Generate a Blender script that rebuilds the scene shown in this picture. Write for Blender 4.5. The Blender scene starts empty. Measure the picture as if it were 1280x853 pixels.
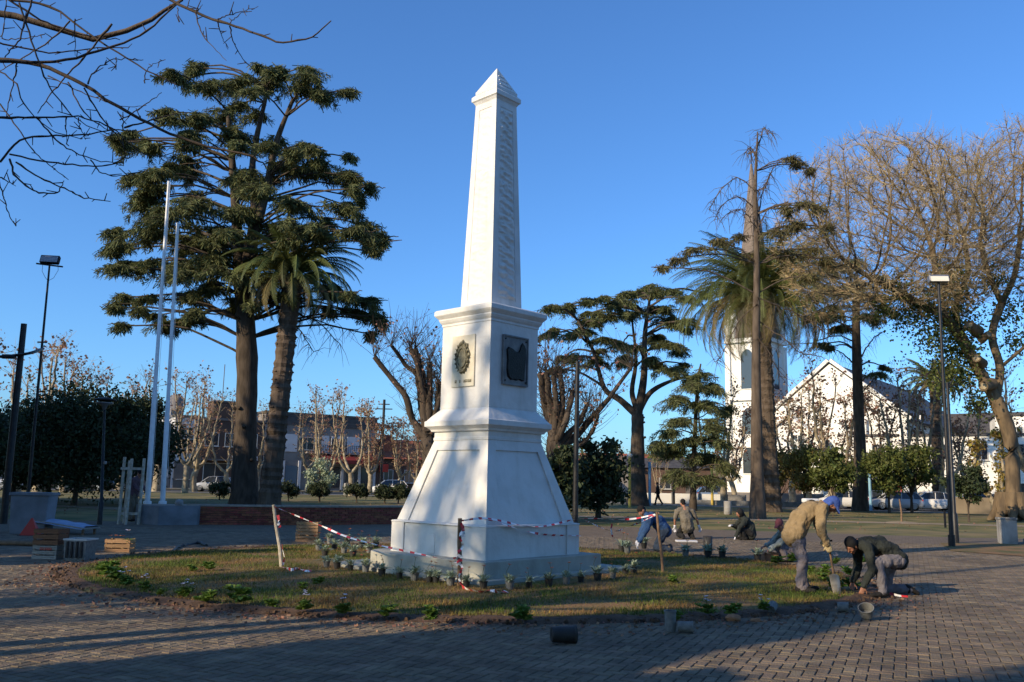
import bpy, bmesh, math, random
import numpy as np
from mathutils import Vector, Matrix, noise, kdtree
random.seed(7); RNG = np.random.default_rng(7)
C = bpy.context.scene.collection
R = math.radians
# ------------------------------------------------------------------ camera
EYE = 1.65
FPX = 1080.0
PITCH = math.atan(174.5 / FPX); ROLL = R(1.2)
cF = np.array([0, math.cos(PITCH), math.sin(PITCH)])
_r = np.array([1., 0, 0]); _u = np.array([0, -math.sin(PITCH), math.cos(PITCH)])
cR = math.cos(ROLL) * _r + math.sin(ROLL) * _u
cU = -math.sin(ROLL) * _r + math.cos(ROLL) * _u
def _ray(u, v): return cF + (u - 640) / FPX * cR - (v - 426.5) / FPX * cU
def G(u, v, z=0.0):                     # point of the ground plane
    d = _ray(u, v); k = (z - EYE) / d[2]
    return np.array([d[0] * k, d[1] * k, z])
def P(u, v, Y):                         # point at a distance Y
    d = _ray(u, v); k = Y / d[1]
    return np.array([d[0] * k, Y, EYE + d[2] * k])
cam = bpy.data.cameras.new('camera'); co = bpy.data.objects.new('camera', cam); C.objects.link(co)
cam.sensor_width = 36; cam.lens = FPX / 1280 * 36; cam.clip_start = 0.05; cam.clip_end = 3000
M4 = Matrix(((cR[0], cU[0], -cF[0], 0), (cR[1], cU[1], -cF[1], 0), (cR[2], cU[2], -cF[2], EYE), (0, 0, 0, 1)))
co.matrix_world = M4
bpy.context.scene.camera = co
# ------------------------------------------------------------------ light
SUN_EL = R(23); SX, SY = -0.81, -0.59
w = bpy.data.worlds.new("World"); bpy.context.scene.world = w; w.use_nodes = True
nt = w.node_tree; nt.nodes.clear()
sky = nt.nodes.new('ShaderNodeTexSky'); sky.sky_type = 'NISHITA'; sky.sun_disc = False
sky.sun_elevation = SUN_EL; sky.sun_rotation = math.atan2(SX, SY); sky.air_density = 1.0; sky.dust_density = 0.9; sky.ozone_density = 3.2
bg = nt.nodes.new('ShaderNodeBackground'); bg.inputs[1].default_value = 0.094
ow = nt.nodes.new('ShaderNodeOutputWorld'); tint = nt.nodes.new('ShaderNodeMix'); tint.data_type = 'RGBA'; tint.blend_type = 'MULTIPLY'; tint.inputs[0].default_value = 1; tint.inputs[7].default_value = (.84, 1.36, 1.92, 1)   # the deep clear winter blue, the same over the whole sky
nt.links.new(sky.outputs[0], tint.inputs[6]); nt.links.new(tint.outputs[2], bg.inputs[0]); nt.links.new(bg.outputs[0], ow.inputs[0])
sl = bpy.data.lights.new('sun', 'SUN'); sl.energy = 5.0; sl.angle = R(0.55); sl.color = (1.0, 0.80, 0.54)
so = bpy.data.objects.new('sun', sl); C.objects.link(so)
sd = Vector((SX * math.cos(SUN_EL), SY * math.cos(SUN_EL), math.sin(SUN_EL)))
so.rotation_euler = sd.to_track_quat('Z', 'Y').to_euler(); so.location = (-40, -30, 40)
vs = bpy.context.scene.view_settings; vs.view_transform = 'Standard'; vs.look = 'None'; vs.gamma = 1; vs.exposure = 0.3
cy = bpy.context.scene.cycles
try: cy.max_bounces = 6; cy.transparent_max_bounces = 6
except Exception: pass

# ------------------------------------------------------------------ materials
def mat(name, c, c2=None, scale=6.0, rough=0.85, bump=0.0, bscale=None, metal=0.0, spec=0.3, rand=None, island=False, detail=5.0, transl=0.0, stretch=None, lo=0.35, hi=0.65, coord='Object', grime=None):
    """c..c2 mixed by a noise; rand = extra brightness variation per object or per mesh island"""
    m = bpy.data.materials.new(name); m.use_nodes = True; n = m.node_tree; N = n.nodes; L = n.links
    b = N['Principled BSDF']; b.inputs['Roughness'].default_value = rough; b.inputs['Metallic'].default_value = metal
    b.inputs['Specular IOR Level'].default_value = spec
    if coord == 'Position': vec = N.new('ShaderNodeNewGeometry').outputs['Position']
    else: vec = N.new('ShaderNodeTexCoord').outputs[coord]
    if stretch:
        mp = N.new('ShaderNodeMapping'); mp.inputs['Scale'].default_value = stretch; L.new(vec, mp.inputs['Vector']); vec = mp.outputs[0]
    col = None
    if c2 is not None:
        t = N.new('ShaderNodeTexNoise'); t.inputs['Scale'].default_value = scale; t.inputs['Detail'].default_value = detail; L.new(vec, t.inputs['Vector'])
        r = N.new('ShaderNodeValToRGB'); r.color_ramp.elements[0].position = lo; r.color_ramp.elements[1].position = hi
        r.color_ramp.elements[0].color = (*c, 1); r.color_ramp.elements[1].color = (*c2, 1); L.new(t.outputs[0], r.inputs[0]); col = r.outputs[0]
    if grime:
        t2 = N.new('ShaderNodeTexNoise'); t2.inputs['Scale'].default_value = grime[1]; t2.inputs['Detail'].default_value = 8; L.new(vec, t2.inputs['Vector'])
        r2 = N.new('ShaderNodeMapRange'); r2.inputs[1].default_value = 0.5; r2.inputs[2].default_value = 0.72; r2.inputs[4].default_value = grime[2]; L.new(t2.outputs[0], r2.inputs[0])
        mg = N.new('ShaderNodeMix'); mg.data_type = 'RGBA'; L.new(r2.outputs[0], mg.inputs[0])
        if col: L.new(col, mg.inputs[6])
        else: mg.inputs[6].default_value = (*c, 1)
        mg.inputs[7].default_value = (*grime[0], 1); col = mg.outputs[2]
    if rand:
        hv = N.new('ShaderNodeHueSaturation')
        if island: src = N.new('ShaderNodeNewGeometry').outputs['Random Per Island']
        else: src = N.new('ShaderNodeObjectInfo').outputs['Random']
        mr = N.new('ShaderNodeMapRange'); mr.inputs[3].default_value = 1 - rand; mr.inputs[4].default_value = 1 + rand; L.new(src, mr.inputs[0])
        L.new(mr.outputs[0], hv.inputs['Value'])
        mr2 = N.new('ShaderNodeMath'); mr2.operation = 'MULTIPLY_ADD'; mr2.inputs[1].default_value = 7.31; mr2.inputs[2].default_value = 0; L.new(src, mr2.inputs[0])
        fr = N.new('ShaderNodeMath'); fr.operation = 'FRACT'; L.new(mr2.outputs[0], fr.inputs[0])
        mh = N.new('ShaderNodeMapRange'); mh.inputs[3].default_value = 0.5 - 0.03 * min(1, rand * 2); mh.inputs[4].default_value = 0.5 + 0.025 * min(1, rand * 2); L.new(fr.outputs[0], mh.inputs[0])
        L.new(mh.outputs[0], hv.inputs['Hue'])
        if col: L.new(col, hv.inputs['Color'])
        else: hv.inputs['Color'].default_value = (*c, 1)
        col = hv.outputs[0]
    if col: L.new(col, b.inputs['Base Color'])
    else: b.inputs['Base Color'].default_value = (*c, 1)
    if bump:
        t3 = N.new('ShaderNodeTexNoise'); t3.inputs['Scale'].default_value = bscale or scale * 4; t3.inputs['Detail'].default_value = 6; L.new(vec, t3.inputs['Vector'])
        bp = N.new('ShaderNodeBump'); bp.inputs['Strength'].default_value = bump; bp.inputs['Distance'].default_value = 0.02
        L.new(t3.outputs[0], bp.inputs['Height']); L.new(bp.outputs[0], b.inputs['Normal'])
    if transl:
        tr = N.new('ShaderNodeBsdfTranslucent'); ms = N.new('ShaderNodeMixShader'); ms.inputs[0].default_value = transl
        if col: L.new(col, tr.inputs[0])
        else: tr.inputs[0].default_value = (*c, 1)
        L.new(b.outputs[0], ms.inputs[1]); L.new(tr.outputs[0], ms.inputs[2]); L.new(ms.outputs[0], N['Material Output'].inputs[0])
    return m
M = {}
M['white'] = mat('white_paint', (.66, .65, .62), (.60, .59, .56), 1.6, .6, .7, 7, grime=((.44, .42, .37), 2.6, .45))
_n = M['white'].node_tree; _b = _n.nodes['Principled BSDF']; _src = _b.inputs['Base Color'].links[0].from_socket     # rain streaks
_t = _n.nodes.new('ShaderNodeTexNoise'); _t.inputs['Scale'].default_value = 1; _t.inputs['Detail'].default_value = 6; _tc = _n.nodes.new('ShaderNodeTexCoord'); _mp = _n.nodes.new('ShaderNodeMapping'); _mp.inputs['Scale'].default_value = (9, 9, .7)
_n.links.new(_tc.outputs['Object'], _mp.inputs[0]); _n.links.new(_mp.outputs[0], _t.inputs['Vector']); _mr = _n.nodes.new('ShaderNodeMapRange'); _mr.inputs[1].default_value = .56; _mr.inputs[2].default_value = .74; _mr.inputs[4].default_value = .32; _n.links.new(_t.outputs[0], _mr.inputs[0])
_mx = _n.nodes.new('ShaderNodeMix'); _mx.data_type = 'RGBA'; _n.links.new(_mr.outputs[0], _mx.inputs[0]); _n.links.new(_src, _mx.inputs[6]); _mx.inputs[7].default_value = (.42, .40, .35, 1); _n.links.new(_mx.outputs[2], _b.inputs['Base Color'])
M['plinth'] = mat('plinth_paint', (.40, .39, .33), (.33, .32, .27), 3, .8, .4, 20, grime=((.28, .26, .21), 3.1, .5))
M['plaque'] = mat('cream_stone', (.62, .58, .46), (.52, .47, .36), 5, .6, .2, 40)
M['greystone'] = mat('grey_stone', (.22, .22, .21), (.13, .13, .13), 6, .6, .2, 40)
M['bronze'] = mat('weathered_bronze', (.15, .135, .085), (.27, .245, .16), 14, .5, .6, 60, metal=.3)
M['darkbronze'] = mat('dark_bronze', (.010, .010, .009), (.018, .017, .015), 10, .5, .4, 40, metal=.5)
M['paver'] = mat('concrete_paver', (.20, .155, .102), (.115, .09, .06), 3.0, .8, .7, 60, rand=.19, detail=10, coord='Position', grime=((.060, .046, .032), .6, .6))
M['paver_i'] = mat('concrete_paver_field', (.20, .155, .102), (.115, .09, .06), 3.0, .8, .7, 60, rand=.19, island=True, detail=10, coord='Position', grime=((.060, .046, .032), .6, .6))
M['joint'] = mat('joint_sand', (.05, .04, .03), (.08, .062, .044), 20, .95, .3)
M['soil'] = mat('soil', (.055, .033, .020), (.11, .066, .04), 9, .95, .9, 30)
M['path'] = mat('dry_dirt_path', (.30, .235, .155), (.22, .17, .11), 1.2, .95, .4, 20)
M['asphalt'] = mat('asphalt', (.05, .05, .052), (.07, .07, .07), 3, .85, .3, 60)
M['side'] = mat('sidewalk', (.26, .25, .23), (.20, .19, .17), 2, .85, .3, 40)
M['bark'] = mat('grey_brown_bark', (.06, .043, .03), (.12, .09, .065), 5, .9, 1., 18, stretch=(1, 1, .25))
M['barkdark'] = mat('dark_bark', (.045, .034, .024), (.085, .065, .048), 6, .9, 1., 18, stretch=(1, 1, .25))
M['barkpale'] = mat('pale_plane_bark', (.36, .30, .20), (.17, .14, .10), 3.2, .85, .5, 12)
M['tipabark'] = mat('tipa_bark', (.17, .12, .068), (.08, .058, .036), 3.5, .9, 1., 12, stretch=(1, 1, .3))
M['twig'] = mat('olive_twig', (.33, .25, .135), None, rough=.9, rand=.25, island=True)
M['darktwig'] = mat('dark_twig', (.045, .035, .028), (.075, .055, .04), 9, .8, .3)
M['needle'] = mat('cedar_needles', (.105, .118, .045), None, rough=.8, rand=.5, island=True, transl=.25)
M['needle2'] = mat('olive_needles', (.125, .11, .045), None, rough=.8, rand=.5, island=True, transl=.25)
M['dark'] = mat('dark_evergreen_leaves', (.035, .050, .020), None, rough=.7, rand=.5, island=True, transl=.2)
M['green'] = mat('green_leaves', (.085, .105, .026), None, rough=.6, rand=.5, island=True, transl=.3)
M['ygreen'] = mat('yellow_green_leaves', (.22, .17, .04), None, rough=.6, rand=.5, island=True, transl=.3)
M['brownleaf'] = mat('dry_brown_leaves', (.25, .145, .095), None, rough=.8, rand=.45, island=True, transl=.3)
M['frond'] = mat('palm_frond', (.10, .12, .036), None, rough=.55, rand=.35, transl=.2)
M['frondold'] = mat('old_palm_frond', (.19, .15, .065), None, rough=.7, rand=.3, transl=.2)
M['silverleaf'] = mat('silvery_leaves', (.30, .36, .25), None, rough=.6, rand=.35, island=True, transl=.2)
M['seedleaf'] = mat('bedding_plant_leaves', (.12, .20, .035), None, rough=.6, rand=.4, island=True, transl=.3)
M['orange'] = mat('orange_petals', (.45, .13, .05), None, rough=.6, rand=.3, island=True)
M['petal'] = mat('pale_petals', (.72, .62, .66), None, rough=.6, rand=.15, island=True)
M['pot'] = mat('black_pot_plastic', (.028, .028, .028), (.04, .038, .035), 12, .5, .1)
M['potgrey'] = mat('dusty_grey_pot', (.12, .125, .12), (.19, .19, .18), 18, .7, .2)
M['grass'] = mat('grass_blades', (.25, .155, .055), (.085, .125, .022), 1.1, .8, rand=.45, island=True, transl=.25, detail=8, lo=.37, hi=.56)
M['turf'] = mat('turf', (.21, .12, .05), (.085, .085, .026), .9, .95, .8, 30, detail=8, lo=.42, hi=.62)
M['park'] = mat('park_grass', (.20, .155, .055), (.07, .085, .022), .55, .95, .9, 9, detail=10, lo=.40, hi=.6, grime=((.20, .14, .08), .22, .75))
M['pole'] = mat('white_pole_paint', (.72, .72, .70), (.62, .62, .60), 5, .4)
M['blackmetal'] = mat('black_metal', (.018, .018, .02), (.03, .03, .03), 8, .45, .1, metal=.3)
M['greymetal'] = mat('grey_metal', (.25, .25, .26), (.18, .18, .19), 8, .4, .1, metal=.6)
M['lampglass'] = mat('lamp_glass', (.70, .66, .55), None, rough=.3)
M['wood'] = mat('raw_wood', (.38, .24, .12), (.27, .16, .08), 8, .8, .3, 30, rand=.2, stretch=(1, 6, 6))
M['wooddark'] = mat('reddish_wood', (.17, .075, .04), (.11, .05, .028), 8, .8, .3, 30, rand=.2, stretch=(1, 6, 6))
M['woodpale'] = mat('grey_crate_wood', (.30, .28, .24), (.20, .18, .15), 8, .8, .3, 30, rand=.15, stretch=(1, 6, 6))
M['stakepale'] = mat('pale_stake_wood', (.50, .46, .38), (.35, .30, .22), 10, .8, .3, 30)
M['stake'] = mat('brown_stake_wood', (.22, .14, .085), (.14, .09, .055), 10, .85, .4, 30)
M['concrete'] = mat('concrete', (.30, .29, .27), (.22, .21, .195), 3, .85, .4, 30, grime=((.13, .12, .11), 2.5, .5))
M['blueconc'] = mat('grey_blue_painted_concrete', (.20, .215, .235), (.15, .165, .18), 3, .8, .3, 30, grime=((.10, .10, .10), 2.5, .5))
M['brick'] = mat('red_brick', (.27, .085, .048), (.17, .055, .033), 7, .85, .3, 50, rand=.3, island=True)
M['mortar'] = mat('mortar', (.20, .15, .12), (.14, .11, .09), 9, .95)
M['stonecap'] = mat('wall_cap_stone', (.33, .28, .22), (.24, .20, .16), 5, .85, .3)
M['red'] = mat('red_plastic', (.42, .03, .02), None, rough=.45)
M['tapered'] = mat('tape_red', (.62, .045, .06), None, rough=.35)
M['tapewhite'] = mat('tape_white', (.82, .80, .80), None, rough=.35)
M['bluesheet'] = mat('pale_blue_sheet', (.30, .38, .52), (.22, .28, .40), 4, .6, .3)
M['black'] = mat('black', (.012, .012, .013), None, rough=.6)
M['chwhite'] = mat('church_white', (.80, .78, .72), (.72, .70, .64), .5, .8, .1, grime=((.55, .52, .46), .4, .4))
M['slate'] = mat('dark_slate', (.050, .047, .048), (.085, .08, .078), 1.2, .7, .3, 3, stretch=(1, 1, 5))
M['spire'] = mat('spire_slate', (.20, .155, .125), (.14, .11, .09), 2.0, .8, .4, 5, stretch=(1, 1, 4))
M['wall_white'] = mat('plaster_white', (.55, .55, .56), (.45, .45, .47), .6, .85)
M['wall_grey'] = mat('plaster_grey', (.17, .155, .15), (.24, .22, .205), .6, .85)
M['wall_brown'] = mat('brown_render', (.10, .062, .048), (.075, .048, .038), .7, .85)
M['wall_dark'] = mat('dark_render', (.09, .085, .085), (.13, .12, .115), .7, .85)
M['tile'] = mat('orange_roof_tile', (.34, .10, .05), (.22, .07, .04), 1.5, .8, .5, 6)
M['awning'] = mat('dark_red_awning', (.20, .025, .022), (.13, .02, .018), 1, .7)
M['glass'] = mat('window_glass', (.03, .035, .042), None, rough=.08, spec=.6)
M['glassblue'] = mat('shop_glass', (.09, .13, .17), None, rough=.1, spec=.6)
M['frame'] = mat('window_frame', (.45, .44, .42), None, rough=.6)
M['tyre'] = mat('tyre', (.015, .015, .015), None, rough=.8)
M['rim'] = mat('alloy', (.45, .45, .46), None, rough=.35, metal=.7)
M['yellowpost'] = mat('yellow_post_paint', (.62, .42, .08), None, rough=.5)
M['bluepost'] = mat('blue_post_paint', (.22, .42, .58), None, rough=.5)
M['skin'] = mat('skin', (.34, .165, .105), (.29, .135, .085), 20, .6)
def cloth(name, c, v=.75): return mat(name, c, tuple(x * v for x in c), 7, .92, 1.0, 16)
M['tan'] = cloth('tan_jacket', (.27, .195, .105)); M['greytrs'] = cloth('grey_work_trousers', (.19, .165, .175)); M['cap_blue'] = cloth('blue_cap', (.05, .10, .35))
M['hood'] = cloth('dark_green_grey_sweater', (.026, .031, .028)); M['pants'] = cloth('grey_trousers', (.17, .155, .165)); M['beanie'] = cloth('black_knit', (.014, .014, .015))
M['boot'] = cloth('black_boots', (.022, .02, .018)); M['tanboot'] = cloth('tan_shoe_sole', (.12, .10, .07)); M['lgrey'] = cloth('light_grey_sweatshirt', (.27, .30, .27)); M['mauve'] = cloth('mauve_grey_trousers', (.20, .17, .18))
M['maroon'] = cloth('maroon_cap', (.16, .05, .06)); M['blue'] = cloth('blue_jacket', (.03, .075, .18)); M['jeans'] = cloth('navy_work_trousers', (.025, .04, .07)); M['brownshirt'] = cloth('taupe_shirt', (.16, .14, .11))
M['glove'] = cloth('white_gloves', (.62, .62, .66)); M['purple'] = cloth('brown_plum_jacket', (.13, .075, .085)); M['khaki'] = cloth('khaki_trousers', (.17, .14, .10)); M['hair'] = cloth('black_hair', (.012, .01, .009))
M['tanglove'] = cloth('tan_glove', (.45, .36, .20)); M['steel'] = mat('spade_steel', (.55, .53, .50), (.35, .33, .31), 10, .3, .2, metal=.7); M['clay'] = mat('clay_soil_block', (.40, .19, .09), (.26, .12, .06), 12, .95, .6)

# ------------------------------------------------------------------ object helpers
def tag(o, label=None, cat=None, group=None, kind=None):
    if label: o['label'] = label
    if cat: o['category'] = cat
    if group: o['group'] = group
    if kind: o['kind'] = kind
    return o
def empty(name, loc=(0, 0, 0), rz=0, label=None, cat=None, group=None, kind=None):
    o = bpy.data.objects.new(name, None); C.objects.link(o); o.location = tuple(loc); o.rotation_euler = (0, 0, rz)
    o.empty_display_size = .2
    return tag(o, label, cat, group, kind)
def link(name, me, parent=None, loc=None, rot=None):
    o = bpy.data.objects.new(name, me); C.objects.link(o)
    if parent: o.parent = parent
    if loc is not None: o.location = tuple(loc)
    if rot is not None: o.rotation_euler = rot
    return o
def copy_tree(o, parent=None):
    c = o.copy(); C.objects.link(c); c.parent = parent
    for ch in list(o.children): copy_tree(ch, c)
    return c
class MB:
    """collects numpy geometry, one mesh"""
    def __init__(s): s.v = []; s.f = []; s.m = []; s.n = 0; s.sm = []
    def add(s, V, F, mi=0, smooth=False):
        V = np.asarray(V, float).reshape(-1, 3); F = np.asarray(F, int)
        if len(F) == 0: return
        s.v.append(V); s.f.append(F + s.n); s.m.append(np.full(len(F), mi)); s.sm.append(np.full(len(F), smooth)); s.n += len(V)
    def box(s, c, d, rz=0, mi=0, taper=1.0, ry=0, rx=0):
        c = np.array(c, float); x, y, z = np.array(d, float) / 2
        V = np.array([[-x, -y, -z], [x, -y, -z], [x, y, -z], [-x, y, -z], [-x * taper, -y * taper, z], [x * taper, -y * taper, z], [x * taper, y * taper, z], [-x * taper, y * taper, z]])
        if rx or ry or rz:
            Rm = np.array(Matrix.Rotation(rz, 3, 'Z') @ Matrix.Rotation(ry, 3, 'Y') @ Matrix.Rotation(rx, 3, 'X')); V = V @ Rm.T
        s.add(V + c, [[0, 3, 2, 1], [4, 5, 6, 7], [0, 1, 5, 4], [1, 2, 6, 5], [2, 3, 7, 6], [3, 0, 4, 7]], mi)
    def tube(s, pts, rad, sides=6, mi=0, cap=True, smooth=True):
        pts = np.asarray(pts, float); n = len(pts)
        rad = np.broadcast_to(np.asarray(rad, float), (n,))
        t = np.gradient(pts, axis=0); t /= (np.linalg.norm(t, axis=1)[:, None] + 1e-9)
        ref = np.array([0.0, 0, 1]) if abs(t[:, 2]).mean() < .8 else np.array([1.0, 0, 0])
        a = np.cross(t, ref); a /= (np.linalg.norm(a, axis=1)[:, None] + 1e-9); b = np.cross(t, a)
        th = np.linspace(0, 2 * math.pi, sides, endpoint=False)
        V = (pts[:, None, :] + rad[:, None, None] * (np.cos(th)[None, :, None] * a[:, None, :] + np.sin(th)[None, :, None] * b[:, None, :])).reshape(-1, 3)
        i = np.arange(n - 1)[:, None] * sides; j = np.arange(sides)[None, :]; j2 = (j + 1) % sides
        F = np.stack([i + j, i + j2, i + sides + j2, i + sides + j], -1).reshape(-1, 4)
        s.add(V, F, mi, smooth)
        if cap and sides >= 3:
            for k, rev in ((0, False), (n - 1, True)):
                ring = V[k * sides:(k + 1) * sides]; ctr = ring.mean(0)
                VV = np.vstack([ring, ctr]); q = np.arange(sides); q2 = (q + 1) % sides
                FF = np.stack([q, q2, np.full(sides, sides), np.full(sides, sides)], -1)
                if not rev: FF = FF[:, ::-1]
                s.add(VV, FF[:, :4], mi)
    def lathe(s, prof, c=(0, 0, 0), sides=16, mi=0, smooth=True):
        c = np.array(c, float); th = np.linspace(0, 2 * math.pi, sides, endpoint=False)
        V = np.array([[r * math.cos(a), r * math.sin(a), z] for r, z in prof for a in th]) + c
        F = []
        for k in range(len(prof) - 1):
            for q in range(sides):
                q2 = (q + 1) % sides; F.append([k * sides + q, k * sides + q2, (k + 1) * sides + q2, (k + 1) * sides + q])
        s.add(V, F, mi, smooth)
    def poly(s, pts, z0, z1, mi=0, top=True, bottom=False):
        n = len(pts); V = [[p[0], p[1], z0] for p in pts] + [[p[0], p[1], z1] for p in pts]
        s.add(V, [[i, (i + 1) % n, n + (i + 1) % n, n + i] for i in range(n)], mi)
        s.ng = getattr(s, 'ng', [])
        if top: s.ng.append(([s.n - n + i for i in range(n)], mi))
        if bottom: s.ng.append(([s.n - 2 * n + i for i in range(n)][::-1], mi))
    def mesh(s, name, mats):
        me = bpy.data.meshes.new(name)
        V = np.vstack(s.v) if s.v else np.zeros((0, 3))
        loops = []; starts = []; tot = []; mi = []; sm = []; pos = 0
        for F, m_, sm_ in zip(s.f, s.m, s.sm):
            k = F.shape[1]
            if k == 4:
                tri = F[:, 2] == F[:, 3]
                if tri.any():
                    Ft = F[tri][:, :3]; loops.append(Ft.ravel()); starts.append(pos + np.arange(len(Ft)) * 3); tot.append(np.full(len(Ft), 3)); pos += len(Ft) * 3; mi.append(m_[tri]); sm.append(sm_[tri])
                    F = F[~tri]; m_ = m_[~tri]; sm_ = sm_[~tri]
            if len(F):
                loops.append(F.ravel()); starts.append(pos + np.arange(len(F)) * F.shape[1]); tot.append(np.full(len(F), F.shape[1])); pos += F.size; mi.append(m_); sm.append(sm_)
        for idx, m_ in getattr(s, 'ng', []):
            loops.append(np.array(idx)); starts.append(np.array([pos])); tot.append(np.array([len(idx)])); pos += len(idx); mi.append(np.array([m_])); sm.append(np.array([False]))
        loops = np.concatenate(loops); starts = np.concatenate(starts); tot = np.concatenate(tot)
        me.vertices.add(len(V)); me.vertices.foreach_set('co', V.astype(np.float32).ravel())
        me.loops.add(len(loops)); me.loops.foreach_set('vertex_index', loops.astype(np.int32))
        me.polygons.add(len(starts)); me.polygons.foreach_set('loop_start', starts.astype(np.int32)); me.polygons.foreach_set('loop_total', tot.astype(np.int32))
        for m_ in (mats if isinstance(mats, (list, tuple)) else [mats]): me.materials.append(m_)
        me.polygons.foreach_set('material_index', np.concatenate(mi).astype(np.int32)); me.polygons.foreach_set('use_smooth', np.concatenate(sm))
        me.update(calc_edges=True); me.validate()
        return me
    def build(s, name, mats, parent=None, loc=None, rot=None):
        return link(name, s.mesh(name, mats), parent, loc, rot)
def bevel(o, wd=.01, seg=2):
    bm = bmesh.new(); bm.from_mesh(o.data)
    bmesh.ops.remove_doubles(bm, verts=bm.verts, dist=1e-5)
    es = [e for e in bm.edges if len(e.link_faces) == 2 and e.calc_face_angle(0) > .5]
    bmesh.ops.bevel(bm, geom=es, offset=wd, segments=seg, affect='EDGES', profile=.6)
    bm.to_mesh(o.data); bm.free(); return o
def boxo(name, c, d, m, parent=None, rz=0, bv=0, **k):
    b = MB(); b.box((0, 0, 0), d, **k); o = b.build(name, m, parent, c, (0, 0, rz))
    if bv: bevel(o, bv, 1)
    return o
def quads(ctr, A, B):
    """one quad per centre, half axes A and B"""
    n = len(ctr); V = np.stack([ctr - A - B, ctr + A - B, ctr + A + B, ctr - A + B], 1).reshape(-1, 3)
    return V, np.arange(n * 4).reshape(n, 4)
def rdir(n, rng=RNG):
    v = rng.normal(size=(n, 3)); return v / np.linalg.norm(v, axis=1)[:, None]
def leafquads(mb, ctr, size, aspect=.55, mi=0, rng=RNG, flat=0.0, droop=None):
    n = len(ctr)
    if n == 0: return
    a = rdir(n, rng)
    if droop is not None: a = a * (1 - droop) + np.array([0, 0, -1.0]) * droop; a /= np.linalg.norm(a, axis=1)[:, None]
    if flat: a[:, 2] *= (1 - flat); a /= np.linalg.norm(a, axis=1)[:, None]
    b = np.cross(a, rdir(n, rng)); b /= (np.linalg.norm(b, axis=1)[:, None] + 1e-9)
    s = size * rng.uniform(.6, 1.35, n)[:, None]
    V, F = quads(ctr, a * s, b * s * aspect); mb.add(V, F, mi)

# ------------------------------------------------------------------ ground
def sheet(name, pts, z, m, kind='structure', parent=None):
    b = MB(); V = [[p[0], p[1], z] for p in pts]; n = len(V); b.v.append(np.array(V, float)); b.n = n; b.ng = [(list(range(n)), 0)]
    b.f.append(np.zeros((0, 4), int)); b.m.append(np.zeros(0)); b.sm.append(np.zeros(0, bool))
    o = b.build(name, m, parent)
    if kind: o['kind'] = kind
    return o
b = MB(); nx = 60
gx = np.linspace(-1, 1, nx); XX = np.sign(gx) * (abs(gx) ** 2.2) * 1500
V = np.array([[x, y + 40, -.012] for y in XX for x in XX]); F = [[j * nx + i, j * nx + i + 1, (j + 1) * nx + i + 1, (j + 1) * nx + i] for j in range(nx - 1) for i in range(nx - 1)]
b.add(V, F); g = b.build('ground', M['park']); g['kind'] = 'structure'
# plaza paving: joint bed + herringbone pavers near the camera
ICX, ICY, IRX, IRY = -.6, 16.4, 6.95, 5.9
def isl(x, y, k=1.0): return ((x - ICX) / (IRX * k)) ** 2 + ((y - ICY) / (IRY * k)) ** 2
PLZ_BACK = [(-60, 33.2), (-22, 30.4), (-10.4, 29.9), (-3, 33), (4, 33.6), (16, 31), (26, 32), (60, 34)]
pl = sheet('plaza_paving', [(-60, -25), (60, -25)] + PLZ_BACK[::-1], -.002, M['joint'])
def paver_mesh(L_, W_, H_=.03, ch=.006):
    b = MB(); x, y = L_ / 2 - .0042, W_ / 2 - .0042
    V = [[sx * x, sy * y, -.01] for sx, sy in ((-1, -1), (1, -1), (1, 1), (-1, 1))] + [[sx * x, sy * y, H_ - ch] for sx, sy in ((-1, -1), (1, -1), (1, 1), (-1, 1))] + [[sx * (x - ch), sy * (y - ch), H_] for sx, sy in ((-1, -1), (1, -1), (1, 1), (-1, 1))]
    F = [[8, 9, 10, 11]] + [[i, (i + 1) % 4, 4 + (i + 1) % 4, 4 + i] for i in range(4)] + [[4 + i, 4 + (i + 1) % 4, 8 + (i + 1) % 4, 8 + i] for i in range(4)]
    return np.array(V, float), np.array(F)
BW = .105; rot = -R(24.6); cr_, sr_ = math.cos(rot), math.sin(rot)
cells = []
rngp = np.random.default_rng(3)
for i in range(-260, 260):
    for j in range(-130, 330):
        s_ = (i - j) % 4
        if s_ == 0: cx_, cy_, o_ = i + 1, j + .5, 0
        elif s_ == 3: cx_, cy_, o_ = i + .5, j + 1, 1
        else: continue
        x = (cx_ * cr_ - cy_ * sr_) * BW; y = (cx_ * sr_ + cy_ * cr_) * BW
        if y < 4 or y > 27 or abs(x) > .64 * y + 3.5: continue
        if isl(x, y, 1.0) < 1: continue
        if y > 23.5 and abs(x) > 14: continue
        cells.append((x, y, o_))
cells.sort(key=lambda c: c[0] ** 2 + c[1] ** 2)
vis = [c for c in cells if abs(c[0]) < .57 * c[1] and c[1] > 7.45]
front = set(vis[:300])
pv, pf = paver_mesh(2 * BW, BW)
mb0 = MB(); mb0.add(pv, pf); pme = mb0.mesh('paver', M['paver'])
fld = MB(); allV = []; cnt = 0; Fs = []
for c in cells:
    dz = rngp.uniform(-.0025, .0025); tz = rngp.normal(0, .012); a = rot + (math.pi / 2 if c[2] else 0) + rngp.normal(0, .008)
    if c in front:
        o = link('paver', pme, pl, (c[0], c[1], dz - .02), (rngp.normal(0, .008), rngp.normal(0, .008), a))
    else:
        ca, sa = math.cos(a), math.sin(a)
        X = pv[:, 0] * ca - pv[:, 1] * sa + c[0]; Y = pv[:, 0] * sa + pv[:, 1] * ca + c[1]; Z = pv[:, 2] + dz - .02 + pv[:, 0] * rngp.normal(0, .01)
        allV.append(np.stack([X, Y, Z], 1)); Fs.append(pf + cnt); cnt += len(pv)
fld.add(np.vstack(allV), np.vstack(Fs)); o = fld.build('paver_field', M['paver_i'], pl); o['kind'] = 'stuff'
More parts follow.
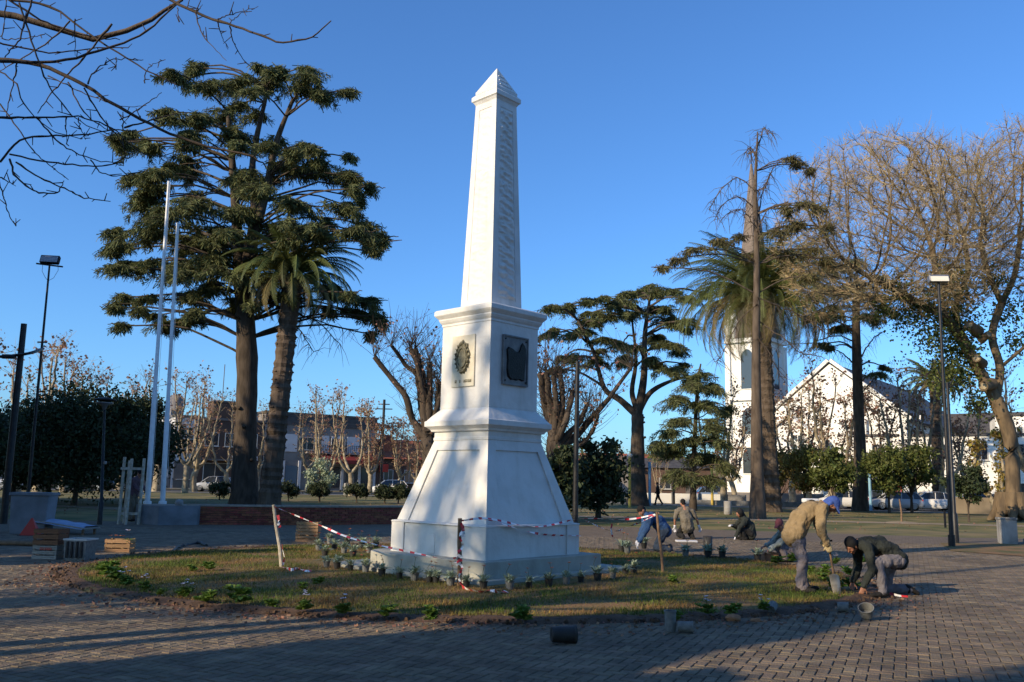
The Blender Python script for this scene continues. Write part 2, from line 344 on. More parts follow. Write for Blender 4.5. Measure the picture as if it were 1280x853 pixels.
# far paving (pieces below the size one can pick apart): ring of paving sheet
m = mat('far_paving', (.20, .18, .155), (.15, .135, .12), 1.3, .85, .3, 30)
nb = m.node_tree; bt = nb.nodes.new('ShaderNodeTexBrick'); tc = nb.nodes.new('ShaderNodeTexCoord'); mp = nb.nodes.new('ShaderNodeMapping'); mp.inputs['Rotation'].default_value = (0, 0, R(24.6)); nb.links.new(tc.outputs['Object'], mp.inputs[0]); nb.links.new(mp.outputs[0], bt.inputs['Vector'])
bt.inputs['Scale'].default_value = 1; bt.inputs['Brick Width'].default_value = .21; bt.inputs['Row Height'].default_value = .105; bt.inputs['Mortar Size'].default_value = .006; bt.inputs['Color1'].default_value = (.18, .135, .09, 1); bt.inputs['Color2'].default_value = (.12, .092, .062, 1); bt.inputs['Mortar'].default_value = (.06, .05, .04, 1)
nb.links.new(bt.outputs[0], nb.nodes['Principled BSDF'].inputs['Base Color'])
def zone(pts, name, z, mt): return sheet(name, pts, z, mt)
zone([(-60, 23.45), (-13.9, 23.45), (-13.9, 26.95), (14, 26.95), (14, 23.45), (60, 23.45), (60, 34), (26, 32), (16, 31), (4, 33.6), (-3, 33), (-10.4, 29.9), (-22, 30.4), (-60, 33.2)], 'far_pavement', .004, m)
zone([(-60, -25), (60, -25), (60, 4.0), (-60, 4.0)], 'far_pavement', .004, m)
zone([(6.0, 4.004), (60, 4.004), (60, 23.45), (18.4, 23.45)], 'far_pavement', .004, m)
zone([(-60, 4.004), (-6.0, 4.004), (-18.4, 23.45), (-60, 23.45)], 'far_pavement', .004, m)
# lawn island
N = 90
ring = lambda k, dx=0, wob=.0, seed=0: [(ICX + dx + IRX * k * (1 + wob * noise.noise((math.cos(a) * 2.2 + seed, math.sin(a) * 2.2, 0))) * math.cos(a), ICY + IRY * k * (1 + wob * noise.noise((math.cos(a) * 2.2 + seed, math.sin(a) * 2.2, 0))) * math.sin(a)) for a in np.linspace(0, 2 * math.pi, N, endpoint=False)]
b = MB(); rings = [(1.005, .004), (.995, .022), (.98, .04), (.8, .05), (.55, .06), (.3, .06), (.02, .06)]
V = [];
for k, z in rings:
    for (x, y) in ring(k, 0, .03 if k > .9 else 0, 1): V.append((x, y, z + .012 * noise.noise((x * 1.3, y * 1.3, 0))))
F = [[k * N + i, k * N + (i + 1) % N, (k + 1) * N + (i + 1) % N, (k + 1) * N + i] for k in range(len(rings) - 1) for i in range(N)]
b.add(V, F, 0, True); lawn = b.build('lawn_island', M['turf']); lawn['kind'] = 'structure'
# raised strip of bare soil round its edge
b = MB(); V = []; ks = [(1.022, .004), (1.008, .03), (.99, .055), (.972, .056), (.955, .046)]
N2 = 260
for k, z in ks:
    for a in np.linspace(0, 2 * math.pi, N2, endpoint=False):
        wv = 1 + .012 * noise.noise((math.cos(a) * 6, math.sin(a) * 6, k * 3)); x = ICX + IRX * k * wv * math.cos(a); y = ICY + IRY * k * wv * math.sin(a)
        V.append((x, y, z + .03 * noise.noise((x * 4, y * 4, 1)) * (1 if 1 > k else .3)))
F = [[k * N2 + i, k * N2 + (i + 1) % N2, (k + 1) * N2 + (i + 1) % N2, (k + 1) * N2 + i] for k in range(len(ks) - 1) for i in range(N2)]
b.add(V, F, 0, True); o = b.build('flower_bed_soil', M['soil']); o['kind'] = 'structure'
# clods on the soil
b = MB(); rg = np.random.default_rng(5); n = 1500
a = rg.uniform(0, 2 * math.pi, n); k = rg.normal(.995, .018, n)
ctr = np.stack([ICX + IRX * k * np.cos(a), ICY + IRY * k * np.sin(a), np.full(n, .05)], 1)
for c_ in ctr: b.box(c_ + [0, 0, -.01], np.array([1, 1, .7]) * rg.uniform(.015, .055), rg.uniform(0, 3), taper=.6, rx=rg.uniform(-.5, .5))
o = tag(b.build('soil_clods', M['soil']), 'loose clods of dark soil round the rim of the lawn island', 'soil', kind='stuff')
# grass
rg = np.random.default_rng(11); n = 150000
a = rg.uniform(0, 2 * math.pi, n); rr = np.sqrt(rg.uniform(0, 1, n)) * .975; x = ICX + IRX * rr * np.cos(a); y = ICY + IRY * rr * np.sin(a)
c0 = np.array([-.40, 15.75]); th0 = R(46.7)
rd = np.array([math.cos(th0), math.sin(th0)]); ld = np.array([-math.sin(th0), math.cos(th0)])
lx = (x - c0[0]) * rd[0] + (y - c0[1]) * rd[1]; ly = (x - c0[0]) * ld[0] + (y - c0[1]) * ld[1]
bare = np.array([noise.noise((q * .8, w_ * .8, 4)) for q, w_ in zip(x, y)])
keep = (np.maximum(abs(lx), abs(ly)) > 1.75) & (bare + rg.normal(0, .18, n) > -.25) & ~((y > 20.5) & (rg.uniform(0, 1, n) < .6))
x, y = x[keep], y[keep]; n = len(x)
h = (.014 + .05 * rg.uniform(0, 1, n) ** 2.2) * (1 + .6 * np.clip(bare[keep], -1, 1)); yaw = rg.uniform(0, math.pi, n); ln = rg.normal(0, .55, (n, 2)) * h[:, None]; wd = rg.uniform(.0035, .008, n)
z0 = .045 + 0 * x
p1 = np.stack([x - np.cos(yaw) * wd, y - np.sin(yaw) * wd, z0], 1); p2 = np.stack([x + np.cos(yaw) * wd, y + np.sin(yaw) * wd, z0], 1); p3 = np.stack([x + ln[:, 0], y + ln[:, 1], z0 + h + .012], 1)
b = MB(); b.add(np.stack([p1, p2, p3], 1).reshape(-1, 3), np.arange(3 * n).reshape(n, 3)); tag(b.build('grass', M['grass']), 'short dry grass of the round lawn island about the monument', 'grass', kind='stuff')
# park paths, street, sidewalks
def strip(name, pts, wdt, z, mt):
    pts = np.array(pts, float); t = np.gradient(pts, axis=0); t /= np.linalg.norm(t, axis=1)[:, None]; nn = np.stack([-t[:, 1], t[:, 0]], 1)
    A = pts + nn * wdt / 2; B = pts - nn * wdt / 2; n = len(pts); b = MB()
    b.add(np.vstack([np.c_[A, np.full(n, z)], np.c_[B, np.full(n, z)]]), [[n + i, n + i + 1, i + 1, i] for i in range(n - 1)]); o = b.build(name, mt); o['kind'] = 'structure'; return o
strip('dirt_path', [(-8, 41.5), (4, 43), (14, 43.5), (24, 42.5), (45, 40), (70, 38)], 1.8, .0, M['path'])
strip('park_path', [(-60, 45), (-40, 46), (-20, 42), (-14, 38.5)], 2.0, .0, M['path'])
strip('back_sidewalk', [(-75, 72), (-45, 77), (-15, 83), (0, 78), (14, 70), (40, 62), (80, 56)], 3.2, .004, M['side'])
strip('street', [(-95, 74), (-60, 80), (-12, 93.5), (0, 89), (16, 78), (40, 69), (90, 60)], 9, -.004, M['asphalt'])
strip('far_sidewalk', [(-95, 80), (-60, 86), (-12, 101), (4, 97), (20, 85), (42, 76), (90, 67)], 3.0, .1, M['side'])

# ------------------------------------------------------------------ monument
mon = empty('obelisk_monument', (c0[0], c0[1], 0), th0, 'tall white obelisk on a flared pedestal with two plaques, in mid lawn', 'monument')
def corners(hs, z): return [np.array([-hs, -hs, z]), np.array([hs, -hs, z]), np.array([hs, hs, z]), np.array([-hs, hs, z])]
def frus(b, secs, cap=True):
    for (h0, z0_), (h1, z1_) in zip(secs, secs[1:]):
        A = corners(h0, z0_); B_ = corners(h1, z1_)
        for i in range(4): b.add([A[i], A[(i + 1) % 4], B_[(i + 1) % 4], B_[i]], [[0, 1, 2, 3]])
    if cap:
        b.add(corners(*secs[-1]), [[0, 1, 2, 3]]); b.add(corners(*secs[0]), [[3, 2, 1, 0]])
def panel(b, q, mg, dp):
    """q: 4 corners ccw of a face (bl,br,tr,tl); recessed panel with margins mg=(l,r,b,t) as fractions"""
    q = [np.array(p, float) for p in q]; nrm = np.cross(q[1] - q[0], q[3] - q[0]); nrm /= np.linalg.norm(nrm)
    def at(s, t): return (q[0] * (1 - s) + q[1] * s) * (1 - t) + (q[3] * (1 - s) + q[2] * s) * t
    l, r_, bo, to = mg; inn = [at(l, bo), at(1 - r_, bo), at(1 - r_, 1 - to), at(l, 1 - to)]; dpv = [p - nrm * dp for p in inn]
    for i in range(4):
        j = (i + 1) % 4
        b.add([q[i], q[j], inn[j], inn[i]], [[0, 1, 2, 3]]); b.add([inn[i], inn[j], dpv[j], dpv[i]], [[0, 1, 2, 3]])
    b.add(dpv, [[0, 1, 2, 3]])
    return dpv, nrm
def panelblock(b, h0, z0_, h1, z1_, mg, dp):
    A = corners(h0, z0_); B_ = corners(h1, z1_); out = []
    for i in range(4): out.append(panel(b, [A[i], A[(i + 1) % 4], B_[(i + 1) % 4], B_[i]], mg, dp))
    return out
# stepped plinth (front corner fixed, deeper towards the back)
def ringpoly(h, dx, dy, rnd, ext=0):
    """square turned with the monument; left corner rounded out"""
    pts = [(-h, -h), (h, -h), (h, h)]
    cx_, cy_ = -h + rnd, h - rnd
    pts += [(cx_ + (rnd + ext) * math.cos(t), cy_ + (rnd + ext * .4) * math.sin(t)) for t in np.linspace(math.pi / 2, math.pi, 9)]
    return [(p[0] + dx, p[1] + dy) for p in pts]
b = MB(); b.poly(ringpoly(1.95, .41, .41, .5, .12), -.05, .125, top=True); o = b.build('lower_step', M['plinth'], mon); bevel(o, .012, 2)
b = MB(); b.poly(ringpoly(1.48, .12, .12, .55, .22), .127, .385, top=True); o = b.build('plinth', M['plinth'], mon); bevel(o, .018, 2)
b = MB()
panelblock(b, 1.14, .385, 1.14, .875, (.14, .14, 0.0, 0.0), .025)
frus(b, [(1.14, .875), (1.15, .885), (1.14, .905), (1.075, .915)], cap=False)
o = b.build('base_block', M['white'], mon)
b = MB(); panelblock(b, 1.075, .915, .66, 2.27, (.13, .13, .0, .12), .03); o = b.build('flared_pedestal', M['white'], mon)
# small hatch outlines on the lit face
b = MB(); b.box((-1.118, .15, .56), (.012, .20, .30)); bevel(b.build('inspection_hatch', M['white'], mon), .004, 1)
b = MB()
frus(b, [(.66, 2.27), (.672, 2.275), (.672, 2.32), (.66, 2.325), (.66, 2.42), (.70, 2.425), (.715, 2.46), (.765, 2.50), (.79, 2.515), (.79, 2.60), (.765, 2.615), (.70, 2.70), (.60, 2.81), (.60, 2.83)]); o = b.build('middle_cornice', M['white'], mon); bevel(o, .006, 2)
b = MB(); frus(b, [(.60, 2.83), (.60, 4.33)]); frus(b, [(.612, 4.29), (.612, 4.33), (.635, 4.36), (.655, 4.40), (.655, 4.42), (.70, 4.47), (.715, 4.49), (.715, 4.56), (.69, 4.585), (.60, 4.605), (.40, 4.62)]); o = b.build('upper_block', M['white'], mon); bevel(o, .006, 2)
b = MB(); frus(b, [(.40, 4.62), (.40, 4.66)]); sh = panelblock(b, .385, 4.66, .268, 8.50, (.2, .2, .03, .03), .012); frus(b, [(.268, 8.50), (.27, 8.51), (.30, 8.56), (.325, 8.58), (.325, 8.66), (.27, 8.72)]); o = b.build('shaft', M['white'], mon)
b = MB(); frus(b, [(.275, 8.72), (.275, 8.77), (.262, 8.79), (.006, 9.27)]); b.build('pyramidion', M['white'], mon)
# carved relief on every face of the shaft (foliage and cord carving)
def relief(q, nrm, name, depth, parent, seed):
    nu, nv = 16, 220; bl, br, tr, tl = [np.array(p) for p in q]; V = []
    for j in range(nv):
        t = j / (nv - 1); brk = abs(((t * 3.02) % 1) - .5) > .485
        for i in range(nu):
            s = i / (nu - 1); e = min(1, s / .1, (1 - s) / .1, (t / .004), (1 - t) / .004)
            x_, y_ = s * 3.2, t * 34
            hgt = .5 + .5 * math.sin(y_ * 4.4 + 3 * noise.noise((x_ * 1.1, y_ * .9, seed)) + x_ * 2.0) + .8 * noise.noise((x_ * 2.3, y_ * 2.6, seed + 5))
            hgt = max(0, hgt) * max(0, e) * (0 if brk else 1)
            V.append(((bl * (1 - s) + br * s) * (1 - t) + (tl * (1 - s) + tr * s) * t) + nrm * (.004 + depth * hgt))
    b = MB(); b.add(V, [[j * nu + i, j * nu + i + 1, (j + 1) * nu + i + 1, (j + 1) * nu + i] for j in range(nv - 1) for i in range(nu - 1)], 0, True)
    b.build(name, M['white'], parent)
for i, (q, nn_) in enumerate(sh): relief(q, nn_, 'carved_relief', .034 if i == 0 else .008, mon, i * 10)
for j_ in range(3):                                     # ridges on the shaded face of the cap
    b = MB(); z_ = 8.84 + j_ * .11; hh = .262 - (z_ - 8.79) / .48 * .256; b.box((0, -hh - .002, z_), (hh * 1.3, .02, .018)); b.build('cap_moulding', M['white'], mon)
# plaques: face 3 is the lit one (-x), face 0 the shaded one (-y)
fp = empty('shield_plaque', (-.60, .03, 3.64)); fp.parent = mon; fp.rotation_euler = (0, 0, -math.pi / 2)      # local x along the face, -y outwards
b = MB(); b.box((0, -.012, 0), (.56, .03, .90)); bevel(b.build('stone_plate', M['plaque'], fp), .006, 1)
def outline(prof, th, name, m, parent, y0, sm=False):
    b = MB(); n = len(prof); V = [(p[0], y0, p[1]) for p in prof] + [(p[0] * .93, y0 - th, p[1] * .94) for p in prof]
    b.add(V, [[i, (i + 1) % n, n + (i + 1) % n, n + i] for i in range(n)]); b.ng = [([n + i for i in range(n)], 0)]
    return b.build(name, m, parent)
prof = []
for t in np.linspace(0, 2 * math.pi, 64, endpoint=False):
    k = 1 + .07 * math.cos(9 * t) + .03 * math.cos(17 * t); x_, z_ = .175 * math.sin(t) * k, .285 * math.cos(t) * k
    if z_ < -.1: x_ *= 1 - (abs(z_) - .1) * .9
    prof.append((x_, z_ + .06))
outline([(x, z - .06) for x, z in prof], .03, 'crest_backing', M['bronze'], fp, -.027).location = (0, 0, .06)
b = MB(); b.tube([(.11 * math.sin(t), -.066, .05 + .17 * math.cos(t)) for t in np.linspace(0, 2 * math.pi, 25)], .014, 6); b.lathe([(.001, .03), (.03, .02), (.045, -.01), (.02, -.03)], (0, -.06, .31), 8); b.build('crest_ring', M['bronze'], fp)
b = MB()
for k in range(18):
    t = k / 18 * 2 * math.pi; b.tube([(.145 * math.sin(t), -.06, .05 + .23 * math.cos(t)), (.16 * math.sin(t + .12), -.075, .05 + .255 * math.cos(t + .12)), (.135 * math.sin(t + .25), -.062, .05 + .225 * math.cos(t + .25))], [.012, .02, .008], 6)
b.build('crest_scrolls', M['bronze'], fp)
b = MB()
for (x0, wd_) in ((-.19, .05), (-.08, .035), (.03, .03), (.065, .03), (.10, .028), (.135, .03), (.17, .028), (.2, .02)): b.box((x0 + wd_ / 2, -.031, -.355), (wd_ * .75, .006, .05)); b.box((x0 + wd_ / 2, -.0315, -.345), (wd_ * .3, .007, .012), mi=1)
b.build('inscription', [M['bronze'], M['plaque']], fp)
sp = empty('dark_plaque', (0.0, -.60, 3.66)); sp.parent = mon
b = MB()
for c_, d_ in (((-.305, -.02, 0), (.03, .045, .86)), ((.305, -.02, 0), (.03, .045, .86)), ((0, -.02, .415), (.58, .045, .03)), ((0, -.02, -.415), (.58, .045, .03))): b.box(c_, d_)
bevel(b.build('plaque_frame', M['greystone'], sp), .005, 1)
boxo('plaque_plate', (0, -.012, 0), (.58, .026, .80), M['greystone'], sp)
sil = [(-.21, .16), (-.17, .20), (-.10, .19), (-.03, .15), (.05, .14), (.09, .19), (.11, .26), (.15, .30), (.19, .27), (.215, .22), (.22, .05), (.20, -.12), (.19, -.30), (.14, -.31), (.08, -.29), (.02, -.31), (-.05, -.30), (-.11, -.31), (-.18, -.26), (-.20, -.15), (-.19, 0)]
outline([(x * 1.14, z * 1.12) for x, z in sil], .03, 'bronze_relief', M['darkbronze'], sp, -.024)
b = MB()
for c_ in ((-.26, .36), (.26, .36), (-.26, -.36), (.26, -.36)): b.tube([(c_[0], -.02, c_[1]), (c_[0], -.04, c_[1])], .015, 8)
b.build('fixing_bolts', M['darkbronze'], sp)

for ch_ in mon.children:                       # everything above the plinth
    if ch_.name.split('.')[0] not in ('lower_step', 'plinth'):
        ch_.scale = (1.037, 1.037, 1.032); ch_.location = (ch_.location.x * 1.037, ch_.location.y * 1.037, ch_.location.z * 1.032 - .385 * .032)

# ------------------------------------------------------------------ trees
def curve(pts, n=8, wob=0.0, rng=RNG):
    """smooth polyline through control points"""
    pts = np.array(pts, float); k = len(pts)
    if k < 3: q = np.linspace(0, 1, n)[:, None]; out = pts[0] * (1 - q) + pts[-1] * q
    else:
        out = []; ext = np.vstack([2 * pts[0] - pts[1], pts, 2 * pts[-1] - pts[-2]]); m_ = max(2, n // (k - 1))
        for i in range(1, k):
            p0, p1, p2, p3 = ext[i - 1], ext[i], ext[i + 1], ext[i + 2]
            for t in np.linspace(0, 1, m_, endpoint=False): out.append(.5 * ((2 * p1) + (-p0 + p2) * t + (2 * p0 - 5 * p1 + 4 * p2 - p3) * t * t + (-p0 + 3 * p1 - 3 * p2 + p3) * t ** 3))
        out.append(pts[-1]); out = np.array(out)
    if wob: out[1:-1] += rng.normal(0, wob, (len(out) - 2, 3))
    return out
def trunk_mb(b, pts, r0, r1, sides=12, flare=1.5, n=16, rng=RNG, knots=0):
    c = curve(pts, n); t = np.linspace(0, 1, len(c)); r = r0 + (r1 - r0) * t; r = r * (1 + (flare - 1) * np.exp(-t * len(c) * .6)) * (1 + rng.normal(0, .03, len(c)))
    b.tube(c, r, sides)
    for k in range(knots):
        i = rng.integers(2, len(c) - 1); a = rng.uniform(0, 6.28); d = np.array([math.cos(a), math.sin(a), .3])
        b.tube([c[i], c[i] + d * r[i] * 1.25], [r[i] * .3, r[i] * .16], 6)
    return c, r
def shoots(b, p, n, ln, r, rng, spread=.5, up=1.0, seg=4, sub=0):
    """thin upright shoots from a point; returns tips"""
    tips = []
    for _ in range(n):
        d = rng.normal(0, spread, 3); d[2] = up * rng.uniform(.6, 1.2); d /= np.linalg.norm(d); L_ = ln * rng.uniform(.5, 1.2)
        pts = [np.array(p)]
        for s in range(seg):
            d = d + rng.normal(0, .10, 3) + [0, 0, .05]; d /= np.linalg.norm(d); pts.append(pts[-1] + d * L_ / seg)
        b.tube(pts, np.linspace(r, r * .35, seg + 1), 3, cap=False, smooth=False); tips += pts[2:]
        for _s in range(sub):
            i = rng.integers(1, seg); tips += shoots(b, pts[i], 1, L_ * .45, r * .6, rng, .9, .6, 2, 0)
    return tips
def needles_pad(b, ctr, rad, thick, dens, rng, size=.16, bw=None, outw=None):
    """a layered pad: side branches fan out from its centre and carry hanging sprays of needles"""
    nb = int(5 + rad * 4); out = []; C_, D_, S_ = [], [], []
    for k in range(nb):
        a = rng.uniform(0, 6.28); L_ = rad * rng.uniform(.45, 1.15); rise = rng.normal(.10, .12); n = max(4, int(L_ * 5.5)); t = np.linspace(.08, 1, n)
        bend = rng.normal(0, .35); aa = a + bend * t; x = np.cos(aa) * L_ * t; y = np.sin(aa) * L_ * t; z = thick * .5 * rng.normal() * .6 + L_ * (rise * t - (rise + .16 + rng.uniform(0, .14)) * t ** 2.6)
        if outw is not None: z = z - .22 * (x * outw[0] + y * outw[1])
        pts = np.stack([x, y, z], 1)
        if bw is not None: bw.tube(np.vstack([[0, 0, 0], pts]) + ctr, np.linspace(.03, .008, n + 1), 3, cap=False)
        out += list(pts[::3] + ctr)
        for q in range(n):
            m_ = int(dens * .38 * rng.uniform(.5, 1.6)); side = np.array([-math.sin(aa[q]), math.cos(aa[q]), 0]); fw = np.array([math.cos(aa[q]), math.sin(aa[q]), 0])
            s_ = rng.normal(0, 1, m_); off = side * (s_ * .20)[:, None] * (1.1 - .6 * t[q]) + fw * rng.normal(0, .09, m_)[:, None]; hang = rng.uniform(0, 1, m_) ** 1.7
            off[:, 2] -= hang * (.14 + thick * .75) - .03
            d = side * np.sign(s_)[:, None] * .7 + fw * .55 + rng.normal(0, .28, (m_, 3)); d[:, 2] -= .15 + 1.5 * hang
            C_.append(pts[q] + off); D_.append(d); S_.append(size * rng.uniform(.45, 1.4, m_))
    C_ = np.vstack(C_); D_ = np.vstack(D_); S_ = np.concatenate(S_)[:, None]; D_ /= np.linalg.norm(D_, axis=1)[:, None]
    bb = np.cross(D_, rdir(len(C_), rng)); bb /= np.linalg.norm(bb, axis=1)[:, None]
    V, F = quads(C_ + ctr, D_ * S_, bb * S_ * .105); b.add(V, F)
    return out
def pad_conifer(name, base, trunks, pads, Y, label, group=None, dens=46, seed=1, bark='barkdark', leaf='needle', yr=.8, extra=None, size=.15, bare=(), brr=.09, cat='tree', fill=0):
    rng = np.random.default_rng(seed); root = empty(name, (0, 0, 0), 0, label, cat, group)
    b = MB(); allc = []
    for (pts, r0, r1, fl) in trunks:
        c, r = trunk_mb(b, pts, r0, r1, flare=fl, rng=rng, knots=7 if fl > 1 else 2); allc.append(c)
    cc = np.vstack(allc)
    fol = MB(); ppm = FPX / Y; bw = MB()
    if fill: pads = list(pads) + [(u + rng.normal(0, fill), v + rng.normal(0, fill * .9), hw * rng.uniform(.35, .8), hh * .8) for (u, v, hw, hh) in pads for _ in range(2 if fill > 10 else 1)]
    cz = np.array([P(p[0], p[1], Y)[2] for p in pads]); cxm = np.mean([P(p[0], p[1], Y)[0] for p in pads])
    for (u, v, hw, hh) in pads:
        yoff = rng.uniform(-1, 1) * yr
        p = P(u, v, Y + yoff); rad = hw / ppm * 1.12; th = hh / ppm * .85
        k = np.argmin(np.abs(cc[:, 2] - (p[2] - .35 * abs(p[0] - cc[:, 0]) * .5)) + np.linalg.norm(cc[:, :2] - p[:2], axis=1) * .3)
        a = cc[k]
        mid = (a + p) / 2 + [0, 0, .10 * np.linalg.norm(p - a)]
        tip = p + (p - a) * .12 * np.array([1, 1, 0])
        br = curve([a, mid, p, tip], 12, .03, rng); bw.tube(br, np.linspace(brr * (.6 + .1 * np.linalg.norm(p - a)), .02, len(br)), 5)
        cl = needles_pad(fol, p, rad, th, dens, rng, size, bw, (p - a)[:2] / (np.linalg.norm((p - a)[:2]) + .5))
    for pl_ in bare:
        pts = [P(u, v, Y + rng.uniform(-.4, .4)) for u, v in pl_]; c = curve(pts, 12, .03, rng); bw.tube(c, np.linspace(brr * .8, .02, len(c)), 5)
        for k in range(len(c)):
            for _ in range(3):
                d = rng.normal(0, .5, 3); d[2] -= .35; bw.tube([c[k], c[k] + d * .5, c[k] + d * .9 + [0, 0, -.25]], [.018, .012, .006], 3, cap=False)
    for blk in trunks: pass
    link('trunk', b.mesh('trunk', M[bark]), root); link('branches', bw.mesh('branches', M[bark]), root)
    fo = link('crown', fol.mesh('crown', M[leaf]), root)
    # re-home every mesh so that the empty sits at the base
    root.location = tuple(base)
    for ch in root.children: ch.location = (-base[0], -base[1], -base[2])
    return root
def rehome(root, base):
    root.location = tuple(base)
    for ch in root.children: ch.location = tuple(np.array(ch.location) - np.array(base))

# --- big cedar, left
Yc = 46; ground = lambda p: np.array([p[0], p[1], 0.])
bs = ground(P(306, 632, Yc))
q = lambda u, v, Y=Yc: P(u, v, Y)
pads = [(225,100,24,10),(262,106,26,11),(300,104,26,11),(335,98,24,12),(350,88,9,9),(375,112,30,11),(408,116,22,10),(285,145,30,14),(250,150,18,9),(215,150,20,8),(180,182,30,9),(150,178,14,7),(240,172,24,9),(300,170,30,12),(345,180,26,10),(375,190,22,9),
(165,222,16,8),(195,215,28,10),(240,212,30,12),(300,220,30,11),(360,212,30,11),(405,214,26,10),(440,222,28,11),(466,234,10,14),(330,235,30,10),(185,250,30,10),(240,258,35,12),(295,262,34,12),(365,255,34,11),(425,258,28,11),(460,282,24,12),(400,285,26,9),(345,290,24,10),
(150,292,24,9),(190,288,32,10),(240,298,38,12),(295,305,34,12),(150,335,22,8),(180,330,28,9),(225,338,36,12),(280,340,34,11),(155,372,20,8),(185,375,20,7),(240,370,30,10),(295,378,26,9),(200,405,22,8),(232,398,20,8),(212,270,34,10),(262,320,34,10),
(418,368,26,8),(455,378,24,8),(437,388,16,7),(475,402,12,12),(340,365,22,8),(452,290,24,10),(478,296,10,9),(330,325,22,9)]
pad_conifer('cedar_tree', bs, [([bs, q(306, 560), q(309, 470), q(306, 385), q(300, 345)], .66, .45, 1.35), ([q(300, 350), q(296, 280), q(290, 200), q(285, 140)], .36, .12, 1), ([q(304, 350), q(318, 270), q(316, 200), q(335, 110)], .33, .10, 1), ([q(304, 345), q(330, 250), q(345, 180), q(366, 125)], .30, .10, 1)],
 pads, Yc, 'huge spreading cedar with drooping dark layers, behind the white flagpoles', dens=62, seed=3, yr=3.4, size=.155, fill=13, brr=.058,
 bare=[[(320, 372), (360, 388), (400, 405), (425, 430)], [(330, 376), (380, 395), (420, 408), (448, 412)], [(345, 384), (372, 410), (392, 440)]])

# --- date palms
def frond_mesh(L_, droop, lw, seed, m):
    rng = np.random.default_rng(seed); b = MB(); n = 16; t = np.linspace(0, 1, n)
    ang = R(55) - t ** 1.1 * droop; ds = L_ / n; x = np.cumsum(np.cos(ang)) * ds; z = np.cumsum(np.sin(ang)) * ds; pts = np.stack([x, 0 * x, z], 1)
    b.tube(pts, np.linspace(.05, .012, n), 4)
    m_ = 46
    for side in (-1, 1):
        tt = np.linspace(.1, 1, m_); px = np.interp(tt, t, x); pz = np.interp(tt, t, z); a_ = np.interp(tt, t, ang); ll = lw * np.sin(np.clip(tt * 1.05, 0, 1) * math.pi * .80 + .35) * rng.uniform(.85, 1.1, m_)
        fx = np.cos(a_) * .55; fz = np.sin(a_) * .55
        d = np.stack([fx, np.full(m_, side * .72), fz - .35 - .25 * rng.uniform(0, 1, m_)], 1); d /= np.linalg.norm(d, axis=1)[:, None]
        p0 = np.stack([px, 0 * px, pz], 1); wv = np.stack([np.cos(a_), 0 * a_, np.sin(a_)], 1) * .032
        V = np.stack([p0 - wv, p0 + wv, p0 + d * ll[:, None] + wv * .3, p0 + d * ll[:, None] - wv * .3], 1).reshape(-1, 3); b.add(V, np.arange(m_ * 4).reshape(m_, 4))
    return b.mesh('frond', m)
def palm(name, label, base, top, r, nf, L_, seed, lean=0, old=.3):
    rng = np.random.default_rng(seed); root = empty(name, base, 0, label, 'palm tree', 'date palms of the square')
    H = top[2] - base[2]; b = MB(); n = 60; t = np.linspace(0, 1, n); c = np.stack([(top[0] - base[0]) * t, (top[1] - base[1]) * t, H * t], 1)
    rr = r * (1 + .35 * np.exp(-t * 14)) * (1 + .06 * np.sign(np.sin(t * 200))) * (1 + .04 * rng.normal(size=n)); rr[-6:] *= np.linspace(1, 1.5, 6); b.tube(c, rr, 12, smooth=False)
    # leaf-base scars
    for k in range(260):
        tt = rng.uniform(.05, 1); a = rng.uniform(0, 6.28); i = int(tt * (n - 1)); p = c[i] + np.array([math.cos(a), math.sin(a), 0]) * rr[i] * .96; b.box(p, (.12, .12, .07), a, taper=.5)
    link('trunk', b.mesh('trunk', M['bark']), root)
    hd = c[-1]
    ms = [frond_mesh(L_ * k_, R(d_), L_ * .115, seed + i, M['frond']) for i, (k_, d_) in enumerate(((1, 95), (1.05, 125), (.95, 150), (.9, 60)))]
    mo = [frond_mesh(L_ * .92, R(d_), L_ * .10, seed + 9 + i, M['frondold']) for i, d_ in enumerate((135, 160))]
    for k in range(nf):
        a = k * 2.39996 + rng.uniform(-.15, .15); e = (k / nf); me = (ms[3] if e < .18 else ms[0] if e < .42 else ms[1] if e < .72 else ms[2])
        if e > 1 - old and rng.uniform() < .75: me = mo[rng.integers(0, 2)]
        tilt = R(22) - e * R(62) + rng.normal(0, .05)
        o = link('frond', me, root, hd + np.array([math.cos(a) * .25, math.sin(a) * .25, .1 - .5 * e]), None)
        o.rotation_euler = (rng.normal(0, .12), -tilt, a)
    return root
bp = ground(P(336, 632, 44.6)); tp = P(366, 345, 44.6)
palm('palm_tree', 'date palm with a thick dark trunk leaning beside the big cedar', bp, tp, .50, 90, 4.0, 21, old=.12)
bp = ground(P(966, 640, 57)); tp = P(952, 375, 57)
palm('palm_tree', 'wide date palm with brown hanging fronds in front of the church tower', bp, tp, .50, 170, 7.0, 31, old=.28)
bp = ground(P(1172, 620, 76)); palm('palm_tree', 'small date palm half hidden behind the two black lamp poles', bp, P(1168, 478, 76), .42, 50, 3.4, 41, old=.5)

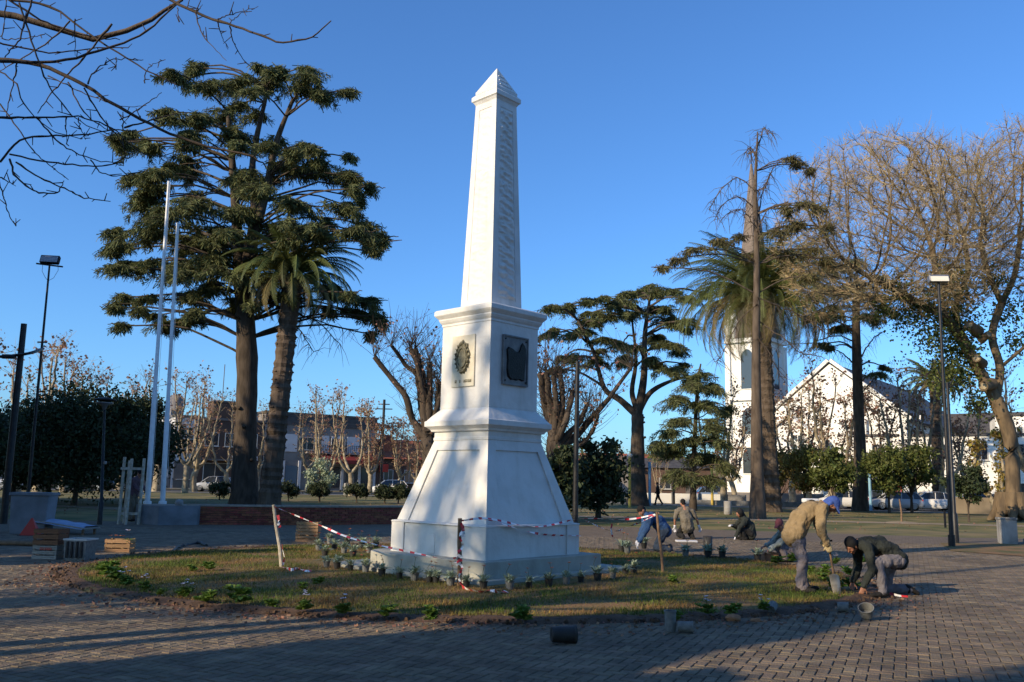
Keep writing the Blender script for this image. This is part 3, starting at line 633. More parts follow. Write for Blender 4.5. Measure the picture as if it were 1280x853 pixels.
# --- tall sparse conifer in front of the palm
Yt = 45; bs = ground(P(947, 645, Yt)); q = lambda u, v, Y=Yt: P(u, v, Y)
pad_conifer('tall_conifer', bs, [([bs, q(946, 560), q(945, 450), q(946, 330), q(944, 240), q(947, 165)], .36, .035, 1.3)],
 [(1000,204,11,4),(988,198,11,4),(1012,212,7,7),(1004,255,22,6),(985,262,15,5),(1025,262,14,5),(1000,282,28,7),(1035,285,16,7),(972,290,20,7),(925,298,20,6),(897,302,18,5),(868,312,18,5),(845,325,15,5),(828,335,8,6),(985,318,22,6),(1015,312,18,6),(1036,325,16,6),(940,320,14,5),(1010,345,14,6)],
 Yt, 'very tall thin conifer with a nearly bare top in front of the palm', seed=9, dens=38, yr=1.6, leaf='needle2', bark='bark', brr=.045, size=.13, fill=0,
 bare=[[(945, 238), (920, 222), (900, 240), (886, 262)], [(945, 262), (925, 246), (905, 255), (893, 275)], [(945, 285), (928, 262), (908, 268)], [(948, 270), (958, 225), (975, 202), (990, 198)], [(947, 185), (955, 162), (966, 168)], [(946, 200), (938, 185), (932, 190)], [(946, 290), (960, 262), (985, 252)], [(945, 240), (956, 232), (962, 216)], [(946, 380), (925, 400), (905, 440), (895, 452)], [(946, 400), (975, 420), (1000, 440), (1020, 445)], [(946, 372), (980, 385), (1010, 400), (1030, 415)], [(946,420),(960,440),(975,470)]])

# --- flat layered cedar right of the monument
Ym = 66; bs = ground(P(797, 627, Ym)); q = lambda u, v, Y=Ym: P(u, v, Y)
pad_conifer('cedar_tree', bs, [([bs, q(797, 570), q(797, 518)], .62, .45, 1.5), ([q(797, 520), q(805, 470), q(806, 420), q(812, 375)], .36, .10, 1), ([q(797, 520), q(775, 500), q(755, 485), q(742, 440), q(722, 400)], .30, .08, 1), ([q(797, 518), q(812, 492), q(835, 478), q(862, 470)], .26, .08, 1), ([q(798, 516), q(790, 490), q(795, 450), q(790, 400)], .25, .08, 1)],
 [(690,384,14,5),(710,384,18,6),(738,376,18,6),(765,380,22,7),(788,366,20,8),(812,358,20,8),(838,364,20,7),(858,372,16,6),(785,392,30,7),(820,386,26,7),(755,398,22,6),(690,416,18,5),(720,418,20,5),(752,424,24,6),(735,402,16,5),(778,430,20,6),(835,402,20,6),(860,402,18,6),(820,424,20,6),(712,446,24,6),(745,450,24,6),(778,448,18,5),(840,432,20,6),(700,462,14,5),(838,462,22,6),(866,474,18,7),(812,456,16,5)],
 Ym, 'flat topped cedar with layered branches right of the obelisk', seed=12, dens=50, yr=4.0, size=.17, brr=.1, fill=9)
Yg = 56; bs = ground(P(866, 628, Yg)); q = lambda u, v, Y=Yg: P(u, v, Y)
pad_conifer('cedar_tree', bs, [([bs, q(868, 560), q(872, 480), q(876, 455)], .2, .05, 1.4)],
 [(878,468,16,7),(862,482,22,8),(892,486,18,8),(845,498,22,8),(878,505,28,8),(905,515,14,7),(850,525,22,8),(885,528,26,8),(835,540,18,7),(865,548,28,8),(900,552,18,8),(840,565,22,8),(880,572,30,9),(908,585,16,8),(850,592,24,8),(885,598,24,8),(822,555,14,7)],
 Yg, 'low dense cedar branching to the ground left of the church tower', seed=14, dens=50, yr=2.2, size=.14, fill=6, brr=.05, leaf='needle')
Yp = 64; bs = ground(P(1075, 637, Yp)); q = lambda u, v, Y=Yp: P(u, v, Y)
pad_conifer('pine_tree', bs, [([bs, q(1075, 570), q(1072, 480), q(1070, 400), q(1072, 350)], .50, .22, 1.3)],
 [(1040,335,22,7),(1072,330,22,8),(1100,348,22,7),(1030,362,20,7),(1062,360,26,8),(1095,372,22,7),(1045,385,22,7),(1085,395,20,7),(1020,395,16,6),(1110,385,14,6),(1098,468,13,4),(1050,410,18,6),(1030,430,14,4)],
 Yp, 'dark trunked pine with a flat crown in front of the church gable', seed=15, dens=50, yr=2.5, size=.16, leaf='needle', fill=7, bark='barkdark', brr=.08,
 bare=[[(1072, 430), (1045, 420), (1015, 428), (990, 430)], [(1074, 450), (1090, 425), (1105, 415)], [(1072, 460), (1050, 440), (1030, 435)], [(1072, 500), (1088, 478), (1100, 472)]])

# --- space colonisation for the broad leafless crowns
def colonise(starts, attr, step, infl, kill, iters, rng, bias=(0, 0, .05)):
    nodes = [np.array(p, float) for p in starts[0]]; par = list(starts[1]); attr = attr.copy()
    kd_n = np.array(nodes); d = np.linalg.norm(attr[:, None, :] - kd_n[None], axis=2) if len(kd_n) < 400 else None
    near = d.argmin(1); nd = d.min(1)
    for _ in range(iters):
        ok = nd < infl
        if not ok.any(): break
        v = attr[ok] - np.array(nodes)[near[ok]]; v /= np.linalg.norm(v, axis=1)[:, None] + 1e-9
        acc = {}
        for i, vv in zip(near[ok], v): acc[i] = acc.get(i, 0) + vv
        new = []; cur_nodes = np.array(nodes)
        for i, vv in acc.items():
            nn = np.linalg.norm(vv)
            if nn < 1e-3: continue
            dd = vv / nn + np.array(bias) + rng.normal(0, .05, 3); dd /= np.linalg.norm(dd); p_ = nodes[i] + dd * step
            if (((cur_nodes - p_) ** 2).sum(1) < (step * .6) ** 2).any(): continue
            new.append((i, p_))
        if not new: break
        base_n = len(nodes)
        for i, p in new: nodes.append(p); par.append(i)
        NP = np.array([p for _, p in new])
        for a0 in range(0, len(attr), 2000):
            dd = np.linalg.norm(attr[a0:a0 + 2000, None, :] - NP[None], axis=2); m_ = dd.min(1); am = dd.argmin(1)
            cur = nd[a0:a0 + 2000]; up = m_ < cur; near[a0:a0 + 2000][up] = am[up] + base_n; cur[up] = m_[up]
        keep = nd > kill; attr = attr[keep]; near = near[keep]; nd = nd[keep]
        if len(attr) == 0: break
    return np.array(nodes), np.array(par)
def skeleton_mesh(b, nodes, par, rtip, expo, rmin=None, fixed=0, sides=(8, 5, 3), rmax=9, mi=0):
    n = len(nodes); rad = np.zeros(n); kids = [[] for _ in range(n)]
    for i in range(n):
        if par[i] >= 0: kids[par[i]].append(i)
    acc = np.zeros(n)
    for i in range(n - 1, -1, -1):
        if acc[i] == 0: acc[i] = rtip ** expo
        if par[i] >= 0: acc[par[i]] += acc[i]
    rad = np.minimum(acc ** (1 / expo), rmax)
    tips = [i for i in range(n) if not kids[i]]
    main = {}
    for i in range(n):
        if kids[i]: main[i] = max(kids[i], key=lambda k: acc[k])
    starts = [(None, i) for i in range(n) if par[i] < 0] + [(i, k) for i in range(n) for k in kids[i] if k != main.get(i)]
    for a, k in starts:
        ch = [a] if a is not None else []
        while True:
            ch.append(k)
            if k in main: k = main[k]
            else: break
        if len(ch) < 2: continue
        r_ = rad[ch].copy()
        if a is not None: r_[0] = r_[1]
        s = sides[0] if r_[0] > .12 else sides[1] if r_[0] > .035 else sides[2]
        b.tube(nodes[ch], r_, s, mi, cap=False)
    return rad, tips
def ellipsoid_pts(n, c, r, rng, shell=.55, zmin=None):
    d = rdir(n, rng); k = rng.uniform(shell ** 3, 1, n) ** (1 / 3); p = d * k[:, None] * np.array(r) + np.array(c)
    return p
# giant leafless shade tree, right
Yb = 50; rng = np.random.default_rng(77); q = lambda u, v, Y=Yb: P(u, v, Y)
bs = ground(q(1266, 646))
sk = []; pr = []
def addchain(pts, n, parent=-1):
    c = curve(pts, n); last = parent
    for p in (c if parent < 0 else c[1:]): sk.append(p); pr.append(last); last = len(sk) - 1
    return last
def nearest(p): return int(np.argmin([np.linalg.norm(x - p) for x in sk]))
addchain([bs, q(1266, 600), q(1262, 545), q(1245, 500)], 12)
addchain([q(1245, 500), q(1222, 460), q(1200, 420, 50), q(1182, 395, 49.5), q(1172, 350, 49), q(1165, 310, 49)], 22, len(sk) - 1)
j1 = nearest(q(1245, 500))
addchain([q(1245, 500), q(1250, 460), q(1240, 420), q(1252, 380, 50.5), q(1268, 345, 51), q(1275, 300, 51)], 20, j1)
j2 = nearest(q(1182, 395, 49.5)); addchain([sk[j2], q(1150, 380, 49), q(1115, 360, 48), q(1085, 345, 47.5)], 12, j2)
j3 = nearest(q(1200, 420)); addchain([sk[j3], q(1195, 380, 51.5), q(1210, 340, 53), q(1205, 300, 54)], 12, j3)
j4 = nearest(q(1250, 460)); addchain([sk[j4], q(1285, 430, 49), q(1320, 400, 48.5), q(1345, 360, 48)], 12, j4)
j5 = nearest(q(1252, 380, 50.5)); addchain([sk[j5], q(1235, 340, 49), q(1225, 300, 48)], 8, j5)
at = np.vstack([ellipsoid_pts(4300, q(1112, 298, 48.5), (6.6, 6, 6.2), rng, .45), ellipsoid_pts(1500, q(1195, 275, 52), (5, 5, 5.0), rng, .5), ellipsoid_pts(2300, q(1285, 262, 50), (5.0, 5.6, 5.5), rng, .5)])
at = at[at[:, 2] > P(1150, 400, 50)[2]]
nodes, par = colonise((sk, pr), at, .36, 3.6, .50, 90, rng, bias=(0, 0, .12))
b = MB(); rad, tips = skeleton_mesh(b, nodes, par, .016, 2.25, rmax=.98)
bare_tree = empty('shade_tree', bs, 0, 'giant leafless shade tree with pruned stubs on its thick trunk, at the right edge', 'tree')
o = b.build('trunk', M['tipabark'], bare_tree)
tw = MB(); tp = []
for i in range(len(nodes)):
    if rad[i] < .06 and rng.uniform() < 1.0:
        for _ in range(6): 
            d = nodes[i] - nodes[par[i]]; d = d / (np.linalg.norm(d) + 1e-9) * 1.3 + rng.normal(0, .55, 3); d /= np.linalg.norm(d); l_ = rng.uniform(.45, 1.0)
            m1 = nodes[i] + d * l_ * .5; m2 = m1 + (d + rng.normal(0, .35, 3) + [0, 0, .2]) * l_ * .5; tw.tube([nodes[i], m1, m2], [.010, .008, .004], 3, cap=False, smooth=False); tp += [m1, m2]
print('shade tree nodes', len(nodes), len(tp))
o = tw.build('twigs', M['twig'], bare_tree)
lf = MB(); tp = np.array(tp); sel = tp[rng.uniform(0, 1, len(tp)) < .08]; leafquads(lf, sel + rng.normal(0, .05, sel.shape), .035, .6, rng=rng); lf.build('seed_pods', M['twig'], bare_tree)
lf = MB()
for (u, v, yy, r_, n_) in ((1190, 395, 50.2, 1.2, 1500), (1178, 355, 49.5, .9, 700), (1195, 435, 50.4, 1.2, 1200), (1150, 385, 49, .8, 700), (1120, 362, 48, .7, 500), (1262, 390, 50.6, .9, 500), (1205, 470, 50.4, 1.1, 900), (1222, 505, 50.4, .6, 300), (1195, 345, 50, .8, 500), (1240, 350, 50, .8, 400), (1100, 385, 48, .6, 250), (1270, 430, 50.5, .8, 400), (1200, 370, 51, .9, 600), (1180, 470, 49.5, .9, 800), (1165, 420, 49, .9, 500), (1130, 400, 49, .8, 300)):
    leafquads(lf, q(u, v, yy) + rng.normal(0, r_ * .62, (int(n_ * 1.1), 3)), .065, .7, rng=rng)
lf.build('ivy', M['green'], bare_tree)
for (a, c_, r_) in (((1240, 480), (1229, 483), .30), ((1228, 455), (1221, 448), .26), ((1222, 415), (1211, 407), .32), ((1226, 425), (1236, 418), .22)):      # sawn limb stubs
    A = q(*a, 49.7); B_ = q(*c_, 49.1); b = MB(); b.tube([A, (A + B_) / 2, B_], [r_ * 1.2, r_, r_ * .95], 12)
    d = (B_ - A) / np.linalg.norm(B_ - A); b.tube([B_ - d * .05, B_ + d * .012], [r_ * .66, r_ * .64], 12, 1); b.build('sawn_stub', [M['tipabark'], M['barkpale']], bare_tree)
# root flare
b = MB()
for k in range(9):
    a = k * .7; d = np.array([math.cos(a), math.sin(a), 0]); b.tube([bs + d * .45 + [0, 0, 1.5], bs + d * .75 + [0, 0, .5], bs + d * 1.25 + [0, 0, -.05]], [.40, .32, .12], 8)
b.build('root_flare', M['tipabark'], bare_tree)
rehome(bare_tree, (0, 0, 0)); rehome(bare_tree, bs)

# --- hard pruned dark trees on both sides of the obelisk
def pruned(label, Y, base, limbs, seed, ns=9, ln=1.6, leaf=True, group='hard pruned trees behind the obelisk'):
    rng = np.random.default_rng(seed); bs = ground(P(*base, Y)); root = empty('pruned_tree', bs, 0, label, 'tree', group)
    b = MB(); s = MB(); tips = []
    for (pts, r0, r1) in limbs:
        p3 = [P(u, v, Y + (rng.uniform(-1, 1) if k else 0) * .5) for k, (u, v) in enumerate(pts)]
        if pts[0] == base: p3[0] = bs
        c = curve(p3, 12, .02, rng); b.tube(c, np.linspace(r0, r1, len(c)) * (1 + rng.normal(0, .05, len(c))), 9)
        for k in range(3, len(c)):
            tips += shoots(s, c[k], ns // 3 + 1, ln * .8, .014, rng, .7, .8, 4, 1)
        tips += shoots(s, c[-1], ns, ln, .016, rng, .5, 1.0, 4, 1)
    for nm, mb_, mt in (('limbs', b, M['barkdark']), ('shoots', s, M['darktwig'])): link(nm, mb_.mesh(nm, mt), root, -bs)
    if leaf:
        f = MB(); tips = np.array(tips); sel = tips[rng.uniform(0, 1, len(tips)) < .22]; leafquads(f, sel, .055, .7, rng=rng); link('leaves', f.mesh('leaves', M['brownleaf']), root, -bs)
    return root
pruned('hard pruned tree with dark spreading stubs just left of the obelisk', 42, (540, 622), [([(540, 622), (538, 580), (534, 545)], .42, .36), ([(534, 548), (516, 526), (508, 498), (493, 478), (468, 446)], .2, .12), ([(533, 545), (525, 498), (521, 470), (507, 456), (489, 432)], .18, .08), ([(534, 540), (529, 500), (528, 470), (519, 436)], .22, .13), ([(530, 500), (524, 465), (513, 434)], .14, .10), ([(536, 540), (537, 500), (537, 452)], .22, .13), ([(538, 545), (546, 510), (548, 477)], .18, .12), ([(538, 540), (549, 500), (556, 470)], .15, .1)], 61, 12, 2.0)
pruned('hard pruned tree with upright black stubs just right of the obelisk', 38, (692, 632), [([(692, 632), (693, 580), (694, 545)], .42, .36), ([(692, 552), (682, 510), (675, 467)], .2, .14), ([(692, 550), (688, 505), (683, 466)], .19, .13), ([(693, 545), (695, 505), (692, 470)], .16, .11), ([(694, 550), (703, 510), (702, 480), (699, 464)], .17, .09), ([(696, 552), (708, 525), (716, 488)], .16, .11), ([(696, 555), (722, 530), (735, 505)], .15, .09), ([(694, 560), (720, 545), (742, 520), (762, 497), (789, 460)], .2, .07), ([(700, 570), (735, 548), (748, 520)], .14, .06)], 62, 10, 2.2)

# --- pollarded plane trees with a few dry leaves
def plane_tree(H, seed, lv=.3, leafm='brownleaf', ntr=4, tall=1.0, thick=1.0, dens=1.0, lsz=.062):
    rng = np.random.default_rng(seed); b = MB(); s = MB(); f = MB(); tips = []
    h0 = H * rng.uniform(.17, .24); c, _ = trunk_mb(b, [(0, 0, -.1), (rng.normal(0, .05), rng.normal(0, .05), h0 * .6), (rng.normal(0, .12), 0, h0)], .24 * thick, .20 * thick, 10, 1.3, 8, rng)
    for k in range(ntr):
        a = k * 6.28 / ntr + rng.uniform(-.4, .4); sp = rng.uniform(.10, .22) * H
        d = np.array([math.cos(a), math.sin(a), 0]); hk = H * rng.uniform(.66, .85)
        pts = [c[-1] - [0, 0, .1], c[-1] + d * sp * .45 + [0, 0, H * .08], c[-1] + d * sp * .8 + [0, 0, H * .3] + rng.normal(0, .1, 3), c[-1] + d * sp + [0, 0, hk - h0] + rng.normal(0, .15, 3)]
        cc = curve(pts, 15, .03, rng); b.tube(cc, np.linspace(.15, .045, len(cc)) * thick, 6)
        for i in range(5, len(cc)):
            tips += shoots(s, cc[i], int(rng.integers(1, 3) * dens) + 1, H * .10, .014, rng, .8, .7, 3, 1)
        tips += shoots(s, cc[-1], int(7 * dens), H * .16, .016, rng, .55, 1, 4, 2)
    tips = np.array(tips); rep = np.repeat(tips, 4, axis=0); sel = rep[rng.uniform(0, 1, len(rep)) < lv]; leafquads(f, sel + rng.normal(0, .10, sel.shape), lsz, .8, rng=rng)
    return b.mesh('trunk', M['barkpale']), s.mesh('shoots', M['twig']), f.mesh('leaves', M[leafm])
variants = [plane_tree(9.5, 100 + k, .26, ntr=3 + k % 3) for k in range(4)]
vdense = [plane_tree(8.5, 140 + k, .75, ntr=4, dens=1.6) for k in range(2)]
PT = [ (20, 612, 62, 1.3, 0), (48, 612, 70, 1.25, 0), (82, 611, 72, 1.2, 0), (150, 608, 84, 1.3, 0), (196, 609, 80, 1.25, 0), (232, 614, 78, 1.0, 0), (243, 614, 82, 1.15, 0), (283, 612, 80, .95, 0), (322, 612, 84, 1.0, 0), (385, 611, 86, 1.0, 0), (404, 611, 76, .95, 0), (440, 613, 80, 1.05, 0), (462, 614, 86, 1.0, 1), (500, 616, 88, .9, 1), (520, 616, 80, .8, 1),
       (735, 616, 90, .9, 0), (752, 616, 84, 1.0, 0), (772, 618, 92, .9, 0), (826, 620, 92, .8, 0), (905, 628, 74, 1.15, 0), (918, 628, 80, 1.0, 1), (990, 628, 82, 1.2, 1), (1008, 632, 70, 1.1, 0), (1040, 632, 68, 1.25, 0), (1060, 632, 76, 1.1, 1), (1108, 636, 72, 1.15, 1), (1140, 636, 68, 1.2, 0), (1176, 638, 70, 1.1, 0), (1215, 640, 72, 1.0, 1), (1290, 640, 60, 1.1, 0)]
spots = ['behind the far left black post, leftmost of the row', 'second from the left behind the dark evergreens', 'right of the tall floodlight pole, behind the dark evergreens', 'poking out above the dark evergreens beside the street lamp', 'just left of the white flagpoles', 'just right of the shorter flagpole, with a double stem', 'right of the flagpoles in front of the white house', 'left of the big cedar trunk in front of the brown house', 'seen between the cedar trunk and the palm trunk', 'just right of the leaning palm trunk', 'before the red awning, behind the olive bush', 'at the right end of the red awning', 'left of the white car in front of the orange roof', 'right behind the white hatchback', 'low behind the foot of the obelisk pedestal',
         'right of the obelisk behind the shrubs', 'behind the tall black pole right of the obelisk', 'left of the yellow post', 'right of the layered cedar, far behind', 'in front of the white church tower', 'at the right edge of the church tower', 'between palm trunk and church gable', 'left of the church gable, beside the rose window', 'across the middle of the church gable', 'just left of the pine trunk', 'right of the pine trunk before the slate roof', 'in front of the silver cars', 'behind the two black lamp poles', 'left of the giant shade tree', 'at the extreme right, behind the giant trunk']
protos = []
for k, (u, v, Y, s_, dn) in enumerate(PT):
    bs = ground(P(u, 600, Y)); vs_ = vdense[k % 2] if dn else variants[k % 4]
    kk = s_ * (.62 if u > 700 else 1.0) if u > 700 and u < 900 else s_
    root = empty('plane_tree', bs, k * 1.7, 'pollarded plane tree, ' + spots[k], 'tree', 'pollarded plane trees round the square'); root.scale = (kk * 1.08,) * 3
    for nm, me in zip(('trunk', 'shoots', 'leaves'), vs_): link(nm, me, root)
# small plane with forked pale trunk at the right
t1, t2, t3 = plane_tree(5.6, 171, .8, leafm='ygreen', ntr=3, thick=1.3, dens=1.6, lsz=.07); bs = ground(P(1243, 600, 56)); root = empty('plane_tree', bs, .4, 'small plane tree with a pale forked trunk beside the giant trunk', 'tree'); 
for nm, me in zip(('trunk', 'shoots', 'leaves'), (t1, t2, t3)): link(nm, me, root)

# --- round leafy trees and shrubs
def leafy(name, label, u, Y, H, rad, leaf, seed, trunk_r=.08, n=5000, size=.09, low=.25, group=None, clumps=26, z0=None, cat='tree', squash=1.0, lean=0, bark='barkdark'):
    rng = np.random.default_rng(seed); bs = ground(P(u, 600, Y)); root = empty(name, bs, 0, label, cat, group)
    b = MB(); top = np.array([lean, 0, H * .8]); c, _ = trunk_mb(b, [(0, 0, -.05), (lean * .4, 0, H * .35), top], trunk_r, trunk_r * .4, 8, 1.3, 10, rng)
    f = MB(); cz = H * (low + 1) / 2; rz = H * (1 - low) / 2
    cl = ellipsoid_pts(clumps, (lean, 0, cz), (rad * .95, rad * .95, rz * .98), rng, .25)
    for p in cl:
        k = c[rng.integers(len(c) // 3, len(c))]; b.tube(curve([k, (k + p) / 2 + rng.normal(0, .15, 3), p], 5), [trunk_r * .45, trunk_r * .4, trunk_r * .3, trunk_r * .25, trunk_r * .12][:len(curve([k, (k + p) / 2, p], 5))], 4, cap=False)
        m_ = int(n / clumps * rng.uniform(.6, 1.4)); r_ = rad * rng.uniform(.13, .33)
        leafquads(f, p + rng.normal(0, 1, (m_, 3)) * r_ * np.array([.7, .7, .55]), size, .5, rng=rng, droop=.25)
    link('trunk', b.mesh('trunk', M[bark]), root); link('crown', f.mesh('crown', M[leaf]), root)
    return root
dg = 'dark evergreens at the left'
leafy('evergreen_tree', 'dark drooping evergreen with a leaning stem, left of the street lamp', 95, 43, 5.3, 3.6, 'dark', 201, .13, 26000, .075, .20, dg, 60, lean=.4)
leafy('evergreen_tree', 'dark evergreen behind the thick black post at far left', 18, 47, 5.0, 3.2, 'dark', 202, .14, 20000, .075, .22, dg, 50)
leafy('evergreen_tree', 'dark evergreen between the street lamp and the flagpoles', 160, 48, 5.6, 2.3, 'dark', 203, .14, 17000, .075, .2, dg, 50)
leafy('evergreen_tree', 'black green tree behind the tall floodlight pole', 62, 52, 5.3, 3.4, 'dark', 204, .14, 26000, .08, .2, dg, 50)
leafy('evergreen_tree', 'dark bushy tree clad in ivy directly right of the obelisk', 748, 40, 3.7, 1.3, 'dark', 205, .12, 5500, .09, .1, None, 40)
leafy('evergreen_tree', 'dark ivy bush round the foot of the pruned black stubs', 700, 37, 3.0, 1.1, 'dark', 206, .12, 5000, .09, .2, None, 34)
leafy('evergreen_tree', 'glossy dark green orange tree before the church door', 1040, 58, 4.1, 1.5, 'green', 207, .08, 5000, .09, .28, 'small round trees by the church', 34)
leafy('leafy_tree', 'small yellow green tree left of the glossy dark tree before the church', 1005, 60, 4.2, 1.5, 'ygreen', 208, .07, 5000, .08, .35, 'small round trees by the church', 26)
leafy('leafy_tree', 'green and bronze leafed tree right of the pine trunk', 1110, 60, 4.8, 1.6, 'green', 209, .09, 5000, .09, .3, 'small round trees by the church', 30)
leafy('leafy_tree', 'broad dark green tree above the silver cars', 1138, 62, 5.0, 1.8, 'green', 210, .1, 4600, .09, .32, 'small round trees by the church', 30)
leafy('evergreen_tree', 'small round dark tree on a thin stem right of the lamp poles', 1208, 46, 2.9, 1.05, 'dark', 211, .05, 4500, .07, .38, 'small round trees by the church', 22)
leafy('leafy_tree', 'yellowing little tree by the white barrier wall', 975, 70, 4.4, 1.6, 'ygreen', 212, .07, 3500, .09, .3, 'small round trees by the church', 22)
leafy('olive_bush', 'grey green olive bush in front of the shop window', 400, 62, 3.0, 1.05, 'silverleaf', 213, .05, 2600, .07, .1, None, 22, cat='bush')
leafy('leafy_tree', 'dense green tree in front of the church side wall', 1085, 74, 4.2, 1.8, 'green', 214, .09, 3500, .1, .2, 'small round trees by the church', 30)
tp_ = [(276, 'dark clipped shrub in front of the silver hatchback'), (362, 'dark clipped shrub right of the palm trunk'), (401, 'dark clipped shrub under the olive bush'), (447, 'dark clipped shrub by the stone bollard'), (482, 'dark clipped shrub in front of the white hatchback, left one'), (499, 'dark clipped shrub in front of the white hatchback, right one')]
for k, (u, lb) in enumerate(tp_): leafy('clipped_shrub', lb, u, 58, 1.15, .78, 'dark', 300 + k, .05, 2600, .055, .35, 'clipped shrubs on the far lawn', 18, cat='shrub')
# far trees closing the horizon
fr = [(560, 118, 6, 4.5), (620, 120, 6, 5), (700, 112, 5.5, 4.5), (745, 118, 6, 4), (790, 122, 5.5, 5), (835, 116, 6.5, 5), (880, 120, 7, 5), (1225, 100, 8, 5), (1275, 105, 9, 6), (1320, 98, 9, 6)]
for k, (u, Y, H_, r_) in enumerate(fr):
    leafy('far_tree', 'distant leafy tree ' + ['behind the obelisk, left', 'hidden behind the obelisk', 'right of the obelisk foot', 'behind the tall black pole', 'behind the yellow post', 'behind the walking man', 'left of the church tower', 'behind the shade tree trunk', 'at the right edge behind the church', 'beyond the right edge'][k], u, Y, H_, r_, 'green', 400 + k, .15, 3500, .16, .1, 'distant trees beyond the street', 26)

# --- bare branch reaching in at the upper left
rng = np.random.default_rng(55)
BR = [(.030, .012, [(0, 75), (49, 81), (102, 106), (163, 142), (212, 167), (260, 183), (317, 196)]), (.020, .008, [(-20, -12), (16, 0), (61, 8), (122, 49), (171, 81), (220, 106)]), (.020, .009, [(0, 77), (69, 77), (134, 61), (183, 39), (228, 0)]),
 (.020, .007, [(200, -6), (245, 16), (285, 30), (320, 43), (354, 53), (390, 46), (414, 26)]), (.014, .006, [(140, 30), (110, 66), (81, 98), (60, 122), (47, 142)]), (.014, .009, [(-5, 147), (49, 147), (98, 145)]), (.014, .006, [(0, 203), (24, 175), (60, 170), (102, 169), (140, 163), (171, 163)]),
 (.012, .005, [(12, 193), (61, 203), (100, 207), (134, 207), (150, 200), (163, 197)]), (.013, .005, [(12, 199), (18, 218), (33, 232), (50, 241), (69, 242), (76, 236), (80, 226)]), (.012, .005, [(20, 203), (50, 222), (81, 236), (105, 247), (138, 252)]), (.010, .005, [(-4, 215), (2, 238), (6, 252), (12, 270), (20, 283)]),
 (.012, .006, [(41, -4), (33, 22), (24, 49), (14, 62), (6, 72)]), (.012, .005, [(87, 27), (66, 48), (41, 65), (15, 80), (-3, 90)]), (.010, .005, [(0, 130), (22, 160), (41, 187), (60, 205), (81, 222)]), (.010, .005, [(45, 146), (70, 175), (94, 191), (120, 200), (155, 207)]), (.009, .005, [(22, 77), (15, 112), (8, 146)]),
 (.012, .006, [(-5, 52), (30, 60), (61, 66), (95, 64), (122, 60), (160, 60)]), (.012, .005, [(24, 4), (36, 40), (49, 81), (62, 108), (81, 134), (100, 152), (140, 170)]), (.012, .005, [(5, -4), (50, 24), (90, 40), (120, 47), (150, 50)]), (.010, .004, [(85, 103), (105, 140), (130, 160), (150, 168)]), (.010, .004, [(105, 110), (125, 145), (150, 175), (158, 200)]),
 (.009, .004, [(113, 200), (125, 215), (145, 220), (170, 217)]), (.009, .004, [(150, 150), (172, 138), (190, 125), (202, 116)]), (.009, .004, [(110, 105), (120, 88), (138, 76), (160, 73), (179, 75)]), (.008, .003, [(181, 104), (182, 90), (190, 82), (202, 76)]), (.008, .003, [(60, 95), (90, 110), (120, 122), (150, 133), (180, 133)]),
 (.008, .003, [(94, 24), (94, 70)]), (.008, .003, [(154, 163), (154, 140)]), (.008, .003, [(145, 72), (145, 87)]), (.009, .003, [(244, 16), (250, 38), (262, 55), (283, 76)]), (.008, .003, [(272, 27), (276, 42), (285, 62)]), (.009, .003, [(287, 33), (293, 55), (305, 75), (322, 93)]), (.008, .003, [(272, 24), (290, 18), (323, 8)]), (.007, .003, [(287, 30), (297, 20), (309, 14)]), (.007, .003, [(222, 10), (224, 28)]), (.007, .003, [(245, 16), (253, 6)]),
 (.012, .005, [(155, 160), (190, 150), (225, 175), (255, 160), (290, 150)][:2] + [(230, 140)]), (.009, .004, [(98, 145), (140, 160), (170, 186), (200, 196), (240, 180)]), (.008, .003, [(0, 222), (12, 228), (20, 233)]), (.010, .004, [(0, 90), (20, 105), (30, 130), (60, 160), (95, 172), (110, 170)]), (.008, .003, [(98, 147), (100, 160), (107, 175)]), (.008, .003, [(83, 147), (83, 180)]), (.009, .004, [(8, 0), (5, 30), (3, 48), (14, 49), (35, 48), (56, 43)])]
bt_root = empty('bare_tree', (-8.2, 6.2, 0), 0, 'leafless tree at the left whose thin dark branches reach across the upper left sky', 'tree')
b = MB(); trunk_mb(b, [(-8.2, 6.2, -.1), (-8.1, 6.2, 1.6), (-7.9, 6.3, 3.0), (-7.5, 6.3, 4.4)], .17, .10, 12, 1.4, 14, rng)
tip0 = np.array([-7.5, 6.3, 4.3])
for k in range(5):
    e = P([-15, -20, -5, -10, -20][k], [75, 0, 203, 147, 60][k], 6.4 + .15 * k); b.tube(curve([tip0 + [-.3 + .1 * k, 0, -1.2 + .3 * k], (tip0 + e) / 2 + [0, 0, .35 - .1 * k], e], 10, .02, rng), np.linspace(.07, .026, 11)[:len(curve([tip0, e, e + 1], 10))], 7)
e = P(200, -6, 7.0); b.tube(curve([tip0, (-6.6, 6.5, 5.2), (-4.8, 6.8, 5.6), e], 12, .02, rng), np.linspace(.07, .02, 13), 7)
e = P(228, 0, 6.7); b.tube(curve([tip0, (-6.4, 6.5, 5.6), (-3.6, 6.8, 5.3), e], 12, .02, rng), np.linspace(.05, .012, 13), 7)
for k in range(9):       # the rest of its crown, out of frame
    a = rng.uniform(1.6, 4.6); e = tip0 + np.array([math.cos(a) * 3, math.sin(a) * 3, rng.uniform(1, 3)]); c = curve([tip0 - [0, 0, .6], (tip0 + e) / 2 + rng.normal(0, .2, 3), e], 10, .03, rng); b.tube(c, np.linspace(.07, .012, len(c)), 6)
link('trunk', b.mesh('trunk', M['bark']), bt_root)
b = MB()
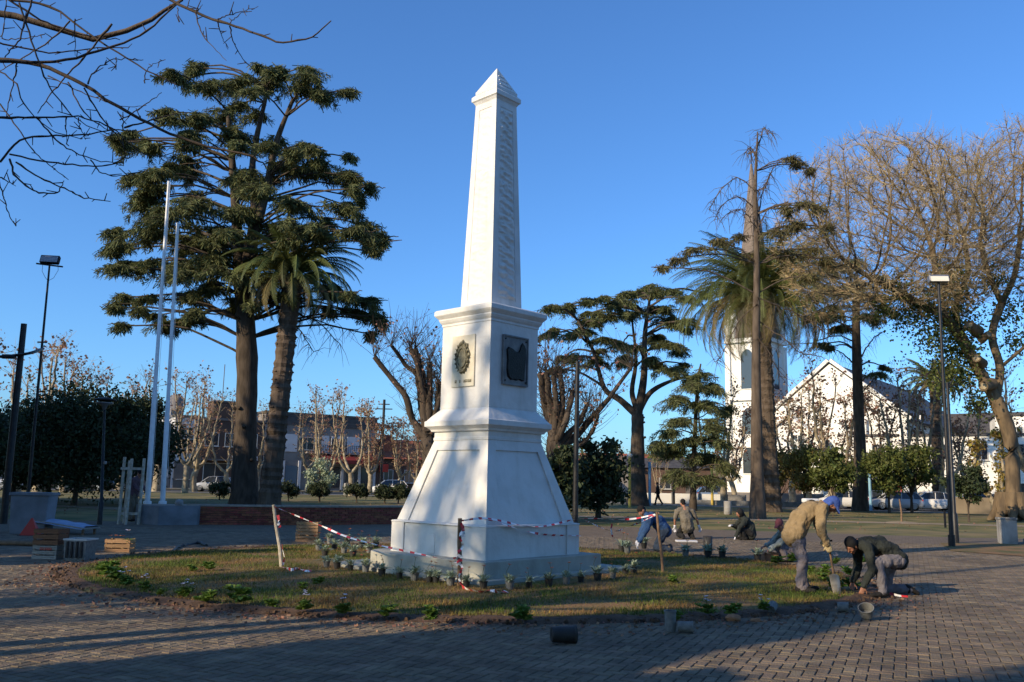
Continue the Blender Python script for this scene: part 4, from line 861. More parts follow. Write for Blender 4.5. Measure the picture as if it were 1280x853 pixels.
for k, (r0, r1, pts) in enumerate(BR):
    y0 = 6.4 + .25 * math.sin(k * 2.1); y1 = y0 + rng.uniform(-.3, .6); p3 = [P(u, v, y0 + (y1 - y0) * i / len(pts)) for i, (u, v) in enumerate(pts)]
    c = curve(p3, 4 * len(pts), .0035, rng); r_ = np.linspace(r0, r1, len(c)) * .62
    r_ = r_ * (1 + .25 * (rng.uniform(0, 1, len(c)) > .85)); b.tube(c, r_, 6)
    for _ in range(3 + len(pts) // 2):        # buds and spur twigs
        i = rng.integers(1, len(c)); d = rng.normal(0, 1, 3); d[1] *= .4; d /= np.linalg.norm(d); l_ = rng.uniform(.02, .10); b.tube([c[i], c[i] + d * l_ + [0, 0, .01]], [.0045, .003], 4)
link('branches', b.mesh('branches', M['darktwig']), bt_root); rehome(bt_root, (0, 0, 0)); bt_root.location = (0, 0, 0)
rehome(bt_root, (-8.2, 6.2, 0))

# ------------------------------------------------------------------ trees and poles out of frame; some are added only for their shade
def caster(x, y, H, rad, n, seed, label, tr=.35, low=.35, size=.22, name='evergreen_tree', clumps=40):
    rng = np.random.default_rng(seed); root = empty(name, (x, y, 0), 0, label, 'tree', 'trees at the left side of the square')
    b = MB(); c, _ = trunk_mb(b, [(0, 0, -.1), (.1, .1, H * .4), (0, 0, H * .9)], tr, tr * .25, 10, 1.3, 12, rng); f = MB()
    cl = ellipsoid_pts(clumps, (0, 0, H * (1 + low) / 2), (rad * .85, rad * .85, H * (1 - low) / 2 * .9), rng, .3)
    for p in cl:
        k = c[rng.integers(len(c) // 3, len(c))]; b.tube([k, (k + p) / 2 + rng.normal(0, .3, 3), p], [tr * .35, tr * .25, tr * .08], 5, cap=False)
        leafquads(f, p + rng.normal(0, 1, (n // clumps, 3)) * rad * .2, size, .6, rng=rng)
    link('trunk', b.mesh('trunk', M['barkdark']), root); link('crown', f.mesh('crown', M['dark']), root); return root
def up(px, t):            # the place a distance t towards the sun from a ground point
    return px[0] + SX * t, px[1] + SY * t
LN = np.array([.589, -.808]); P0 = np.array([0, 10.4])      # the long shadow edge on the paving and its normal
def lane(off, t): q_ = P0 + LN * off + np.array([SX, SY]) * t; return q_[0], q_[1]
def cypress(x, y, H, r_, seed, label, n=9000, size=.10):  # unseen column tree, its outline fitted to the shadow it must throw
    rng = np.random.default_rng(seed); root = empty('cypress', (x, y, 0), 0, label, 'tree', 'unseen cypresses shaped for their shadows'); b = MB(); trunk_mb(b, [(0, 0, -.1), (0, 0, H * .5), (0, 0, H * .95)], .22, .05, 10, 1.3, 12, rng); link('trunk', b.mesh('trunk', M['barkdark']), root)
    t = rng.uniform(0, 1, n) ** .8; a = rng.uniform(0, 6.28, n); rr_ = r_ * np.minimum(1, (t + .03) * 6) ** .5 * np.clip((1.03 - t) * 3.0, 0, 1) ** .6 * np.sqrt(rng.uniform(.25, 1, n)) * (1 + .12 * np.sin(a * 5 + t * 20)); f = MB(); leafquads(f, np.stack([np.cos(a) * rr_, np.sin(a) * rr_, .15 + t * (H - .2)], 1), size, .6, rng=rng); link('crown', f.mesh('crown', M['dark']), root)
x_, y_ = lane(1.28, 13.5); cypress(x_, y_, 8.0, 1.25, 901, 'tall cypress out of frame at the left, shaped to cast the long paving shadow', 16000, .13)
x_, y_ = lane(3.1, 12.0); cypress(x_, y_, 5.2, .7, 902, 'slim loose cypress, out of frame, added to dapple the shadow between two denser ones', 1500, .11)
x_, y_ = lane(5.6, 11.0); cypress(x_, y_, 7.6, 1.3, 903, 'dense unseen cypress behind the camera, added to shade the near right paving corner', 14000, .13)
x_, y_ = lane(-10.15, 12.5); cypress(x_, y_, 6.0, .75, 906, 'small unseen cypress added outside the left edge to shade the crate stack', 5000, .11)  # added so that its shadow covers the stacked crates
def offpole(off, t, H, r_, label):  # unseen pole with a lamp head, added for its thin shadow streak
    x_, y_ = lane(off, t); root = empty('shadow_pole', (x_, y_, 0), 0, label, 'pole'); b = MB(); b.tube([(0, 0, 0), (0, 0, H * .5), (0, 0, H)], [r_ * 1.3, r_, r_ * .8], 10); b.build('shaft', M['blackmetal'], root); b = MB(); b.box((0, 0, H), (.7, .3, .3)); b.build('lamp_head', M['greymetal'], root)
offpole(-.9, 16, 14, .13, 'tall unseen pole added outside the left edge to cast a thin shadow streak')
offpole(-3.9, 19, 7.4, .10, 'shorter unseen pole added outside the left edge for a thin shadow streak')
x_, y_ = lane(-4.6, 31); caster(x_, y_, 20, 4.2, 300, 905, 'high loose crowned tree outside the left edge, far behind the bare ones', tr=.3, low=.5, clumps=30, name='old_tree')
for k, (x_, y_) in enumerate(((-3, -7.5), (6, -9), (14, -8), (-12, -13), (0, -18))): caster(x_, y_, 13, 4.6, 10000, 950 + k, 'broad dense tree added behind the photographer to block skylight, ' + ['right at his back', 'to his right', 'far to his right', 'to his left', 'farthest back'][k], low=.22, size=.24, clumps=60)  # unseen crowns added to keep skylight off the foreground
# row at the left
rowL = [(-8, 23.6, 20, 8, 3.2), (-7, 25, 21, 10, 3.6), (-6, 28.5, 22, 10, 3.8), (-2, 31.5, 26, 12, 4.2), (-14, 36, 24, 12, 5), (-18, 42, 24, 14, 5), (-24, 44, 26, 14, 5.5), (-10, 44, 34, 18, 6), (2, 40, 34, 16, 5.5), (-26, 50, 26, 14, 6), (-18, 52, 30, 16, 6)]
for k, (gx_, gy_, t_, H_, r_) in enumerate(rowL):
    x_, y_ = up((gx_, gy_), t_)
    if abs(x_) < .64 * y_ + r_ + 1: print('caster in view?', k, x_, y_); continue
    caster(x_, y_, H_, r_, 7000, 910 + k, 'broad tree outside the left edge of the view, ' + ['before the crates', 'level with the crates', 'level with the timber frame', 'level with the brick wall', 'level with the black post', 'behind the evergreens', 'far behind the evergreens', 'tallest one toward the street', 'beside the tallest one', 'farthest along the street', 'far inside the row'][k], low=.16, size=.26, clumps=46)

# ------------------------------------------------------------------ low brick wall, planter, flagpoles
wl = empty('brick_wall', (-8, 30, 0), 0, 'long low red brick wall with a pale stone cap behind the paving at the left', 'wall')
A_ = G(232, 656); B_ = G(515, 655); pts = np.array([A_[:2], (A_[:2] + B_[:2]) / 2 + [.3, -.5], B_[:2], B_[:2] + [1.2, .9]]); cw = curve(np.c_[pts, np.zeros(4)], 30)
seg = np.linalg.norm(np.diff(cw, axis=0), axis=1); cum = np.r_[0, np.cumsum(seg)]; TL = cum[-1]
def onw(s): return np.array([np.interp(s, cum, cw[:, 0]), np.interp(s, cum, cw[:, 1])])
def wang(s): d = onw(min(TL, s + .1)) - onw(max(0, s - .1)); return math.atan2(d[1], d[0])
b = MB()
for s in np.arange(0, TL - .3, .5):
    p, a = onw(s + .25), wang(s + .25); b.box((p[0] - math.sin(a) * .14, p[1] + math.cos(a) * .14, .29), (.53, .2, .62), a)
o = b.build('wall_core', M['mortar'], wl); o.location = (8, -30, 0)
b = MB(); rr = 0
for z in np.arange(.035, .60, .075):
    for s in np.arange((rr % 2) * .12 + .12, TL - .12, .25):
        p, a = onw(s), wang(s); b.box((p[0], p[1], z), (.238, .11 + .006 * random.random(), .062), a)
    rr += 1
o = b.build('brick_courses', M['brick'], wl); o.location = (8, -30, 0); o['kind'] = 'stuff'
b = MB()
for s in np.arange(.25, TL - .2, .5):
    p, a = onw(s), wang(s); b.box((p[0] - math.sin(a) * .1, p[1] + math.cos(a) * .1, .63), (.494, .36, .06), a)
o = b.build('stone_cap', M['stonecap'], wl); o.location = (8, -30, 0)
Pc = G(196, 657); pb = empty('flagpole_planter', (Pc[0], Pc[1] + .6, 0), R(-4), 'grey painted concrete box from which the two white flagpoles rise', 'planter')
b = MB(); b.poly([(-.95, -.1), (0.05, -.55), (1.05, .1), (1.0, .9), (-.9, .9)], -.02, .62); bevel(b.build('planter_wall', M['blueconc'], pb), .015, 2)
b = MB(); b.poly([(-.85, 0), (.05, -.42), (.95, .15), (.9, .8), (-.8, .8)], .5, .635); b.build('planter_soil', M['stonecap'], pb)
b = MB(); b.lathe([(.001, .20), (.10, .17), (.14, .08), (.12, 0)], (0, 0, 0), 14); tag(b.build('stone_ball', M['concrete'], None, (Pc[0] + .47, Pc[1] + .5, .635)), 'small round stone on the planter beside the right flagpole', 'stone')
def flagpole(u0, u1, vtop, Y, lb):
    bs = P(u0, 632, Y); bs[2] = .6; tp_ = P(u1, vtop, Y); root = empty('flagpole', bs, 0, lb, 'flagpole', 'white flagpoles')
    tp_ = np.array([tp_[0], Y, tp_[2]]) - bs; b = MB(); H = tp_[2]
    b.tube([(0, 0, -.1), (tp_[0] * .35, 0, H * .35), (tp_[0] * .351, 0, H * .351), (tp_[0], 0, H)], [.085, .078, .066, .045], 12); b.build('pole', M['pole'], root)
    b = MB(); b.lathe([(.001, .05), (.045, .03), (.05, 0), (.03, -.02)], tuple(tp_), 10); b.build('finial', M['pole'], root)
    b = MB(); b.lathe([(.10, .12), (.13, .10), (.13, .0)], (0, 0, .02), 12); b.build('collar', M['pole'], root)
    b = MB(); b.tube([(.11, -.03, .9), (tp_[0] * .5 + .12, -.03, H * .5), (tp_[0] + .06, -.02, H)], .006, 4); b.build('halyard', M['pole'], root)
flagpole(184, 211, 228, Pc[1] + .9, 'taller white flagpole, on the left of the pair'); flagpole(203, 222, 280, Pc[1] + 1.2, 'shorter white flagpole, on the right of the pair')
# wooden post frame
fb = G(160, 656); fr_ = empty('timber_frame', fb, R(6), 'open frame of pale round posts joined by rails, left of the flagpoles', 'frame')
for (x, y, h_) in ((-.30, 0, 2.15), (-.04, -.1, 2.10), (.27, .15, 2.12), (-.32, .6, 2.05)):
    b = MB(); b.tube([(x, y, -.02), (x + .01, y, h_)], .05, 8); b.build('post', M['stakepale'], fr_)
for (x0, x1, z, y) in ((-.34, .33, 1.78, -.06), (-.34, .33, .35, .05)):
    boxo('rail', ((x0 + x1) / 2, y - .06, z), (x1 - x0, .04, .08), M['stakepale'], fr_)

# ------------------------------------------------------------------ poles and lamps
def floodpole(base, top, label, Y, r=.06, panel_=True):
    bs = ground(P(base[0], 600, Y)); bs[0] = P(base[0], base[1], Y)[0]; root = empty('floodlight_pole', bs, 0, label, 'floodlight'); tp_ = P(top[0], top[1], Y) - bs
    b = MB(); b.tube([(0, 0, -.02), (tp_[0] * .5, 0, tp_[2] * .5), (tp_[0], 0, tp_[2])], [r, r * .8, r * .55], 10); b.build('pole', M['blackmetal'], root)
    b = MB(); b.box((0, 0, .01), (.3, .3, .02)); b.tube([(0, 0, 0), (0, 0, .35)], r * 1.5, 10); b.build('base_plate', M['blackmetal'], root)
    return root, tp_
Yf = 31
root, tp_ = floodpole((32, 650), (62, 331), 'tall floodlight pole with a tilted rectangular lamp, at the left above the dark trees', Yf, .06)
hd = empty('lamp_head', tp_, R(8)); hd.parent = root
b = MB(); b.box((0, 0, .18), (.66, .16, .32), rx=R(-20)); bevel(b.build('housing', M['blackmetal'], hd), .02, 1)
b = MB(); b.box((0, -.095, .19), (.58, .02, .25), rx=R(-20)); b.build('lamp_glass', M['greymetal'], hd)
b = MB(); b.box((0, 0, -.02), (.98, .06, .05), ry=R(6)); b.tube([(-.25, 0, 0), (-.25, 0, -.25), (-.1, 0, -.5), (0, 0, -.6)], .008, 4); b.tube([(.3, 0, 0), (.34, 0, -.2), (.2, 0, -.5), (0, 0, -.62)], .008, 4); b.build('crossbar', M['blackmetal'], root, tp_)
b = MB(); zz = P(52, 428, Yf)[2]; b.box((tp_[0] * .68, 0, zz), (.34, .05, .05)); b.build('bracket', M['blackmetal'], root)
Yr = G(1190, 684)[1]
root, tp_ = floodpole((1190, 684), (1173, 352), 'tall black floodlight pole with a pale rectangular lamp at the right', Yr, .065)
hd = empty('lamp_head', tp_, R(-5)); hd.parent = root
b = MB(); b.box((0, 0, .07), (.58, .22, .22), rx=R(-15)); bevel(b.build('housing', M['greymetal'], hd), .02, 1)
b = MB(); b.box((0, -.12, .06), (.52, .012, .17), rx=R(-15)); b.build('lamp_glass', M['lampglass'], hd)
b = MB(); b.tube([(-.29, 0, 0), (-.29, 0, -.1), (.29, 0, -.1), (.29, 0, 0)], .012, 6); b.build('yoke', M['blackmetal'], hd)
b = MB(); b.box((-.16, 0, .8), (.05, .04, .5)); b.build('cable_box', M['blackmetal'], root)
# second lamp post beside it
bs = G(1195, 679); root = empty('street_lamp', bs, 0, 'shorter thick black lamp post with crossed arms, right beside the tall floodlight pole', 'street lamp'); t2 = P(1184, 478, bs[1]) - bs
b = MB(); b.tube([(0, 0, 0), (0, 0, .9), (0, 0, .95), tuple(t2)], [.10, .09, .06, .045], 10); b.build('pole', M['blackmetal'], root)
b = MB()
for dx, dz in ((-.45, .25), (-.3, .45), (.35, .3), (.42, -.1)): b.tube([t2 * np.array([1, 1, 1]) - [0, 0, .2], t2 + [dx * .6, 0, dz * .4], t2 + [dx, 0, dz]], [.025, .02, .016], 6)
b.build('arms', M['blackmetal'], root)
# street lamp at left (disc head)
bs = G(124, 656); root = empty('street_lamp', bs, 0, 'slim dark street lamp with a flat double disc head, in front of the dark evergreens', 'street lamp'); t2 = P(131, 505, bs[1]) - bs
b = MB(); b.tube([(0, 0, 0), (0, 0, .7), (0, 0, .72), tuple(t2)], [.08, .075, .05, .035], 10); b.build('pole', M['blackmetal'], root)
b = MB(); b.lathe([(.02, -.25), (.10, -.05), (.24, .0), (.26, .04), (.10, .06)], tuple(t2), 18); b.build('lamp_bowl', M['greymetal'], root)
b = MB(); b.lathe([(.30, .10), (.36, .12), (.30, .16), (.05, .22), (.001, .23)], tuple(t2), 18); b.build('lamp_cap', M['blackmetal'], root)
b = MB(); b.lathe([(.05, .0), (.055, .05), (.05, .10)], (0, 0, 1.9), 10); b.build('collar', M['greymetal'], root)
# thick leaning post far left with cable
bs = G(4, 655); root = empty('black_post', bs, 0, 'thick leaning black post with a sagging cable at the far left', 'post'); t2 = P(30, 405, bs[1]) - bs
b = MB(); b.tube([(0, 0, -.05), t2 * .5, t2], [.115, .105, .09], 10); b.build('post', M['blackmetal'], root)
b = MB(); y = bs[1]; c_ = [P(-60, 440, y - .3) - bs, P(-5, 446, y - .25) - bs, P(22, 444, y - .2) - bs, P(40, 441, y - .1) - bs, P(54, 436, Yf) - bs]; b.tube(curve(c_, 12), .05, 6); b.build('cable', M['blackmetal'], root)
b = MB(); c_ = P(13, 446, y - .25) - bs; b.tube([c_ - [.25, 0, .0], c_ + [.15, 0, .0]], .08, 6); b.build('cable_joint', M['blackmetal'], root)
bs = G(719, 656); root = empty('black_pole', bs, 0, 'plain tall black pole just right of the obelisk', 'pole'); t2 = P(722, 452, bs[1]) - bs
b = MB(); b.tube([(0, 0, 0), (0, 0, 1), t2], [.12, .11, .085], 10); b.build('pole', M['blackmetal'], root); b = MB(); b.box((0, 0, .01), (.36, .36, .02)); b.build('base_plate', M['blackmetal'], root)
bs = ground(P(787, 600, 60)); root = empty('yellow_lamp_post', bs, 0, 'yellow post with a small white globe, left of the layered cedar trunk', 'lamp post'); b = MB(); b.tube([(0, 0, 0), (0, 0, 3.4)], .10, 8); b.build('post', M['yellowpost'], root); b = MB(); b.lathe([(.001, .3), (.16, .22), (.2, .1), (.12, 0)], (0, 0, 3.4), 12); b.build('globe', M['lampglass'], root)
for u, Y, c_, lb, h_ in ((812, 66, 'bluepost', 'light blue post behind the layered cedar trunk', 3.2), (890, 72, 'yellowpost', 'yellow post left of the church tower', 3.4), (1087, 66, 'bluepost', 'blue post by the parked cars right of the pine', 3.5), (842, 74, 'blackmetal', 'thin dark post in front of the white barrier', 2.4), (476, 92, 'blackmetal', 'thin telegraph pole with a crossarm at the right end of the shop building', 9.9)):
    bs = ground(P(u, 600, Y)); root = empty('post', bs, 0, lb, 'post'); b = MB(); b.tube([(0, 0, 0), (0, 0, h_)], .11 if h_ < 5 else .14, 8); b.build('shaft', M[c_], root)
    b = MB()
    if h_ > 5: b.box((0, 0, h_ - 1), (1.8, .1, .1)); b.box((0, 0, h_ - .5), (1.2, .1, .1))
    else: b.box((0, 0, h_ + .03), (.26, .26, .06))
    b.build('cap' if h_ < 5 else 'crossarm', M[c_], root)

# ------------------------------------------------------------------ bollards, bins, walls
def bollard(u, Y, r, h_, lb, cat='bollard', m_='concrete', nm='concrete_bollard'):
    b = MB(); b.lathe([(r * .9, 0), (r, .03), (r, h_ - .05), (r * .92, h_), (.001, h_ + .01)], (0, 0, 0), 14); return tag(b.build(nm, M[m_], None, ground(P(u, 600, Y))), lb, cat)
bollard(909, 50, .22, .75, 'round pale concrete bollard on the lawn left of the tall conifer'); bollard(434, 80, .28, 1.1, 'squat stone bollard on the far lawn in front of the red awning'); bollard(171, 62, .3, 1.4, 'round stone bollard behind the timber frame')
bs = G(1256, 680); bs[0] += .1; root = empty('litter_bin', bs, R(-20), 'square concrete litter bin with a dark rim at the right edge', 'litter bin')
b = MB(); b.box((0, 0, .38), (.50, .50, .76)); bevel(b.build('body', M['concrete'], root), .02, 1)
b = MB()
for c_, d_ in (((-.25, 0, .79), (.04, .54, .06)), ((.25, 0, .79), (.04, .54, .06)), ((0, -.25, .79), (.46, .04, .06)), ((0, .25, .79), (.46, .04, .06))): b.box(c_, d_)
b.build('rim', M['greystone'], root); boxo('opening', (0, 0, .768), (.44, .44, .01), M['black'], root)
b = MB(); b.box((0, 0, .08), (3.2, .3, .16)); tag(b.build('kerb', M['concrete'], None, (bs[0] + 2.2, bs[1] + .05, 0)), 'low concrete kerb running right from the litter bin', 'kerb')
zone([G(1190, 690)[:2], G(1290, 697)[:2], (bs[0] + 5, bs[1] - .4), (bs[0] - 2.4, bs[1] - .5)], 'right_lawn_patch', .022, M['turf'])
# white barrier wall segments
wb = empty('barrier_wall', ground(P(845, 600, 76)), 0, 'low white wall in three panels behind the walking man', 'wall')
for k, (x, c_) in enumerate(((-1.6, 'chwhite'), (.9, 'chwhite'), (3.1, 'chwhite'), (5.2, 'concrete'))): boxo('wall_panel', (x, 0, .42), (2.35 if k < 3 else 1.7, .2, .86), M[c_], wb)
for x in (-.36, 2.03, 4.3): boxo('wall_post', (x, -.03, .46), (.16, .26, .95), M['greystone'], wb)
lw_ = empty('low_wall', ground(P(930, 600, 72)), R(-4), 'long low grey kerb wall left of the church', 'wall'); b = MB(); b.box((0, 0, .2), (9, .3, .4)); b.build('wall', M['concrete'], lw_)
b = MB(); b.box((0, 0, .62), (2.6, .4, 1.1)); tag(b.build('sand_pile_board', M['path'], None, ground(P(1212, 600, 60))), 'sand coloured board fence low between the lamp poles and the forked tree', 'fence')
# sapling on the right lawn with a stone ring
bs = G(1127, 654); root = empty('sapling', bs, 0, 'bare thin sapling stem on the dry strip of the right lawn', 'sapling'); b = MB(); b.tube([(0, 0, 0), (.02, 0, .5), (-.02, 0, .9), (-.05, 0, 1.15)], [.05, .045, .04, .035], 8); b.build('stem', M['stake'], root)
b = MB(); b.lathe([(1.0, 0), (.6, .05), (.1, .08), (.001, .08)], (.1, .1, 0), 18); b.build('soil_mound', M['path'], root)
# concrete stub, warning cone, board with sheet at the left
bs = G(33, 668); root = empty('concrete_plinth', bs, R(8), 'grey tapered concrete plinth beside the red triangle at far left', 'plinth'); b = MB(); b.box((0, .3, .50), (.86, .6, 1.02), taper=1.12); bevel(b.build('body', M['blueconc'], root), .02, 1); b = MB(); b.box((0, .3, 1.04), (1.02, .74, .07)); b.build('cap', M['blueconc'], root)
bs = G(38, 670); b = MB(); V = [(-.3, -.14, 0), (.3, -.14, 0), (.3, .14, 0), (-.3, .14, 0), (-.02, -.02, .56), (.02, -.02, .56), (.02, .02, .56), (-.02, .02, .56)]; b.add(V, [[0, 3, 2, 1], [4, 5, 6, 7], [0, 1, 5, 4], [1, 2, 6, 5], [2, 3, 7, 6], [3, 0, 4, 7]]); root = empty('warning_triangle', bs, R(5), 'red triangular warning marker in front of the grey plinth', 'marker'); root.scale = (.8, .8, .8); b.build('panel', M['red'], root); b = MB(); b.box((0, 0, .012), (.66, .36, .02)); b.build('foot', M['black'], root)
bs = G(78, 668); root = empty('board_table', bs, R(-8), 'pale blue sheet lying over a low tilted board, left, behind the crates', 'board'); b = MB(); b.box((0, 0, .28), (1.7, .7, .03), ry=R(7)); b.build('board', M['woodpale'], root)
b = MB(); V = []; nx_ = 14
for j in range(6):
    for i in range(nx_): x = -.85 + i * 1.65 / 13; V.append((x, -.38 + j * .16, .33 - x * .12 + .025 * noise.noise((x * 4, j, 1)) - (.08 if j in (0, 5) else 0)))
b.add(V, [[j * nx_ + i, j * nx_ + i + 1, (j + 1) * nx_ + i + 1, (j + 1) * nx_ + i] for j in range(5) for i in range(nx_ - 1)], 0, True); b.build('sheet', M['bluesheet'], root)
for x, y in ((-.75, -.25), (.75, -.25), (-.75, .25), (.75, .25)): boxo('leg', (x, y, (.27 - x * .12) / 2), (.05, .05, .27 - x * .12), M['stake'], root)
bs = G(10, 683); b = MB(); b.tube([(-1.4, 0, .06), (0, .05, .07), (1.3, .1, .05)], .055, 8); tag(b.build('wooden_pole', M['stake'], None, bs), 'long pole lying on the ground at the far left edge', 'pole')

# ------------------------------------------------------------------ crates
def crate(loc, rz, L_, W_, H_, m_, label, nsl=3, group='slatted crates on the paving'):
    root = empty('slatted_crate', loc, rz, label, 'crate', group); sl_ = MB(); sh_ = H_ / (nsl * 1.28); 
    a = MB(); a.box((0, 0, 0), (L_, .012, sh_)); ma = a.mesh('slat', M[m_]); a = MB(); a.box((0, 0, 0), (.012, W_ - .03, sh_)); me = a.mesh('end_slat', M[m_]); a = MB(); a.box((0, 0, 0), (.03, .03, H_)); mp = a.mesh('corner_post', M[m_])
    for k in range(nsl):
        z = sh_ / 2 + .005 + k * (H_ - sh_ - .01) / (nsl - 1)
        for s in (-1, 1): link('slat', ma, root, (random.uniform(-.003, .003), s * W_ / 2, z), (0, 0, random.uniform(-.006, .006))); link('end_slat', me, root, (s * (L_ / 2 - .008), 0, z))
    for sx in (-1, 1):
        for sy in (-1, 1): link('corner_post', mp, root, (sx * (L_ / 2 - .028), sy * (W_ / 2 - .024), H_ / 2 + .004))
    boxo('bottom', (0, 0, .012), (L_ - .04, W_ - .04, .012), M[m_], root); return root
g1 = G(55, 700)
crate((g1[0], g1[1] + .2, 0), R(-8), .50, .34, .26, 'woodpale', 'pale worn crate with red print, at the bottom of the left stack')
r_ = MB(); 
for k, (x, w_) in enumerate(((-.10, .03), (-.055, .03), (-.01, .02), (.03, .03), (.07, .03), (.11, .028))): r_.box((x, 0, 0), (w_, .004, .045 if k % 2 else .05)); r_.box((x, -.0005, 0), (w_ * .35, .004, .02), mi=1)
c_ = [o for o in C.objects if o.name.startswith('slatted_crate')][-1]; r_.build('red_print', [M['red'], M['woodpale']], c_, (.02, -.179, .20))
crate((g1[0] - .01, g1[1] + .2, .272), R(-6), .50, .34, .29, 'wooddark', 'reddish brown crate on top of the left stack', 3)
g2 = G(145, 691); c1 = crate((g2[0], g2[1] + .17, 0), R(2), .52, .32, .27, 'wood', 'bright orange wooden crate full of small flowers, standing alone at the left')
g3 = G(382, 678); crate((g3[0], g3[1] + .2, 0), R(4), .56, .36, .25, 'wood', 'lower crate of the pair left of the obelisk, behind the pots'); crate((g3[0] + .02, g3[1] + .2, .26), R(-2), .56, .36, .24, 'wood', 'upper crate of the pair left of the obelisk, behind the pots')
g4 = G(94, 701); root = empty('plastic_tray_stack', (g4[0], g4[1] + .15, 0), R(-5), 'dark plastic tray box with a white rim, right of the crate stack', 'box', None)
b = MB(); b.box((0, 0, .19), (.40, .34, .38), taper=1.12); b.build('box', M['potgrey'], root); b = MB()
for c_, d_ in (((-.22, 0, .385), (.03, .40, .03)), ((.22, 0, .385), (.03, .40, .03)), ((0, -.18, .385), (.41, .03, .03)), ((0, .18, .385), (.41, .03, .03))): b.box(c_, d_)
b.build('rim', M['frame'], root); b = MB()
for x in (-.14, -.05, .05, .14): b.box((x, -.205, .2), (.035, .02, .3))
b.build('ribs', M['black'], root)

# ------------------------------------------------------------------ plants in pots and in the bed
def tuft(b, c, n, ln, wd, rng, spread=1.0, mi=0, upk=.8):
    a = rng.uniform(0, 6.28, n); d = np.stack([np.cos(a) * spread, np.sin(a) * spread, rng.uniform(.3, 1.2, n) * upk], 1); d /= np.linalg.norm(d, axis=1)[:, None]; l_ = ln * rng.uniform(.5, 1.1, n)[:, None]
    s = np.cross(d, [0, 0, 1.0]); s /= np.linalg.norm(s, axis=1)[:, None] + 1e-6; m_ = c + d * l_ * .55 + [0, 0, .01]; e = c + d * l_ - np.array([0, 0, 1]) * l_ * .18
    s = s * wd
    V = np.stack([np.tile(c, (n, 1)), m_ - s, e, m_ + s], 1).reshape(-1, 3); b.add(V, np.arange(4 * n).reshape(n, 4), mi)
def flower(b, c, r, mi, rng):
    for k in range(7):
        a = k * .9; d = np.array([math.cos(a), math.sin(a), .35 + rng.uniform(-.2, .2)]); s = np.array([-math.sin(a), math.cos(a), 0]) * r * .4; c = np.array(c); b.add([c, c + d * r * .6 - s, c + d * r, c + d * r * .6 + s], [[0, 1, 2, 3]], mi)
def pot_mesh(r, h, m_):
    b = MB(); b.lathe([(.001, .0), (r * .75, 0), (r * .98, h * .93), (r * 1.08, h * .93), (r * 1.08, h), (r * .95, h), (r * .9, h * .85), (.001, h * .85)], (0, 0, 0), 14, smooth=False); return b.mesh('pot', M[m_])
potme = pot_mesh(.062, .115, 'pot'); potme2 = pot_mesh(.063, .12, 'potgrey')
pv_ = []
for k in range(5):
    rng = np.random.default_rng(500 + k); b = MB(); tuft(b, np.array([0, 0, .11]), 34, .20, .015, rng, 1.0, 0, .9); tuft(b, np.array([0, 0, .13]), 16, .12, .014, rng, .5, 0, 1.4)
    f = MB(); st = [(0, 0, .12), (rng.normal(0, .02), rng.normal(0, .02), .24), (rng.normal(0, .04), rng.normal(0, .04), .33)]; f.tube(st, .003, 4, mi=1); flower(f, st[-1], .035, 0, rng)
    if k % 2: st = [(0, 0, .12), (.03, .02, .2), (.07, -.03, .27)]; f.tube(st, .003, 4, mi=1); flower(f, st[-1], .03, 0, rng)
    pv_.append((b.mesh('leaves', M['silverleaf']), f.mesh('flower', [M['orange'], M['green']])))
def potted(u, v, k, label, sc=1.0, grp='potted plants set out round the plinth', z=.05):
    p = G(u, v, z); root = empty('potted_plant', p, k * 1.3, label, 'potted plant', grp); root.scale = (sc,) * 3
    link('pot', potme if k % 3 else potme2, root); link('leaves', pv_[k % 5][0], root, (0, 0, -.03), (0, 0, k * .7)).scale = (1.2, 1.2, 1.15); link('flower', pv_[(k * 2) % 5][1], root)
POTL = [(408, 710, 'left end of the front row, with orange flowers'), (421, 712, 'second from the left end of the front row'), (438, 714, 'third from the left, before the low step end'), (457, 716, 'fourth from the left, against the rounded plinth end'), (477, 721, 'fifth from the left, before the rounded plinth'), (499, 724, 'sixth from the left, on the lit side'), (518, 727, 'seventh from the left, just left of the pair by the tape stake'), (537, 729, 'first of the pair left of the brown tape stake'), (545, 730, 'second of the pair left of the brown tape stake'), (563, 733, 'close against the left of the brown tape stake'), (583, 735, 'just right of the brown tape stake'), (604, 737, 'at the front corner of the plinth'), (637, 738, 'right of the front corner, with an orange flower'), (661, 736, 'large silvery one under the shaded face'), (686, 734, 'second under the shaded face'), (708, 731, 'third under the shaded face'), (726, 729, 'fourth under the shaded face'), (747, 727, 'tall silvery one near the right plinth end'), (766, 724, 'right of the plinth end'), (782, 720, 'right end of the row, palest leaves'), (792, 718, 'beyond the right end of the row, with a red flower')]
for k, (u, v, lb) in enumerate(POTL): potted(u, v, k, 'potted silvery plant, ' + lb, 1.0 + .12 * math.sin(k * 2.3))
BK = [(398, 689), (406, 697), (418, 688), (430, 692), (441, 697), (452, 686), (461, 692), (434, 682), (470, 685), (412, 680)]
nmn = ['far left of the cluster behind the plinth', 'front left of the cluster', 'beside the tallest bloom of the cluster', 'middle of the cluster', 'front of the cluster by the step', 'rear right of the cluster', 'right front of the cluster, by the rounded plinth', 'rear middle of the cluster', 'rightmost of the cluster, next to the pedestal', 'rearmost left of the cluster']
for k, (u, v) in enumerate(BK): potted(u, v, k + 3, 'potted plant in shade, ' + nmn[k], 1.15, 'shaded cluster of pots left of the plinth')
